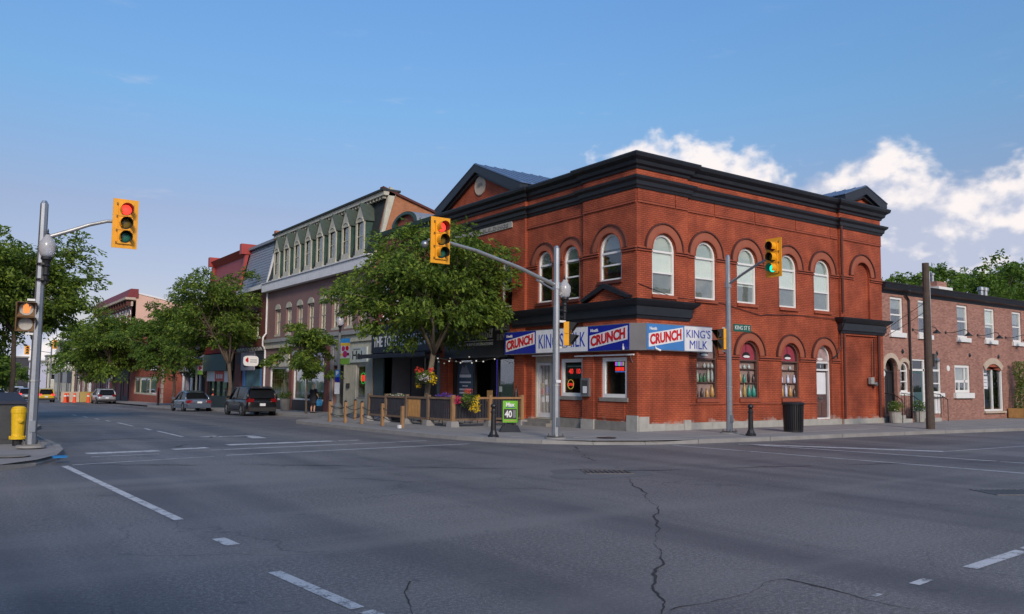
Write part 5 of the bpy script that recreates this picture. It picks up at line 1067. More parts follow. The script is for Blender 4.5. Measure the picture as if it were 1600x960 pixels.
window(RB, F2, arch(17.205, 17.945, 1.505, 2.55), -.08, .08, rails=[(2.5, .06), (2.0, .05)], sill=(.12, .1, .16), sillm='white_frame')
# glazed entrance and side lights
w_ = MB(F2); ring_poly(w_, rect(18.285, 20.915, .455, 3.095), rect(18.36, 20.84, .52, 3.02), -.16, -.04)
for a in (19.38, 19.55): w_.box(a-.05, a+.05, -.15, -.05, .52, 3.02)
w_.box(18.36, 20.84, -.15, -.05, 2.52, 2.62); w_.box(19.6, 20.84, -.15, -.045, 1.42, 1.54); w_.box(20.15, 20.23, -.15, -.05, 1.54, 2.52); w_.box(19.6, 20.84, -.15, -.051, 1.9, 1.96)
w_ = w_.build('entrance', 'white_frame', RB, fix=True)
MB(F2).box(18.36, 19.33, -.12, -.10, .52, 2.52).build('door_leaf', mat('door_teal', (.045, .10, .11), .4, var=.1), w_); MB(F2).box(18.48, 19.22, -.099, -.095, 1.5, 2.4).build('pane', 'glass_dark', w_)
MB(F2).box(18.36, 20.84, -.11, -.105, 2.62, 3.02).build('transom_pane', 'glass_dark', w_); MB(F2).box(19.6, 20.84, -.11, -.105, 1.54, 2.52).build('pane', 'glass_dark', w_); MB(F2).box(19.6, 20.84, -.14, -.10, .52, 1.42).build('panel', 'white_paint', w_)
MB(F2).box(19.5, 21.05, -.02, .12, 1.28, 1.46).build('sill', 'white_frame', w_)
window(RB, F2, rect(22.305, 23.865, 1.475, 2.895), -.05, .14, rails=[(2.06, .13)], posts=[(22.85, .07, 1.6, 2.0), (23.42, .07, 1.6, 2.75)], blind=True, blind_to=.55, bm='blind_grey'); MB(F2).box(22.12, 24.02, -.05, .14, 1.20, 1.468).build('sill', 'white_frame', RB)
w_ = MB(F2); ring_poly(w_, rect(25.305, 27.435, .505, 2.845), rect(25.42, 27.32, .6, 2.72), -.16, -.04); w_.box(26.33, 26.41, -.15, -.05, .6, 2.72); w_ = w_.build('double_door', 'white_frame', RB, fix=True)
for a0, a1 in [(25.42, 26.33), (26.41, 27.32)]:
    MB(F2).box(a0, a1, -.13, -.12, .6, 2.72).build('pane', 'glass_dark', w_); MB(F2).box(a0+.03, a1-.03, -.18, -.16, .6, 1.55).build('lower_screen', mat('screen_teal', (.06, .16, .165), .4), w_)
MB(F2).box(25.46, 25.98, -.119, -.115, 1.68, 2.35).build('notice', 'sign_white', w_); MB(F2).box(25.5, 25.9, -.119, -.115, 2.45, 2.52).build('notice', 'letters_white', w_)
for z in (2.15, 2.0, 1.8): MB(F2).box(25.54, 25.9, -.115, -.112, z, z+.03).build('text_line', 'letters_grey', w_)
recess(RB, F2, 25.3, 27.44, .5, 2.85, -1.2, -.34, 'room')
MB(F2).box(25.2, 27.54, -.02, .12, .40, .5).build('threshold', 'stone_sand', RB)
A = [math.pi*(.5+.24*(1-2*k/10)) for k in range(11)]
mb = MB(F2); q = [(26.37+1.62*math.cos(t_), 1.72+1.62*math.sin(t_)) for t_ in A]; q2 = [(26.37+1.30*math.cos(t_), 1.72+1.30*math.sin(t_)) for t_ in A]
mb.ext(q+q2[::-1], -.05, .06); mb.build('stone_arch', 'stone_sand', RB)
MB(F2).ext([(25.35, 2.85), (27.4, 2.85)]+[(26.37+1.28*math.cos(t_), 1.72+1.28*math.sin(t_)) for t_ in A if True][0:11], -.1, .004).build('arch_infill', 'moulding_red', RB)
w_ = window(RB, F2, rect(30.205, 32.595, .505, 2.895), -.06, .12, rails=[(2.3, .1)], posts=[(31.4, .1, .6, 2.8)], frame='grey_paint', name='shop_window')
# eaves, roof, chimney, vents
MB().sweep([(-.3, 6.12), (.02, 6.12), (.06, 6.26), (.30, 6.32), (.36, 6.50), (.42, 6.56), (-.3, 6.58)], [(15.57, .15), (38, .15)]).build('eaves', 'trim_black', RB, fix=True)
MB(F2).hexa([(15.57, .38, 6.57), (38, .38, 6.57), (38, -9, 6.9), (15.57, -9, 6.9), (15.57, .38, 6.60), (38, .38, 6.60), (38, -9, 6.95), (15.57, -9, 6.95)]).build('roof', 'slate', RB, fix=True)
ch = MB().box(22.3, 23.3, .9, 1.7, 6.6, 7.25).build('chimney', 'brick_row', RB); MB().box(22.1, 23.5, .7, 1.9, 6.6, 6.95).build('flashing', 'white_frame', ch); MB().lathe((22.6, 1.3, 7.25), [(.09, 0), (.09, .35), (.14, .37), (.14, .45), (0, .5)], 10).build('flue', 'galvanised', ch)
for x in (29.4, 29.9): MB().lathe((x, 2, 6.6), [(.13, 0), (.13, .75), (.19, .78), (.19, .95), (0, 1.0)], 12).build('vent_pipe', 'galvanised', RB)
MB().box(15.57, 38, 8.8, 9.1, .05, 6.6).build('rear_wall', 'brick_row', RB); MB().box(37.8, 38, .5, 8.8, .05, 6.4).build('end_wall', 'brick_row', RB)
dp = MB().tube([(17.55, -.25, 6.3), (17.75, .05, 6.1), (18.02, .08, 5.9), (18.02, .08, .2)], .055, 8).build('downpipe', 'iron_black', RB)
for x in (18.35, 21.5, 24.8, 27.95, 31.1): MB(F2).lathe((x-.9, 0, 3.42), [(0, 0), (.12, 0), (.10, .03), (.03, .05), (0, .06)], 8, axis=(0, 1, 0)).build('wall_anchor', 'iron_black', RB)
for x, z in [(15.75, 2.35), (21.65, 2.7)]: MB(F2).lathe((x, 0, z), [(0, 0), (.15, 0), (.15, .02), (0, .02)], 14, axis=(0, 1, 0)).build('oval_plaque', 'white_frame', RB)
first = None
for k, x in enumerate((18.4, 21.5, 24.8, 27.95)):
    lb = 'black gooseneck wall lamp ' + ['near the black downpipe', 'beside the utility pole on the brick row', 'above the white-framed ground window', 'right of the double door'][k]
    o = thing('wall_lamp', lb, 'lamp', (x, .15, 4.5), 'gooseneck lamps on the brick row')
    MB(F2).lathe((x, 0, 4.5), [(0, 0), (.07, 0), (.07, .03), (0, .03)], 10, axis=(0, 1, 0)).build('wall_plate', 'iron_black', o)
    MB(F2).tube([(x, .02, 4.5), (x+.25, .2, 4.48), (x+.5, .38, 4.56), (x+.8, .55, 4.66), (x+.98, .62, 4.60), (x+1.02, .64, 4.5)], .018, 7).build('arm', 'iron_black', o)
    MB(F2).lathe((x+1.02, .64, 4.34), [(.20, 0), (.19, .03), (.08, .12), (.05, .17), (.0, .18)], 14).build('shade', 'iron_black', o, smooth=True)
# steps, railings, pots
def steps(x0, x1, n, label):
    o = thing('entrance_steps', label, 'steps', ((x0+x1)/2, -.4, KH))
    for k in range(n): MB().box(x0, x1, .14-.32*(n-k), .14-.32*(n-k-1)-.003, .1, KH+.155*(k+1)).build('step', 'stone', o)
steps(15.8, 17.0, 2, 'short stone steps at the arched black door'); steps(18.3, 19.6, 2, 'short stone steps at the teal entrance door')
def railing(x, label):
    o = thing('handrail', label, 'railing', (x, -.4, KH))
    MB().tube([(x, .1, 1.45), (x, -.35, 1.4), (x, -.75, 1.15)], .02, 6).build('rail', 'iron_black', o)
    for y in (-.05, -.4, -.74): MB().tube([(x, y, .13), (x, y, 1.42 if y > -.5 else 1.15)], .017, 6).build('post', 'iron_black', o)
    for k in range(4): MB().tube([(x, -.12-k*.14, .4), (x, -.12-k*.14, 1.35)], .009, 5).build('baluster', 'iron_black', o)
railing(17.15, 'black iron handrail right of the arched black door'); railing(19.75, 'black iron handrail by the teal entrance door'); railing(15.72, 'black iron handrail left of the arched black door')
def leafball(name, m, par, c, r, n, size, seed, flat=1., droop=.2):
    rng = np.random.default_rng(seed); o0 = parent_origin(par)
    v = rng.normal(size=(n, 3)); v /= np.linalg.norm(v, axis=1)[:, None]; v *= (rng.random(n)**.4)[:, None]; P = v*np.array([r, r, r*flat])+np.array(c)-np.array(o0)
    return leafmesh(name, m, par, P, size, rng, droop)
def leafmesh(name, m, par, P, size, rng, droop=.35, asp=.36, t=None):
    n = len(P)
    if t is None: t = rng.normal(size=(n, 3)); t[:, 2] = t[:, 2]*.5-droop
    t = t/np.linalg.norm(t, axis=1)[:, None]
    s = rng.normal(size=(n, 3)); s -= t*(s*t).sum(1)[:, None]; s /= np.linalg.norm(s, axis=1)[:, None]
    L_ = (size*(.6+.8*rng.random(n)))[:, None]; W_ = L_*asp
    V = np.stack([P-t*L_*.5, P+s*W_*.5-t*L_*.05, P+t*L_*.5, P-s*W_*.5-t*L_*.05], 1).reshape(-1, 3)
    me = bpy.data.meshes.new(name); me.vertices.add(4*n); me.vertices.foreach_set('co', V.ravel())
    me.loops.add(4*n); me.loops.foreach_set('vertex_index', np.arange(4*n, dtype=np.int32)); me.polygons.add(n); me.polygons.foreach_set('loop_start', np.arange(0, 4*n, 4, dtype=np.int32)); me.polygons.foreach_set('loop_total', np.full(n, 4, dtype=np.int32))
    me.update(calc_edges=True); me.materials.append(M[m]); o = bpy.data.objects.new(name, me); COL.objects.link(o)
    o['kind'] = 'stuff'
    if par: o.parent = par
    return o
for x, y, lb in [(15.45, -.55, 'left of the arched black door'), (17.6, -.5, 'between the two stone stoops')]:
    o = thing('potted_plant', 'grey stone pot with white-flecked plant '+lb, 'potted plant', (x, y, KH)); MB().lathe((x, y, KH), [(.0, 0), (.2, 0), (.26, .45), (.29, .5), (.25, .5), (.23, .44), (0, .44)], 14).build('pot', 'stone', o, smooth=False)
    leafball('foliage', 'leaf_dark', o, (x, y, KH+.72), .36, 500, .10, int(x*10), .8); leafball('blossom', 'letters_white', o, (x, y, KH+.75), .38, 60, .06, int(x*11), .8)
o = thing('ivy_planter', 'wooden planter box with tall dark ivy column at the right edge', 'planter', (28.3, -.4, KH)); MB().box(27.75, 28.95, -.75, .05, KH, KH+.52).build('box', 'wood_gold', o)
for k in range(4): MB().box(27.74, 28.96, -.765, -.75, KH+.02+k*.125, KH+.13+k*.125).build('board', 'wood_gold', o)
rng = np.random.default_rng(5); n = 2600; u_ = rng.random(n); th_ = rng.random(n)*6.283; rr = (.50+.1*np.sin(u_*9))*np.sqrt(rng.random(n))
leafmesh('foliage', 'leaf_dark', o, np.stack([rr*np.cos(th_)*.95, rr*np.sin(th_)*.6, .5+u_*2.55], 1), .11, rng); MB().tube([(28.3, -.35, .5), (28.3, -.35, 2.9)], .03, 6).build('stem', 'bark', o)
leafball('blossom', 'letters_white', o, (28.0, -.6, 1.5), .5, 40, .05, 9, 2.0)
# ------------------------------------------------------------------ traffic signals
def arc_shell(mb, c, r, a0, a1, d0, d1, n=14):       # part-cylinder shell along d, centre c=(a,z)
    ri = [[mb.pt(c[0]+r*math.cos(a0+(a1-a0)*k/n), d, c[1]+r*math.sin(a0+(a1-a0)*k/n)) for k in range(n+1)] for d in (d0, d1)]
    for k in range(n): mb.face(ri[0][k], ri[0][k+1], ri[1][k+1], ri[1][k])
    return mb
def signal_head(par, fr, ca, d, zc, on, name='signal_head'):
    """fr: d = facing direction"""
    hd = MB(fr); lp = [(ca-.30, zc-.635), (ca+.30, zc-.635), (ca+.30, zc+.635), (ca-.30, zc+.635)]
    hd.ext(lp, d-.02, d); hd = hd.build(name, 'signal_yellow', par)
    MB(fr).box(ca-.17, ca+.17, d-.2, d-.021, zc-.54, zc+.54).build('rear_housing', 'signal_yellow', hd)
    for k, (nm, off) in enumerate((('red', .355), ('amber', 0), ('green', -.355))):
        zz = zc+off
        MB(fr).box(ca-.175, ca+.175, d+.001, d+.05, zz-.172, zz+.172).build('section_door', 'signal_yellow', hd)
        vz = arc_shell(MB(fr), (ca, zz), .150, -.75, math.pi+.75, d+.05, d+.27).build('visor', 'signal_yellow', hd, smooth=True)
        arc_shell(MB(fr), (ca, zz), .143, -.75, math.pi+.75, d+.05, d+.268).build('visor_lining', 'signal_dark', hd, smooth=True)
        MB(fr).lathe((ca, d+.05, zz), [(0, 0), (.146, 0), (.146, .004), (0, .004)], 20, axis=(0, 1, 0)).build('bezel', 'signal_dark', hd)
        lm = {'red': ('lamp_red', 'lens_red'), 'amber': ('x', 'lens_amber'), 'green': ('lamp_green', 'lens_green')}[nm]
        MB(fr).lathe((ca, d+.055, zz), [(.128, 0), (.120, .012), (.08, .024), (0, .03)], 18, axis=(0, 1, 0)).build('lens', lm[0] if on == nm else lm[1], hd, smooth=True)
    for s_ in (-.2,):
        for off in (.5, .18, -.18, -.5): MB(fr).box(ca+s_-.012, ca+s_+.012, d, d+.03, zc+off-.03, zc+off+.03).build('hinge', 'signal_brown', hd)
    return hd
mat('lens_red', (.2, .01, .01), .3)
def ped_signal(par, fr, ca, d, z0, hand=True, m='signal_yellow'):
    h = MB(fr); h.box(ca-.21, ca+.21, d-.16, d, z0, z0+.35); h.box(ca-.21, ca+.21, d-.16, d, z0+.36, z0+.71); h = h.build('pedestrian_signal', m, par)
    for k in (0, 1):
        zz = z0+.175+k*.36
        v = MB(fr); v.hexa([(ca-.20, d, zz+.165), (ca+.20, d, zz+.165), (ca+.20, d, zz-.16), (ca-.20, d, zz-.16), (ca-.20, d+.26, zz+.15), (ca+.20, d+.26, zz+.15), (ca+.20, d+.012, zz-.15), (ca-.20, d+.012, zz-.15)])
        vv = MB(fr)
        vv.quad([(ca-.20, d, zz+.17), (ca+.20, d, zz+.17), (ca+.20, d+.24, zz+.14), (ca-.20, d+.24, zz+.14)])
        for s_ in (-.2, .2): vv.f.append(tuple(vv.pt(*q) for q in [(ca+s_, d, zz+.17), (ca+s_, d+.24, zz+.14), (ca+s_, d+.02, zz-.16), (ca+s_, d, zz-.16)]))
        vv.build('visor', 'signal_dark' if m == 'signal_yellow' else m, h)
        MB(fr).lathe((ca, d+.001, zz), [(0, 0), (.15, 0), (.15, .012), (0, .012)], 20, axis=(0, 1, 0)).build('lens', 'lens_white' if m != 'signal_yellow' else 'signal_dark', h)
    zz = z0+.535
    hp = [(-.06, -.10), (.06, -.10), (.085, .0), (.10, .06), (.07, .07), (.05, .02), (.045, .11), (.02, .11), (.015, .13), (-.01, .13), (-.015, .11), (-.04, .11), (-.045, .08), (-.07, .08)]
    if hand: MB(fr).ext([(ca+a, zz+z) for a, z in hp], d+.014, d+.02).build('hand_symbol', 'lamp_hand', h)
    else: MB(fr).ext([(ca+a, zz+z) for a, z in [(-.02, .1), (.02, .1), (.03, 0), (.07, -.1), (.03, -.1), (0, -.03), (-.05, -.1), (-.08, -.1), (-.03, 0)]], d+.014, d+.02).build('walking_symbol', 'lens_white', h)
    return h
def acorn(par, x, y, z0, zg):           # z0 = bottom of stem, zg = bottom of globe
    h = zg-z0
    lp = MB().lathe((x, y, z0), [(0, 0), (.04, 0), (.045, h*.3), (.075, h*.36), (.06, h*.42), (.06, h*.62), (.085, h*.68), (.07, h*.74), (.09, h*.86), (.13, h*.92), (.13, h), (0, h)], 14).build('lamp', 'iron_black', par, smooth=False)
    MB().lathe((x, y, zg), [(.11, 0), (.155, .06), (.19, .20), (.185, .34), (.16, .38), (.13, .42), (.10, .47), (.06, .52), (.05, .55), (0, .555)], 20).build('globe', M['globe'], lp, smooth=True)
    MB().lathe((x, y, zg+.55), [(.03, 0), (.035, .03), (.012, .06), (.02, .09), (0, .16)], 8).build('finial', 'iron_black', lp)
    return lp
m_, t_, b_ = newmat('globe'); b_.inputs['Base Color'].default_value = (.62, .62, .64, 1); b_.inputs['Roughness'].default_value = .22; b_.inputs['Transmission Weight'].default_value = .45; M['globe'] = m_
def pole_parts(o, x, y, ztop, r0=.118, r1=.088, z0=KH, pad=.32):
    MB().lathe((x, y, z0-.02), [(pad, 0), (pad, .05), (0, .05)], 20).build('footing', 'concrete_kerb', o)
    p = MB(); p.tube([(x, y, z0+.03), (x, y, ztop-.08), (x, y, ztop)], [r0, r1+.002, r1*.55], 8); p = p.build('pole', 'galvanised', o)
    b = MB(); b.box(x-.19, x+.19, y-.19, y+.19, z0+.031, z0+.065); b.build('base_plate', 'steel_bolt', p)
    for sx in (-1, 1):
        for sy in (-1, 1): MB().lathe((x+sx*.15, y+sy*.15, z0+.065), [(.03, 0), (.03, .035), (.014, .04), (.014, .08), (0, .08)], 6).build('bolt', 'steel_bolt', p)
    MB().box(x-.06, x+.06, y-r0-.012, y-r0+.02, z0+.35, z0+.62).build('hand_hole', 'galvanised', p)
    MB().tube([(x, y, z0+1.55), (x, y, z0+1.58)], r0+.012, 8).build('band', 'galvanised_arm', p)
    return p
# centre pole
cx, cy = -4.81, -1.53
FC = Fr((0, cy, 0), (1, 0, 0), (0, -1, 0))
o = thing('traffic_signal', 'grey signal pole before the corner shop, long arm with yellow red-lit signal head', 'traffic signal', (cx, cy, KH), 'signal poles of the junction')
pole_parts(o, cx, cy, 5.92)
MB().tube([(cx, cy, 4.70), (cx-1.4, cy, 5.13), (cx-2.9, cy, 5.48), (cx-3.95, cy-.0, 5.63), (cx-4.45, cy, 5.62)], [.062, .056, .05, .045, .04], 10).build('arm', 'galvanised_arm', o)
MB().tube([(cx-.05, cy, 4.55), (cx-.75, cy, 4.82)], .03, 7).build('arm_brace', 'galvanised', o)
MB().tube([(cx, cy, 4.60), (cx, cy, 4.80)], .125, 8).build('clamp', 'galvanised', o)
signal_head(o, FC, -8.95, .13, 5.62, 'red')
MB().lathe((cx-4.52, cy+.05, 5.50), [(0, -.1), (.06, -.085), (.1, -.03), (.1, .03), (.06, .085), (0, .1)], 12).build('camera_dome', 'galvanised', o, smooth=True)
acorn(o, -4.49, cy, 3.69, 4.36); MB().box(cx, -4.49, cy-.03, cy+.03, 3.95, 4.0).build('lamp_bracket', 'iron_black', o); MB().box(cx, -4.49, cy-.03, cy+.03, 3.75, 3.8).build('lamp_bracket', 'iron_black', o)
ped_signal(o, Fr((-4.46, cy-.12, 0), (.77, .64, 0), (.64, -.77, 0)), 0, .08, 2.9); MB().box(cx, -4.46, cy-.03, cy+.03, 3.6, 3.66).build('signal_bracket', 'white_frame', o); MB().box(cx, -4.46, cy-.03, cy+.03, 2.82, 2.87).build('signal_bracket', 'white_frame', o)
MB(FC).box(cx-.09, cx+.09, .12, .125, 1.78, 1.86).build('sticker', 'letters_white', o)
# left pole
lx, ly = -18.05, 1.94
FLP = Fr((0, ly, 0), (1, 0, 0), (0, -1, 0))
o = thing('traffic_signal', 'grey signal pole beside the yellow hydrant with lamp, red-lit head and walk signal', 'traffic signal', (lx, ly, KH), 'signal poles of the junction')
pole_parts(o, lx, ly, 6.1)
MB().tube([(lx, ly, 5.16), (lx+.5, ly, 5.38), (lx+1.0, ly, 5.62), (lx+1.4, ly, 5.76), (lx+1.8, ly, 5.80)], [.055, .05, .045, .042, .04], 10).build('arm', 'galvanised_arm', o)
signal_head(o, FLP, -16.24, .10, 5.73, 'red')
acorn(o, lx+.10, ly-.12, 4.03, 4.70)
for z in (4.12, 4.5): MB().tube([(lx+.05, ly-.06, z), (lx+.05, ly-.06, z+.05)], .15, 12).build('lamp_band', 'iron_black', o)
ped_signal(o, FLP, lx-.26, .05, 2.88, True, 'signal_brown'); MB().box(lx-.25, lx, ly-.03, ly+.03, 3.62, 3.67).build('signal_bracket', 'white_frame', o); MB().box(lx-.25, lx, ly-.03, ly+.03, 2.80, 2.85).build('signal_bracket', 'white_frame', o)
# right pole
rx, ry = 2.17, -2.23
FRP = Fr((rx, 0, 0), (0, 1, 0), (-1, 0, 0))
o = thing('traffic_signal', 'grey signal pole before the side wall with green-lit head and street-name blade', 'traffic signal', (rx, ry, KH), 'signal poles of the junction')
pole_parts(o, rx, ry, 6.25, .11, .075)
MB().tube([(rx, ry, 5.22), (rx, ry-.6, 5.50), (rx, ry-1.3, 5.80), (rx, ry-1.75, 5.94), (rx, ry-2.05, 5.95)], [.05, .046, .042, .04, .035], 10).build('arm', 'galvanised', o); MB().tube([(rx, ry, 5.1), (rx, ry, 5.32)], .11, 8).build('clamp', 'galvanised', o)
signal_head(o, FRP, -4.2, .10, 5.91, 'green')
ped_signal(o, Fr((rx-.02, ry+.24, 0), (.34, .94, 0), (-.94, .34, 0)), 0, .08, 2.98, False); MB().box(rx-.03, rx+.03, ry, ry+.25, 3.70, 3.75).build('signal_bracket', 'white_frame', o); MB().box(rx-.03, rx+.03, ry, ry+.25, 2.9, 2.95).build('signal_bracket', 'white_frame', o)
sb_ = MB(); sb_.box(rx+.1, rx+1.02, ry-.14, ry-.12, 3.60, 3.86); sb_ = sb_.build('street_name_sign', 'sign_green', o); text('KING ST E', Fr((0, ry, 0), (1, 0, 0), (0, -1, 0)), rx+.17, .142, 3.665, .14, .78, 'letters_white', sb_)
# far signals up the street
for x, y, z, lb in [(-6.2, 112, 6.2, 'small far traffic signal over the road beyond the yellow car'), (-9.6, 112, 5.3, 'farthest small orange traffic signal by the left tree trunk')]:
    o = thing('traffic_signal', lb, 'traffic signal', (x+3, y, gz(y))); fr_ = Fr((0, y, 0), (1, 0, 0), (0, -1, 0)); MB().tube([(x+3, y, gz(y)), (x+3, y, z+1)], .1, 7).build('pole', 'galvanised', o); MB().tube([(x+3, y, z), (x, y, z+.4)], .05, 6).build('arm', 'galvanised', o); signal_head(o, fr_, x, .1, z+.3, 'none')
# ------------------------------------------------------------------ street furniture
def bollard(x, y, label, top='iron_black'):
    o = thing('bollard', label, 'bollard', (x, y, sw(y)), 'black iron bollards'); z = sw(y)
    MB().lathe((x, y, z), [(0, 0), (.17, 0), (.17, .05), (.135, .08), (.11, .14), (.085, .20), (.075, .72), (.095, .74), (.095, .77), (.075, .79), (.07, .86), (0, .86)], 14).build('post', 'iron_black', o)
    MB().lathe((x, y, z+.86), [(0, 0), (.05, 0), (.09, .05), (.095, .09), (.06, .15), (0, .17)], 12).build('cap', top, o, smooth=True)
bollard(-5.98, .05, 'black bollard at the kerb beside the green price board'); bollard(1.75, -3.45, 'black bollard between the signal pole and the waste bin')
o = thing('marker_post', 'thin dark post with red top near the quoined shop', 'post', (-2.9, 60.5, sw(60))); MB().lathe((-2.9, 60.5, sw(60)), [(0, 0), (.12, 0), (.1, .1), (.08, 1.35), (0, 1.35)], 10).build('post', 'iron_black', o); MB().lathe((-2.9, 60.5, sw(60)+1.35), [(.09, 0), (.09, .2), (.05, .28), (0, .3)], 10).build('red_top', 'sign_red', o)
# waste bin: ring of vertical slats
bx, by = 4.95, -2.76
o = thing('waste_bin', 'round black slatted waste bin against the brick side wall', 'waste bin', (bx, by, KH))
MB().lathe((bx, by, KH), [(0, .06), (.29, .06), (.31, .95), (0, .95)], 18).build('liner', 'signal_dark', o); MB().lathe((bx, by, KH), [(.0, 0), (.33, 0), (.33, .07), (.0, .07)], 20).build('base_ring', 'iron_black', o); MB().lathe((bx, by, KH+.95), [(.30, 0), (.39, 0), (.40, .05), (.37, .09), (.30, .09)], 22).build('rim', 'iron_black', o)
for k in range(30):
    q = 2*math.pi*k/30; c_, s_ = math.cos(q), math.sin(q); fr_ = Fr((bx, by, KH), (-s_, c_, 0), (c_, s_, 0))
    MB(fr_).hexa([(-.022, .325, .06), (.022, .325, .06), (.022, .333, .06), (-.022, .333, .06), (-.024, .352, .96), (.024, .352, .96), (.024, .362, .96), (-.024, .362, .96)]).build('slat', 'iron_black', o, fix=True)
# hydrant
hx, hy = -18.24, 3.2; z = sw(hy)
o = thing('fire_hydrant', 'yellow fire hydrant on the pavement beside the left signal pole', 'fire hydrant', (hx, hy, z))
MB().lathe((hx, hy, z), [(0, 0), (.11, 0), (.11, .16), (0, .16)], 14).build('base', 'iron_black', o)
MB().lathe((hx, hy, z+.16), [(0, 0), (.19, 0), (.19, .05), (.145, .07), (.14, .12), (.165, .64), (.175, .66), (.175, .74), (.165, .76), (0, .76)], 18).build('barrel', 'hydrant_yellow', o)
MB().lathe((hx, hy, z+.92), [(.165, 0), (.15, .03), (.10, .055), (.03, .065), (0, .065)], 18).build('bonnet', 'hydrant_yellow', o, smooth=True)
for q in range(8): MB().lathe((hx+.17*math.cos(q*.785), hy+.17*math.sin(q*.785), z+.21), [(.018, 0), (.018, .03), (0, .03)], 6).build('bolt', 'hydrant_yellow', o)
for ax in ((.2, -.98, 0),): MB().lathe((hx+ax[0]*.12, hy+ax[1]*.12, z+.62), [(.07, 0), (.07, .05), (.055, .06), (.055, .09), (.025, .095), (.025, .13), (0, .13)], 10, axis=ax).build('outlet', 'hydrant_yellow', o)
# dark cabinet behind the hydrant
kx, ky = -18.53, 4.42; z = sw(ky)
o = thing('litter_cabinet', 'dark grey boxy litter cabinet with sloping top behind the hydrant', 'cabinet', (kx, ky, z))
MB().box(kx-.72, kx+.50, ky-.42, ky+1.2, z, z+1.02).build('body', mat('cabinet_grey', (.055, .058, .062), .45, metal=.3, var=.2), o)
MB().hexa([(kx-.78, ky-.48, z+1.022), (kx+.56, ky-.48, z+1.022), (kx+.56, ky+1.26, z+1.022), (kx-.78, ky+1.26, z+1.022), (kx-.70, ky-.40, z+1.10), (kx+.50, ky-.40, z+1.10), (kx+.42, ky+1.18, z+1.30), (kx-.64, ky+1.18, z+1.30)]).build('lid', 'dark_board', o, fix=True)
for x in (-.74, -.15, .48): MB().box(kx+x-.04, kx+x+.04, ky-.46, ky-.42, z, z+1.02).build('corner_post', 'iron_black', o)
MB().box(kx-.09, kx+.42, ky-.435, ky-.421, z+.12, z+.92).build('door', 'cabinet_grey', o); MB().box(kx-.68, kx-.21, ky-.435, ky-.421, z+.12, z+.92).build('door', 'cabinet_grey', o)
# price board
qx, qy = -3.85, 2.2; z = sw(qy)
FQ = Fr((qx, qy, 0), Vector((.87, -.5, 0)), Vector((-.5, -.87, 0)))
o = thing('price_board', 'green swinging lottery price board with black weighted foot', 'sign board', (qx, qy, z))
mb = MB(FQ); mb.hexa([(-.36, -.28, z), (.36, -.28, z), (.36, .28, z), (-.36, .28, z), (-.26, -.14, z+.22), (.26, -.14, z+.22), (.26, .14, z+.22), (-.26, .14, z+.22)]); mb.build('foot', 'iron_black', o, fix=True)
MB(FQ).box(-.16, -.12, -.02, .02, z+.22, z+.34).build('spring', 'iron_black', o); MB(FQ).box(.12, .16, -.02, .02, z+.22, z+.34).build('spring', 'iron_black', o)
f = MB(FQ); f.box(-.255, .255, -.04, .04, z+.32, z+1.06); f = f.build('panel', mat('lotto_green', (.13, .42, .012), .4, var=.08), o)
MB(FQ).box(-.275, -.255, -.045, .045, z+.31, z+1.07).build('edge', 'iron_black', o); MB(FQ).box(.255, .275, -.045, .045, z+.31, z+1.07).build('edge', 'iron_black', o)
MB(FQ).box(-.22, .22, .04, .046, z+.44, z+.78).build('digit_window', 'signal_dark', f); text('40', FQ, -.19, .046, z+.49, .24, .25, 'letters_white', f, bold=.03); MB(FQ).box(.09, .20, .046, .05, z+.48, z+.75).build('word_block', 'letters_grey', f)
text('Max', FQ, 0, .041, z+.86, .14, .30, 'letters_white', f, bold=.04, align='C'); MB(FQ).box(-.16, .16, .04, .044, z+.82, z+.84).build('underline', 'sign_blue', f); MB(FQ).box(-.2, .2, .04, .044, z+.37, z+.40).build('text_line', 'bottle_y', f)
# utility pole
ux, uy = 11.62, -4.15
o = thing('utility_pole', 'tall weathered wooden utility pole on the kerb before the brick row', 'utility pole', (ux, uy, KH))
MB().tube([(ux, uy, .1), (ux-.02, uy, 3), (ux-.02, uy, 6.62)], [.16, .145, .125], 12).build('shaft', 'wood_pole', o)
MB().tube([(ux+.15, uy-.05, .2), (ux+.14, uy-.05, 6.3)], .03, 7).build('conduit', 'galvanised', o); MB().box(ux+.1, ux+.3, uy-.18, uy+.05, 2.55, 3.05).build('meter_box', 'steel_bolt', o); MB().lathe((ux+.24, uy-.18, 2.8), [(.09, 0), (.09, .08), (0, .1)], 12, axis=(0, -1, 0)).build('meter', 'galvanised', o)
wr = MB(); wr.tube([(ux, uy, 5.1), (13.5, -2.2, 4.75), (15.6, -.1, 4.35)], .012, 5); tag(wr.build('overhead_cable', 'iron_black'), 'thin cable from the utility pole to the black shop cornice', 'cable')
wr = MB(); wr.tube([(ux, uy, 4.75), (13.6, -2.1, 4.35), (15.6, -.1, 4.05)], .012, 5); tag(wr.build('overhead_cable', 'iron_black'), 'lower thin cable from the utility pole to the brick wall', 'cable')
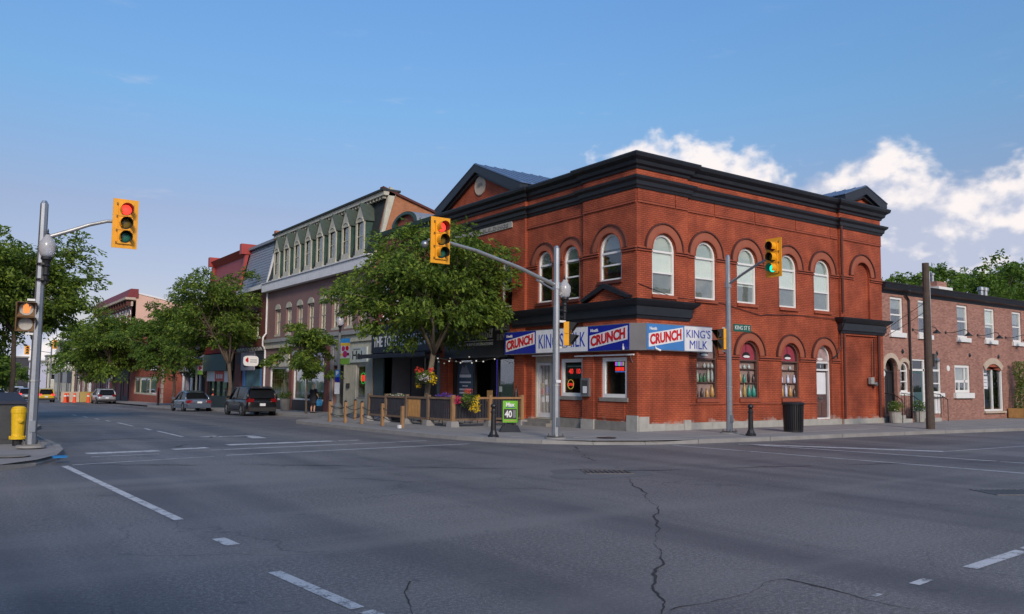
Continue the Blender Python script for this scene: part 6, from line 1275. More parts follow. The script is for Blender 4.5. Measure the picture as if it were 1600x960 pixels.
# rope fence of wooden posts at the kerb
PP = [(-5.9, 12.9), (-5.75, 11.6), (-5.65, 10.2), (-5.6, 8.4), (-5.7, 6.55), (-3.95, 14.6)]
o = thing('rope_fence', 'low rope barrier of short orange wooden posts along the kerb', 'barrier', (-5.7, 9.5, sw(9.5)))
for k, (x, y) in enumerate(PP):
    z = sw(y); p_ = MB().box(x-.055, x+.055, y-.055, y+.055, z, z+(.88 if k != 4 else .82)).build('post', 'wood_post', o); MB().lathe((x, y, z+(.88 if k != 4 else .82)), [(.07, 0), (.07, .02), (.03, .06), (0, .07)], 6).build('cap', 'iron_black', p_)
for hgt in (.72, .38):
    for (x0, y0), (x1, y1) in list(zip(PP[:4], PP[1:5]))+[(PP[5], PP[0])]:
        pts = [(x0+(x1-x0)*t_, y0+(y1-y0)*t_, sw(y0+(y1-y0)*t_)+hgt-.16*(1-(2*t_-1)**2)) for t_ in [k/8 for k in range(9)]]
        MB().tube(pts, .014, 5).build('rope', 'iron_black', o)
MB().box(-5.98, -5.86, 6.3, 6.42, sw(6), sw(6)+.12).build('loose_block', 'white_paint', o)
# patio fence
o = thing('patio_fence', 'wooden patio fence with posts on concrete feet and dark upright slats', 'fence', (-3.9, 9, sw(9)))
P1 = [(-3.9, 13.2), (-3.9, 11.5), (-3.9, 9.6), (-3.9, 7.78), (-3.75, 6.15), (-1.95, 6.3), (-.35, 6.35)]
for k, (x, y) in enumerate(P1):
    z = sw(y); MB().hexa([(x-.19, y-.19, z-.01), (x+.19, y-.19, z-.01), (x+.19, y+.19, z-.01), (x-.19, y+.19, z-.01), (x-.16, y-.16, z+.22), (x+.16, y-.16, z+.22), (x+.16, y+.16, z+.22), (x-.16, y+.16, z+.22)]).build('footing', 'concrete_kerb', o, fix=True)
    MB().box(x-.07, x+.07, y-.07, y+.07, z+.22, z+1.22).build('post', 'wood_post' if k >= 4 else 'wood_fence', o)
slat0 = {}
for k, ((x0, y0), (x1, y1)) in enumerate(zip(P1, P1[1:])):
    d_ = Vector((x1-x0, y1-y0, 0)); L_ = d_.length; u_ = d_/L_; fr_ = Fr((x0, y0, 0), u_, Vector((u_.y, -u_.x, 0))); z = sw((y0+y1)/2)
    MB(fr_).box(.075, L_-.075, -.05, .05, z+1.06, z+1.14).build('top_rail', 'wood_fence' if k < 4 else 'wood_post', o); MB(fr_).box(.075, L_-.075, -.03, .03, z+.24, z+.32).build('bottom_rail', 'wood_fence', o)
    n = int((L_-.2)/.135)
    for j in range(n):
        a = .12+j*(L_-.24)/n
        gold = k == 2 and j < n*.62 or k == 3 and j > n*.75 and False
        key = gold
        s_ = MB(fr_).box(a, a+(.10 if gold else .098), -.012, .012, z+.32, z+(1.06 if not gold else 1.04)).build('slat', 'wood_gold' if gold else 'dark_board', o)
# patio furniture
def table(x, y, lb):
    z = sw(y); o = thing('patio_table', lb, 'table', (x, y, z)); MB().lathe((x, y, z+.70), [(0, 0), (.38, 0), (.38, .03), (0, .03)], 16).build('table_top', 'dark_board', o); MB().lathe((x, y, z), [(.22, 0), (.2, .03), (.03, .05), (.03, .70), (0, .70)], 10).build('pedestal', 'iron_black', o)
table(-2.2, 11.4, 'small round dark patio table behind the left fence bays'); table(-2.0, 8.6, 'small round dark patio table behind the fence near the tree')
def chair(x, y, rz, lb):
    o = thing('patio_chair', lb, 'chair', (0, 0, 0), 'black patio chairs'); 
    MB().box(-.21, .21, -.21, .21, .44, .47).build('seat', 'dark_board', o); MB().box(-.2, .2, .19, .22, .52, .88).build('backrest', 'dark_board', o)
    for sx in (-.19, .19):
        for sy in (-.19, .19): MB().tube([(sx, sy, 0), (sx, sy, .44 if sy < 0 else .86)], .014, 6).build('leg', 'iron_black', o)
    o.location = (x, y, sw(y)); o.rotation_euler = (0, 0, rz)
chair(-2.9, 11.4, 1.6, 'black patio chair left of the first patio table'); chair(-1.5, 11.5, -1.6, 'black patio chair behind the first patio table'); chair(-2.7, 8.5, 1.4, 'black patio chair at the table near the tree'); chair(-1.3, 8.7, -1.5, 'black patio chair behind the table near the tree')
o = thing('planter_tray', 'row of white flowers on a dark ledge behind the fence', 'planter', (-3.2, 12.0, sw(12)+.9)); MB().box(-3.4, -3.0, 11.2, 12.8, sw(12), sw(12)+1.02).build('box', 'dark_board', o); leafball('blossom', 'letters_white', o, (-3.2, 12.0, sw(12)+1.12), .5, 120, .09, 3, .25); leafball('foliage', 'leaf_dark', o, (-3.2, 12.0, sw(12)+1.08), .55, 200, .1, 4, .3)
# flower baskets
mat('petal_red', (.62, .06, .03), .6); mat('petal_pink', (.55, .02, .12), .6); mat('petal_yellow', (.72, .50, .01), .6); mat('petal_white', (.62, .58, .62), .6); mat('petal_violet', (.09, .04, .28), .6)
o = thing('hanging_basket', 'hanging basket of red, white and yellow flowers on the big tree trunk', 'flower basket', (-3.3, 9.2, 1.85)); c = (-3.3, 9.2, 1.95)
MB().lathe((c[0], c[1], c[2]-.3), [(0, 0), (.16, .04), (.28, .18), (.30, .24), (0, .24)], 14).build('basket', 'soil', o); MB().tube([(c[0], c[1], c[2]-.05), (c[0], c[1], c[2]+.8), (-2.85, 9.5, c[2]+.95)], .012, 5).build('hanger', 'iron_black', o)
leafball('foliage', 'leaf_dark', o, c, .44, 500, .12, 11, .75); leafball('white_flowers', 'petal_white', o, (c[0]-.12, c[1]-.2, c[2]-.02), .30, 200, .08, 12, .6); leafball('orange_flowers', 'petal_red', o, (c[0]-.1, c[1]+.35, c[2]+.28), .20, 90, .1, 13, .8); leafball('orange_flowers', 'petal_red', o, (c[0]+.05, c[1]-.4, c[2]+.3), .13, 50, .1, 14, .8); leafball('yellow_flowers', 'petal_yellow', o, (c[0]+.15, c[1]-.38, c[2]-.05), .22, 110, .09, 15, 1.4); leafball('yellow_flowers', 'petal_yellow', o, (c[0]-.1, c[1]+.35, c[2]-.35), .16, 60, .09, 16, .8)
o = thing('hanging_basket', 'trailing pink and yellow flower basket on the wooden fence post', 'flower basket', (-3.3, 5.75, .9)); c = (-3.35, 5.75, 1.1)
MB().lathe((c[0], c[1], c[2]-.22), [(0, 0), (.14, .03), (.22, .18), (0, .18)], 12).build('basket', 'soil', o); leafball('foliage', 'leaf_dark', o, c, .34, 350, .11, 21, .9); leafball('pink_flowers', 'petal_pink', o, (c[0]-.3, c[1]+.22, c[2]), .2, 110, .09, 22, .9); leafball('red_flowers', 'petal_red', o, (c[0]+.0, c[1]+.0, c[2]+.33), .2, 100, .09, 23, .6); leafball('yellow_flowers', 'petal_yellow', o, (c[0]+.24, c[1]-.15, c[2]-.25), .24, 190, .09, 24, 1.2); leafball('yellow_flowers', 'petal_yellow', o, (c[0]+.36, c[1]-.12, c[2]+.08), .12, 60, .09, 25, 1.)
o = thing('window_box', 'box of violet flowers on the fence rail behind the tree', 'flower box', (-3.7, 7.0, 1.1)); MB().box(-3.66, -3.46, 6.6, 7.5, 1.02, 1.18).build('box', 'dark_board', o); leafball('violet_flowers', 'petal_violet', o, (-3.56, 7.05, 1.24), .4, 160, .09, 27, .3)
# lamp posts with banners
mat('banner_blue', (.03, .25, .55), .7); mat('banner_green', (.22, .42, .04), .7); mat('banner_white', (.62, .58, .56), .7); mat('banner_pink', (.45, .02, .14), .7); mat('banner_yellow', (.72, .45, .03), .7)
def lamppost(x, y, lb, parking):
    z = sw(y); o = thing('street_lamp', lb, 'street lamp', (x, y, z), 'banner lamp posts')
    MB().lathe((x, y, z), [(0, 0), (.30, 0), (.30, .12), (.24, .2), (.22, .55), (.16, .65), (.11, .72), (.09, 1.2), (.075, 4.2), (0, 4.2)], 12).build('pole', 'letters_grey', o)
    acorn(o, x, y, z+4.2, z+4.55)
    fr_ = Fr((x, y, 0), Vector((-.36, -.93, 0)), Vector((-.93, .36, 0))); fr_ = Fr((x, y, 0), (0.3, -.954, 0), (-.954, -.3, 0))
    b = MB(fr_); z1 = z+3.9; b.box(.10, .78, -.01, .01, z1-1.28, z1); b = b.build('banner', 'banner_white', o)
    for z_ in (z1, z1-1.28): MB().tube([fr_(0, 0, z_), fr_(.8, 0, z_)], .015, 6).build('banner_arm', 'iron_black', o)
    MB(fr_).box(.10, .78, .011, .015, z1-.22, z1).build('blue_field', 'banner_blue', b); MB(fr_).box(.10, .78, .011, .015, z1-1.28, z1-.98).build('green_field', 'banner_green', b); MB(fr_).box(.10, .78, .011, .014, z1-.36, z1-.22).build('yellow_field', 'banner_yellow', b)
    for a, z_, r_, mm in [(.30, z1-.5, .13, 'banner_pink'), (.58, z1-.48, .12, 'sign_red'), (.44, z1-.78, .17, 'banner_pink'), (.22, z1-.8, .08, 'banner_yellow'), (.66, z1-.78, .08, 'maroon')]:
        MB(fr_).lathe((a, .011, z_), [(0, 0), (r_, 0), (r_, .006), (0, .006)], 12, axis=(0, 1, 0)).build('berry_print', mm, b)
    if parking:
        fp = Fr((x, y, 0), (.5, -.866, 0), (-.866, -.5, 0)); s_ = MB(fp).box(-.14, .14, .10, .115, z+2.0, z+2.34).build('parking_plate', 'sign_blue_light', o); text('P', fp, 0, .115, z+2.08, .2, m='letters_white', parent=s_, align='C', bold=.03); MB(fp).box(-.14, .14, .10, .115, z+1.75, z+1.98).build('blue_plate', 'sign_blue', o); MB(fp).box(-.15, .15, .10, .115, z+1.15, z+1.72).build('rules_plate', 'sign_white', o)
lamppost(-3.6, 17.4, 'banner lamp post by the rope fence with blue parking plates', True); lamppost(-3.4, 45.2, 'banner lamp post between the grey car and the red-roofed building', False)
# planters and cones further up
o = thing('stone_planter', 'grey round planter with shrub against the black shop base', 'planter', (-1.2, 31.5, sw(31))); MB().lathe((-1.2, 31.5, sw(31)), [(0, 0), (.28, 0), (.36, .75), (.40, .8), (.34, .8), (0, .76)], 12).build('pot', 'stone_dark', o); leafball('foliage', 'leaf_dark', o, (-1.2, 31.5, sw(31)+1.0), .45, 300, .14, 33, .7)
mat('cone_orange', (.75, .08, .02), .6)
for k, (x, y) in enumerate([(-7.4, 87.5), (-7.05, 88.3), (-6.5, 87), (-5.1, 86.6)]):
    z = gz(y); o = thing('traffic_cone', ['leftmost of the orange cones up the street', 'second orange cone from the left up the street', 'third orange cone, before the concrete barrier', 'rightmost orange cone, next to the silver car'][k], 'cone', (x, y, z), 'orange cones before the barrier')
    MB().lathe((x, y, z), [(0, 0), (.30, 0), (.30, .05), (.20, .06), (.13, 1.0), (.10, 1.1), (0, 1.1)], 10).build('body', 'cone_orange', o); MB().lathe((x, y, z+.7), [(.165, 0), (.15, .15)], 10).build('white_band', 'letters_white', o)
for k, x in enumerate((-6.5, -4.5)):
    y = 91-k*.2; z = gz(y); o = thing('concrete_barrier', ['left concrete barrier beyond the cones', 'right yellow concrete barrier behind the silver car'][k], 'barrier', (x, y, z), 'concrete barriers up the street'); m_ = ['stone_sand', 'bottle_y'][k]
    MB().hexa([(x-.98, y-.3, z), (x+.98, y-.3, z), (x+.98, y+.3, z), (x-.98, y+.3, z), (x-.98, y-.14, z+1.25), (x+.98, y-.14, z+1.25), (x+.98, y+.14, z+1.25), (x-.98, y+.14, z+1.25)]).build('block', m_, o, fix=True); MB().box(x-.7, x-.4, y-.33, y-.2, z, z+.12).build('foot', m_, o)
o = thing('parking_sign', 'green round parking sign on a pale pole far up the street', 'sign', (-5.6, 110, gz(110))); MB().tube([(-5.6, 110, gz(110)), (-5.6, 110, 5.5)], .14, 8).build('pole', 'letters_grey', o); MB().lathe((-5.6, 109.8, 3.7), [(0, 0), (.6, 0), (.6, .05), (0, .05)], 16, axis=(0, -1, 0)).build('disc', 'sign_green', o); text('P', Fr((0, 109.74, 0), (1, 0, 0), (0, -1, 0)), -5.6, .02, 3.4, .6, m='letters_white', parent=o, align='C', bold=.04)
# bulb strings along the patio
st = thing('string_lights', 'string of white bulbs hung between the tree and the black shop', 'string lights', (-2, 8.5, 2.8)); emit('bulb', (1, .95, .85), .12, (.6, .6, .55))
mb = MB(); pts = [(-2.85-.3*0+t_*2.4, 9.4-t_*1.6, 2.85-.25*math.sin(math.pi*t_)) for t_ in [k/12 for k in range(13)]]; mb.tube(pts, .008, 4); mb.build('wire', 'iron_black', st)
for p in pts[1::2]: MB().lathe((p[0], p[1], p[2]-.07), [(0, 0), (.035, .02), (.03, .06), (0, .07)], 8).build('bulb', 'bulb', st)
pts = [(-.5-.1*k, 12.9-k*.43, 2.75-.12*math.sin(k*1.1)) for k in range(13)]; mb = MB(); mb.tube(pts, .008, 4); mb.build('wire', 'iron_black', st)
for p in pts[::2]: MB().lathe((p[0], p[1], p[2]-.07), [(0, 0), (.035, .02), (.03, .06), (0, .07)], 8).build('bulb', 'bulb', st)
# ------------------------------------------------------------------ trees
def tree(label, base, fork, cc, rad, seed, leaves=15000, size=.19, clumps=70, m='leaf_locust', r0=.16, name='street_tree', group=None, limbs=7, bark='bark', flat=.62, lean=(0, 0), layered=True):
    rng = np.random.default_rng(seed); x, y, z = base
    o = thing(name, label, 'tree', base, group)
    b = np.array(base, float); top = np.array([x+lean[0], y+lean[1], z+fork]); c = np.array(cc, float); rad = np.array(rad, float)
    tr = MB(); mid = (b+top)/2+rng.normal(size=3)*[.06, .06, 0]
    tr.tube([b-[0, 0, .1], b+[0, 0, .15], mid, top], [r0*1.5, r0*1.1, r0*.95, r0*.85], 9); tr = tr.build('trunk', bark, o, smooth=True)
    # clump centres through the crown volume, biased outward, irregular envelope
    C = []
    ph = rng.random(6)*6.28
    while len(C) < clumps:
        v = rng.normal(size=3); v /= np.linalg.norm(v); q = rng.random()**.42
        a = math.atan2(v[1], v[0]); env = 1+.16*math.sin(3*a+ph[0])+.12*math.sin(5*a+ph[1]+2*v[2])+.12*math.sin(4*v[2]*2+ph[2]+a)
        p = v*q*env
        if p[2] < -.55 and rng.random() < .6: continue
        C.append(c+p*rad)
    C = np.array(C)
    # limbs to clump groups
    br = MB(); ang = np.arctan2(C[:, 1]-top[1], C[:, 0]-top[0]); order = np.argsort(ang); groups = np.array_split(order, limbs)
    ends = []
    for g_ in groups:
        t_ = C[g_].mean(0); e = top+(t_-top)*.72; k1 = top+(e-top)*.45+np.array([0, 0, .12*rad[2]])+rng.normal(size=3)*.12
        br.tube([tuple(top-[0, 0, .2]), tuple(k1), tuple(e)], [r0*.6, r0*.42, r0*.22], 6)
        for i in g_:
            s = k1+(e-k1)*rng.random(); q = C[i]; m2 = (s+q)/2+np.array([0, 0, .10])+rng.normal(size=3)*.1
            br.tube([tuple(s), tuple(m2), tuple(q)], [r0*.2, r0*.13, r0*.05], 4, cap=False)
    br.build('branches', bark, o, smooth=True)
    n_ = leaves//clumps//5; P = []
    for i in range(clumps):
        cs = rad.mean()*(.17+.13*rng.random())
        u = rng.normal(size=(n_, 3)); u /= np.linalg.norm(u, axis=1)[:, None]; u *= (rng.random(n_)**.45)[:, None]
        u *= cs*np.array([1.25, 1.25, flat]); u[:, 2] -= .25*(u[:, 0]**2+u[:, 1]**2)/cs        # drooping pads
        P.append(C[i]+u)
    P = np.concatenate(P)
    # stray sprays at the outline
    k = len(P)//14; j = rng.integers(0, len(P), k); d_ = P[j]-c; P = np.concatenate([P, P[j]+d_/np.linalg.norm(d_, axis=1)[:, None]*rng.random((k, 1))*.35*rad.mean()/3])
    # each point carries a drooping spray of five leaflets
    A = rng.normal(size=P.shape)*.55+(P-c)/np.linalg.norm(P-c, axis=1)[:, None]*.8; A[:, 2] = A[:, 2]*.5-.45; A /= np.linalg.norm(A, axis=1)[:, None]
    S = np.cross(A, rng.normal(size=P.shape)); S /= np.linalg.norm(S, axis=1)[:, None]
    Q, T = [], []
    for j, (al, sd_) in enumerate([(-.9, .5), (-.45, -.55), (.1, .55), (.5, -.5), (1.0, 0.)]):
        Q.append(P+A*size*al*.85+S*size*sd_*.45+rng.normal(size=P.shape)*size*.12); T.append(A+S*sd_*1.3+rng.normal(size=P.shape)*.18)
    cr = leafmesh('crown', m, o, np.concatenate(Q)-b, size, rng, .45, .42, np.concatenate(T)); cr['kind'] = 'stuff'
    return o
TG = 'street trees along the main street'
tree('big leafy street tree in front of the cafe and black shop', (-2.8, 10.1, sw(10)), 3.1, (-2.8, 9.45, 5.8), (3.55, 3.4, 2.55), 11, 46000, .175, 150, r0=.125, group=TG, limbs=8, bark='bark_pale', lean=(0, -.75))
tree('young thin tree by the woman on the pavement', (-2.6, 24.2, sw(24)), 2.1, (-2.6, 24.4, 3.35), (1.9, 1.9, 1.6), 12, 9000, .18, 46, r0=.055, group=TG, limbs=5)
tree('street tree leaning over the black SUV and blue-grey car', (-2.4, 40.2, sw(40)), 3.3, (-2.9, 42.0, 6.4), (3.9, 4.2, 3.1), 13, 38000, .215, 120, r0=.15, group=TG, limbs=7)
tree('street tree behind the grey car, before the set-back building', (-2.6, 56.0, sw(56)), 2.9, (-2.6, 57.5, 5.0), (3.7, 4.0, 3.3), 14, 30000, .235, 105, r0=.13, group=TG, limbs=6, m='leaf_dark')
tree('street tree in front of the tall far building', (-2.8, 84.5, sw(84)), 3.2, (-3.0, 86, 5.9), (5.0, 5.5, 3.7), 15, 30000, .31, 115, r0=.17, group=TG, limbs=7)
tree('farther street tree past the concrete barriers', (-3.2, 103, sw(103)), 3.0, (-3.4, 104, 4.6), (4.2, 4.5, 3.1), 16, 9000, .40, 60, r0=.15, group=TG, limbs=6, m='leaf_dark')
tree('large leafy tree behind the left signal pole', (-17.25, 21.5, sw(21)), 4.0, (-17.9, 22.5, 5.6), (3.6, 3.8, 2.7), 17, 50000, .185, 140, r0=.11, group='trees on the left pavement', limbs=8)
tree('leafy tree half cut by the left edge', (-20.6, 30, sw(30)), 3.6, (-20.6, 30, 6.2), (4.2, 4.4, 3.6), 18, 14000, .26, 80, r0=.14, group='trees on the left pavement', limbs=7, m='leaf_dark')
for k, (x, y, h, rr) in enumerate([(-17.2, 62, 5.2, 2.6), (-15.4, 84, 5.6, 2.8), (-8.5, 205, 9, 4.5), (-3.6, 222, 8, 4.0), (7.5, 200, 11, 5.0)]):
    tree(['low dense green tree far left beyond the trunk', 'round far tree on the left pavement behind the parked cars', 'far tree before the small white building', 'far tree before the dark grey building', 'tall far tree behind the white two-storey building'][k], (x, y, sw(y)), 1.8, (x, y, sw(y)+h*.62), (rr, rr, h*.42), 40+k, 6000, .40, 50, r0=.14, name='far_tree', group='far trees up the street', limbs=5, m='leaf_dark')
for k, (x, y, zt, rr) in enumerate([(56, 26, 11.6, 5.0), (62.5, 24, 14.2, 4.2), (70, 25, 14.2, 5.2), (78, 24, 15.2, 5.4), (86, 25, 16.4, 6.0), (95, 24, 17.6, 6.5), (50, 27, 10.6, 4.2), (46, 24, 9.4, 3.4)]):
    lb = ['left of the gap over the roof', 'behind the utility pole top', 'right of the chimney', 'rising high over the brick row', 'towering at the right edge', 'beyond the right picture edge', 'next to the corner building', 'low and closest to the corner building'][k]
    tree('broad green background tree '+lb, (x, y, 0), zt*.35, (x, y, zt-rr*.95), (rr, rr, rr*.95), 60+k, 14000, .45, 75, r0=.3, name='background_tree', group='trees behind the brick row', limbs=6, m='leaf_maple', flat=.8)
# ------------------------------------------------------------------ vehicles
def carpaint(name, col, metal=.35):
    m_, t_, b_ = newmat(name); b_.inputs['Base Color'].default_value = (*col, 1); b_.inputs['Metallic'].default_value = metal; b_.inputs['Roughness'].default_value = .32; b_.inputs['Coat Weight'].default_value = .8; b_.inputs['Coat Roughness'].default_value = .06
    t_.links.new(tbump(t_, tnoise(t_, tn(t_, 'ShaderNodeTexCoord').outputs['Object'], 3., 2.), .02, .02), b_.inputs['Normal']); MATS[name] = m_; return name
mat('car_glass', (.010, .011, .013), .16, var=.1, spec=.2); mat('taillight', (.17, .007, .009), .18, var=.1, coat=.8); emit('taillight_on', (1, .05, .05), 1.0, (.4, .01, .01)); mat('plastic_dark', (.022, .022, .024), .6); mat('plate', (.60, .62, .66), .5); mat('rim', (.34, .34, .35), .3, metal=.9)
def car(label, loc, rz, paint, L_=4.6, W_=1.86, H_=1.68, kind='suv', lit=False, group=None, lower='plastic_dark'):
    """x forward, y left; origin on the road under the centre"""
    o = thing('parked_car' if not lit else 'car', label, 'car', (0, 0, 0), group); hw = W_/2; hl = L_/2
    belt = .98 if kind == 'suv' else .86; hood = belt-.02 if kind == 'suv' else belt-.08; deck = belt if kind == 'suv' else belt+.06
    def sec(x, zb, zt, k, crown=.03, sh=.93):      # closed cross-section ring
        w_ = hw*k
        half = [(0, zb), (w_*.80, zb), (w_*.97, zb+.10), (w_, zb+.28), (w_*.985, zt-.20), (w_*sh, zt-.04), (w_*.75, zt+crown*.4), (0, zt+crown)]
        return [(x, y_, z_) for y_, z_ in half]+[(x, -y_, z_) for y_, z_ in half[-2:0:-1]]
    rearz = deck
    st = [(-hl, .42, rearz-.22, .80), (-hl+.05, .34, rearz-.06, .90), (-hl+.22, .27, rearz, .965), (-hl+.8, .22, rearz+.0, 1), (0, .20, belt, 1), (hl-1.35, .20, belt-.01, 1), (hl-1.0, .22, hood, .99), (hl-.4, .25, hood-.07, .95), (hl-.12, .30, hood-.16, .87), (hl, .40, hood-.30, .74)]
    b = MB().loft([sec(*s_) for s_ in st]).build('body', paint, o, smooth=True, fix=True)
    md = b.modifiers.new('s', 'SUBSURF'); md.levels = 1; md.render_levels = 2
    # glasshouse
    zr = H_
    if kind == 'suv': gs = [(-hl+.10, belt-.03, belt+.02, .86, .80), (-hl+.34, belt-.03, zr-.14, .88, .70), (-hl+.75, belt-.03, zr-.02, .90, .72), (-.2, belt-.03, zr, .90, .72), (.45, belt-.03, zr-.04, .90, .71), (hl-1.15, belt-.03, belt+.03, .88, .80)]
    else: gs = [(-hl+.55, deck-.05, deck+.01, .84, .78), (-hl+1.15, belt-.03, zr-.13, .87, .68), (-.35, belt-.03, zr, .88, .68), (.30, belt-.03, zr-.03, .88, .68), (hl-1.25, belt-.05, belt+.01, .86, .80)]
    def gsec(x, zb, zt, kb, kt): return [(x, hw*kb, zb), (x, hw*(kb+kt)/2, (zb+zt)/2+.03), (x, hw*kt, zt-.03), (x, hw*kt*.6, zt), (x, -hw*kt*.6, zt), (x, -hw*kt, zt-.03), (x, -hw*(kb+kt)/2, (zb+zt)/2+.03), (x, -hw*kb, zb)]
    gl = MB().loft([gsec(*s_) for s_ in gs]).build('windows', 'car_glass', o, smooth=False, fix=True)
    # roof skin and pillars over the glass
    rf = MB(); top = gs[1:-1]; prev = None
    for x, zb, zt, kb, kt in top:
        w_ = hw*kt+.012; ring_ = [rf.pt(x, w_, zt-.06), rf.pt(x, w_*.96, zt+.005), rf.pt(x, w_*.55, zt+.02), rf.pt(x, -w_*.55, zt+.02), rf.pt(x, -w_*.96, zt+.005), rf.pt(x, -w_, zt-.06)]
        if prev: [rf.face(prev[k], prev[k+1], ring_[k+1], ring_[k]) for k in range(5)]
        prev = ring_
    rf.build('roof', paint, o, smooth=True, fix=True)
    def pillar(i, j, th, fo=0.):
        for s_ in (-1, 1):
            (xa, zba, zta, kba, kta), (xb, zbb, ztb, kbb, ktb) = gs[i], gs[j]
            A = Vector((xa, s_*(hw*kba+.012), zba if i in (0, len(gs)-1) else zba)); B = Vector((xb, s_*(hw*ktb+.012), ztb-.04))
            MB().tube([A, (A+B)/2+Vector((0, s_*.03, .02)), B], th, 6).build('pillar', paint, o, smooth=True)
    pillar(0, 1, .075 if kind == 'suv' else .06); pillar(len(gs)-1, len(gs)-2, .05)
    xm = -.15
    for s_ in (-1, 1):
        MB().tube([(xm, s_*hw*.91, belt-.02), (xm+.02, s_*hw*.83, (belt+zr)/2+.02), (xm+.03, s_*hw*.735, zr-.05)], .04, 6).build('pillar', 'plastic_dark', o)
        if kind == 'suv': MB().hexa([(-hl+.12, s_*hw*.88, belt-.02), (-hl+.85, s_*hw*.91, belt-.02), (-hl+.85, s_*hw*.86, belt-.02), (-hl+.12, s_*hw*.8, belt-.02), (-hl+.38, s_*(hw*.715+.012), zr-.15), (-hl+.62, s_*(hw*.725+.012), zr-.08), (-hl+.62, s_*hw*.66, zr-.08), (-hl+.38, s_*hw*.65, zr-.15)]).build('quarter_panel', paint, o, fix=True)
        MB().box(hl-1.42, hl-1.22, s_*hw*.96 if s_ > 0 else -hw*.96-.2, s_*hw*.96+.2 if s_ > 0 else -hw*.96, belt-.02, belt+.13).build('mirror', paint, o)
        MB().box(-hl+.9, hl-.9, s_*hw*1.0-.02, s_*hw*1.0+.012, .22, .34).build('sill_trim', lower, o)
        for xd in (-.55, .45): MB().box(xd-.5, xd-.34, s_*hw-.03 if s_ > 0 else -hw-.015, s_*hw+.015 if s_ > 0 else -hw+.03, belt-.20, belt-.165).build('door_handle', paint, o)
    # wheels
    wr = .355 if kind == 'suv' else .325
    for xw in (hl-.92, -hl+.88):
        for s_ in (-1, 1):
            ax = (0, s_, 0); MB().lathe((xw, s_*(hw-.10), wr+.02), [(0, 0), (wr+.06, 0), (wr+.055, .108), (0, .108)], 22, axis=ax).build('wheel_arch', lower if kind == 'suv' else 'signal_dark', o)
            wl = MB().lathe((xw, s_*(hw-.19), wr), [(wr*.6, 0), (wr*.95, .01), (wr, .05), (wr, .17), (wr*.95, .212), (wr*.68, .215), (wr*.66, .19), (0, .19)], 22, axis=ax).build('wheel', 'rubber', o)
            rm = MB().lathe((xw, s_*(hw+.005), wr), [(0, 0), (wr*.16, .004), (wr*.16, .012), (0, .014)], 12, axis=ax); 
            for k in range(5):
                q = 2*math.pi*k/5; c_, n_ = Vector((math.cos(q), 0, math.sin(q))), Vector((-math.sin(q), 0, math.cos(q)))
                base_ = Vector((xw, s_*(hw+.004), wr)); P = [base_+c_*wr*.12+n_*.03, base_+c_*wr*.12-n_*.03, base_+c_*wr*.64-n_*.045, base_+c_*wr*.64+n_*.045]
                rm.hexa([tuple(p) for p in P]+[tuple(p+Vector((0, s_*.012, 0))) for p in P])
            rm.build('rim', 'rim', wl, fix=True)
    # rear
    tz = belt-.04 if kind == 'suv' else belt-.10
    for s_ in (-1, 1):
        y0 = s_*hw*.93; y1 = s_*hw*.52
        t_ = MB(); t_.hexa([(-hl+.10, y0, tz-.13), (-hl-.012, s_*hw*.80, tz-.13), (-hl-.03, y1, tz-.11), (-hl+.2, y1, tz-.11), (-hl+.20, y0*1.04, tz+.06), (-hl+.015, s_*hw*.82, tz+.07), (-hl+.0, y1, tz+.07), (-hl+.2, y1, tz+.07)]); t_.build('taillight', 'taillight_on' if lit else 'taillight', o, fix=True)
        if kind == 'suv': MB().hexa([(-hl+.06, s_*hw*.86, tz+.07), (-hl+.2, s_*hw*.90, tz+.07), (-hl+.24, s_*hw*.84, tz+.07), (-hl+.08, s_*hw*.78, tz+.07), (-hl+.26, s_*hw*.76, zr-.30), (-hl+.36, s_*hw*.78, zr-.30), (-hl+.36, s_*hw*.74, zr-.30), (-hl+.27, s_*hw*.72, zr-.30)]).build('upper_taillight', 'taillight_on' if lit else 'taillight', o, fix=True)
        MB().box(-hl-.02, -hl+.1, s_*hw*.72-.12, s_*hw*.72+.12, .44, .48).build('reflector', 'taillight', o)
    bp = MB(); bp.loft([[(-hl+.35, s_*hw*.99, .24), (-hl+.35, s_*hw*1.0, .50)][::1]+[(-hl+.35, 0, .50), (-hl+.35, 0, .24)] for s_ in (1,)]*1, cap=False) if False else None
    MB().hexa([(-hl-.03, -hw*.80, .30), (-hl-.03, hw*.80, .30), (-hl+.4, hw*.985, .28), (-hl+.4, -hw*.985, .28), (-hl-.045, -hw*.80, .52), (-hl-.045, hw*.80, .52), (-hl+.4, hw*1.0, .54), (-hl+.4, -hw*1.0, .54)]).build('rear_bumper', lower, o, fix=True)
    MB().box(-hl-.04, -hl+.02, -.16, .16, .60 if kind == 'suv' else .62, .745).build('licence_plate', 'plate', o)
    if kind == 'suv':
        MB().hexa([(-hl+.03, -hw*.70, belt+.06), (-hl+.03, hw*.70, belt+.06), (-hl+.10, hw*.70, belt+.06), (-hl+.10, -hw*.70, belt+.06), (-hl+.275, -hw*.60, zr-.22), (-hl+.275, hw*.60, zr-.22), (-hl+.33, hw*.60, zr-.22), (-hl+.33, -hw*.60, zr-.22)]).build('rear_window', 'car_glass', o, fix=True)
        MB().hexa([(-hl+.14, -hw*.62, zr-.10), (-hl+.14, hw*.62, zr-.10), (-hl+.6, hw*.66, zr-.03), (-hl+.6, -hw*.66, zr-.03), (-hl+.16, -hw*.62, zr-.05), (-hl+.16, hw*.62, zr-.05), (-hl+.6, hw*.66, zr+.02), (-hl+.6, -hw*.66, zr+.02)]).build('spoiler', paint, o, fix=True)
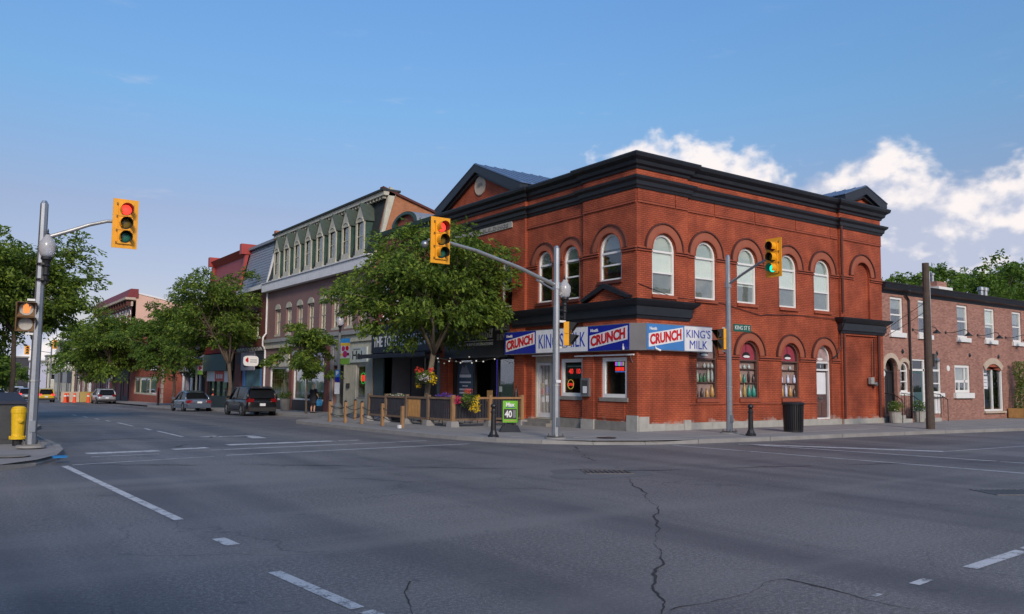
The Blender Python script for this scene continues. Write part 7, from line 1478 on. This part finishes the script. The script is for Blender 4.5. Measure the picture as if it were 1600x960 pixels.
    MB().box(hl-.16, hl-.02, -hw*.78, -hw*.45, hood-.36, hood-.24).build('headlight', 'glass', o); MB().box(hl-.16, hl-.02, hw*.45, hw*.78, hood-.36, hood-.24).build('headlight', 'glass', o)
    o.location = loc; o.rotation_euler = (0, 0, rz); return o
N90 = math.pi/2
CG = 'cars parked along the kerb'; TGc = 'cars driving away up the street'
carpaint('paint_black', (.006, .007, .009), .0); MATS['paint_black'].node_tree.nodes['Principled BSDF'].inputs['Coat Weight'].default_value = .3; carpaint('paint_blue', (.10, .13, .18)); carpaint('paint_silver', (.36, .37, .40), .5); carpaint('paint_yellow', (.55, .36, .01), .1); carpaint('paint_white', (.60, .61, .63), .05); carpaint('paint_grey', (.14, .16, .20))
car('black SUV parked at the kerb before the shops', (-4.85, 27.3, gz(27.3)), N90, 'paint_black', group=CG)
car('blue-grey sedan parked ahead of the black SUV', (-4.85, 40.7, gz(40.7)), N90, 'paint_blue', 4.75, 1.84, 1.46, 'sedan', group=CG, lower='paint_blue')
car('silver SUV parked before the concrete barrier', (-4.75, 78.5, gz(78.5)), N90, 'paint_silver', 4.7, 1.9, 1.64, group=CG)
car('yellow SUV with glowing tail lights up the street', (-9.1, 92, gz(92)), N90, 'paint_yellow', 4.5, 1.85, 1.66, lit=True, group=TGc)
car('silver-grey SUV just ahead of the yellow one', (-9.9, 108, gz(108)), N90, 'paint_grey', 4.7, 1.9, 1.7, lit=True, group=TGc)
car('white SUV queueing left of the yellow car', (-10.6, 112, gz(112)), N90, 'paint_white', 4.8, 1.95, 1.9, lit=True, group=TGc)
car('small white car far up the street by the left tree trunk', (-11.3, 136, gz(136)), N90, 'paint_white', 4.3, 1.8, 1.5, 'sedan', lit=True, group=TGc)
car('blue car at the left edge of the picture', (-13.6, 120, gz(120)), N90, 'paint_blue', 4.6, 1.85, 1.6, lit=True, group=TGc)
# ------------------------------------------------------------------ person
def skin(name, pts, edges, m, parent, loc, sub=2):
    me = bpy.data.meshes.new(name); me.from_pydata([p[:3] for p in pts], edges, []); ob = bpy.data.objects.new(name, me); COL.objects.link(ob)
    ob.modifiers.new('k', 'SKIN'); s_ = ob.modifiers.new('s', 'SUBSURF'); s_.levels = sub; s_.render_levels = sub
    for v, p in zip(me.skin_vertices[0].data, pts): v.radius = (p[3], p[4] if len(p) > 4 else p[3])
    me.skin_vertices[0].data[0].use_root = True
    dg = bpy.context.evaluated_depsgraph_get(); dg.update(); nm = bpy.data.meshes.new_from_object(ob.evaluated_get(dg)); bpy.data.objects.remove(ob); bpy.data.meshes.remove(me)
    nm.name = name; nm.materials.clear(); nm.materials.append(M[m]); nm.polygons.foreach_set('use_smooth', [True]*len(nm.polygons)); o = bpy.data.objects.new(name, nm); COL.objects.link(o); o.parent = parent; return o
mat('skin', (.50, .30, .22), .6, var=.05); mat('hair_blond', (.66, .56, .42), .7, var=.2); mat('dress_black', (.012, .013, .02), .8); mat('bag_blue', (.03, .20, .46), .7); mat('shoe', (.015, .012, .012), .5)
pe = thing('person', 'woman with pale hair in a knee-length black dress carrying a blue bag, seen from behind', 'person', (0, 0, 0))
B_ = [(0, 0, .95, .13, .10), (0, .01, 1.12, .115, .085), (0, .0, 1.30, .15, .10), (0, 0, 1.41, .08, .07), (0, .02, 1.47, .05), (0, .03, 1.55, .075, .085), (0, .04, 1.63, .072, .085),
      (.17, 0, 1.37, .055), (.235, .02, 1.12, .042), (.25, .14, .92, .032), (.25, .18, .86, .028), (-.17, 0, 1.37, .055), (-.22, .03, 1.13, .042), (-.20, .18, .98, .032), (-.18, .22, .94, .028),
      (.09, 0, .88, .088), (.10, .02, .50, .058), (.10, -.02, .27, .052), (.10, -.03, .08, .034), (.10, .08, .035, .034), (-.09, 0, .88, .088), (-.10, .0, .50, .058), (-.10, -.04, .27, .052), (-.10, -.05, .08, .034), (-.10, .06, .035, .034)]
E_ = [(0, 1), (1, 2), (2, 3), (3, 4), (4, 5), (5, 6), (2, 7), (7, 8), (8, 9), (9, 10), (2, 11), (11, 12), (12, 13), (13, 14), (0, 15), (15, 16), (16, 17), (17, 18), (18, 19), (0, 20), (20, 21), (21, 22), (22, 23), (23, 24)]
skin('body', B_, E_, 'skin', pe, None)
dr = MB()
def oval(z, rx, ry, y=0, n=16): return [(rx*math.cos(2*math.pi*k/n), y+ry*math.sin(2*math.pi*k/n), z) for k in range(n)]
dr.loft([oval(.50, .285, .235), oval(.62, .262, .215), oval(.80, .232, .185), oval(.96, .205, .16), oval(1.10, .175, .135), oval(1.25, .19, .14), oval(1.36, .205, .125), oval(1.43, .12, .09)], cap=True).build('dress', 'dress_black', pe, smooth=True, fix=True)
for s_ in (-1, 1): MB().tube([(s_*.16, 0, 1.385), (s_*.205, .01, 1.25), (s_*.23, .02, 1.14)], [.075, .068, .06], 10).build('sleeve', 'dress_black', pe, smooth=True)
MB().loft([oval(1.36, .085, .05, -.075, 12), oval(1.46, .10, .075, -.04, 12), oval(1.56, .105, .11, .0, 12), oval(1.65, .098, .11, .02, 12), oval(1.71, .06, .07, .03, 12)]).build('hair', 'hair_blond', pe, smooth=True, fix=True)
for s_ in (-1, 1): MB().hexa([(s_*.10-.042, -.07 if s_ > 0 else -.09, 0), (s_*.10+.042, -.07 if s_ > 0 else -.09, 0), (s_*.10+.038, .16, 0), (s_*.10-.038, .16, 0), (s_*.10-.04, -.065 if s_ > 0 else -.085, .07), (s_*.10+.04, -.065 if s_ > 0 else -.085, .07), (s_*.10+.03, .14, .035), (s_*.10-.03, .14, .035)]).build('shoe', 'shoe', pe, fix=True)
pe.location = (-1.75, 25.3, sw(25.3)); pe.rotation_euler = (0, 0, R(-60)); pe.scale = (1, 1, 1)
bgp = thing('shoulder_bag', 'bright blue bag held at the side of the woman in black', 'bag', (0, 0, 0)); 
MB().loft([[(-.06, -.16, 0), (.06, -.16, 0), (.06, .16, 0), (-.06, .16, 0)], [(-.09, -.20, .16), (.09, -.20, .16), (.09, .20, .16), (-.09, .20, .16)], [(-.03, -.17, .36), (.03, -.17, .36), (.03, .17, .36), (-.03, .17, .36)]]).build('pouch', 'bag_blue', bgp, fix=True); MB().tube([(0, -.13, .35), (0, -.06, .52), (0, .06, .52), (0, .13, .35)], .012, 6).build('strap', 'bag_blue', bgp)
wm_ = Matrix.Rotation(R(-60), 4, 'Z') @ Vector((.31, .16, 0)); bgp.location = (-1.75+wm_.x, 25.3+wm_.y, sw(25.3)+.42); bgp.rotation_euler = (0, 0, R(-60))

# ------------------------------------------------------------------ unseen buildings behind the camera, added to shade the street and reflect in windows
def opposite(label, fr, a0, a1, h, m, depth=10):
    p = fr((a0+a1)/2, -depth/2, 0); o = thing('added_shade_building', label, 'building', tuple(p), 'unseen buildings added for shade'); n = int((a1-a0)/3); w_ = (a1-a0)/n
    hol = [rect(a0+k*w_+.8, a0+k*w_+2.0, z, z+1.9) for k in range(n) for z in (4.6, 7.6) if z+2.6 < h]+[rect(a0+k*w_+.4, a0+k*w_+2.6, .7, 3.0) for k in range(n)]
    MB(fr).ext(rect(a0, a1, -.3, h), -.35, 0, hol, back=False).build('wall', m, o)
    for q in hol: MB(fr).ext(q, -.22, -.2).build('window_pane', 'car_glass', o)
    MB(fr).box(a0-.2, a1+.2, -.3, .35, h, h+.5).build('cornice', 'stone_dark', o); MB(fr).box(a0, a1, -.05, .12, 3.4, 4.0).build('shop_fascia', 'dark_board', o)
    MB(fr).box(a0+.02, a1-.02, -depth, -.36, -.3, h-.1).build('core', m, o)
opposite('unseen brick block added west of the main street for shade', Fr((-23.4, 0, 0), (0, 1, 0), (1, 0, 0)), 4, 40, 10.5, 'brick_orange')
opposite('unseen tall brick block added south of the cross street for shade', Fr((0, -29, 0), (1, 0, 0), (0, 1, 0)), 0, 36, 9.5, 'brick_far')
opposite('unseen grey block added at the south-west corner for shade', Fr((-25, 0, 0), (0, 1, 0), (1, 0, 0)), -60, -28, 9.5, 'grey_paint')
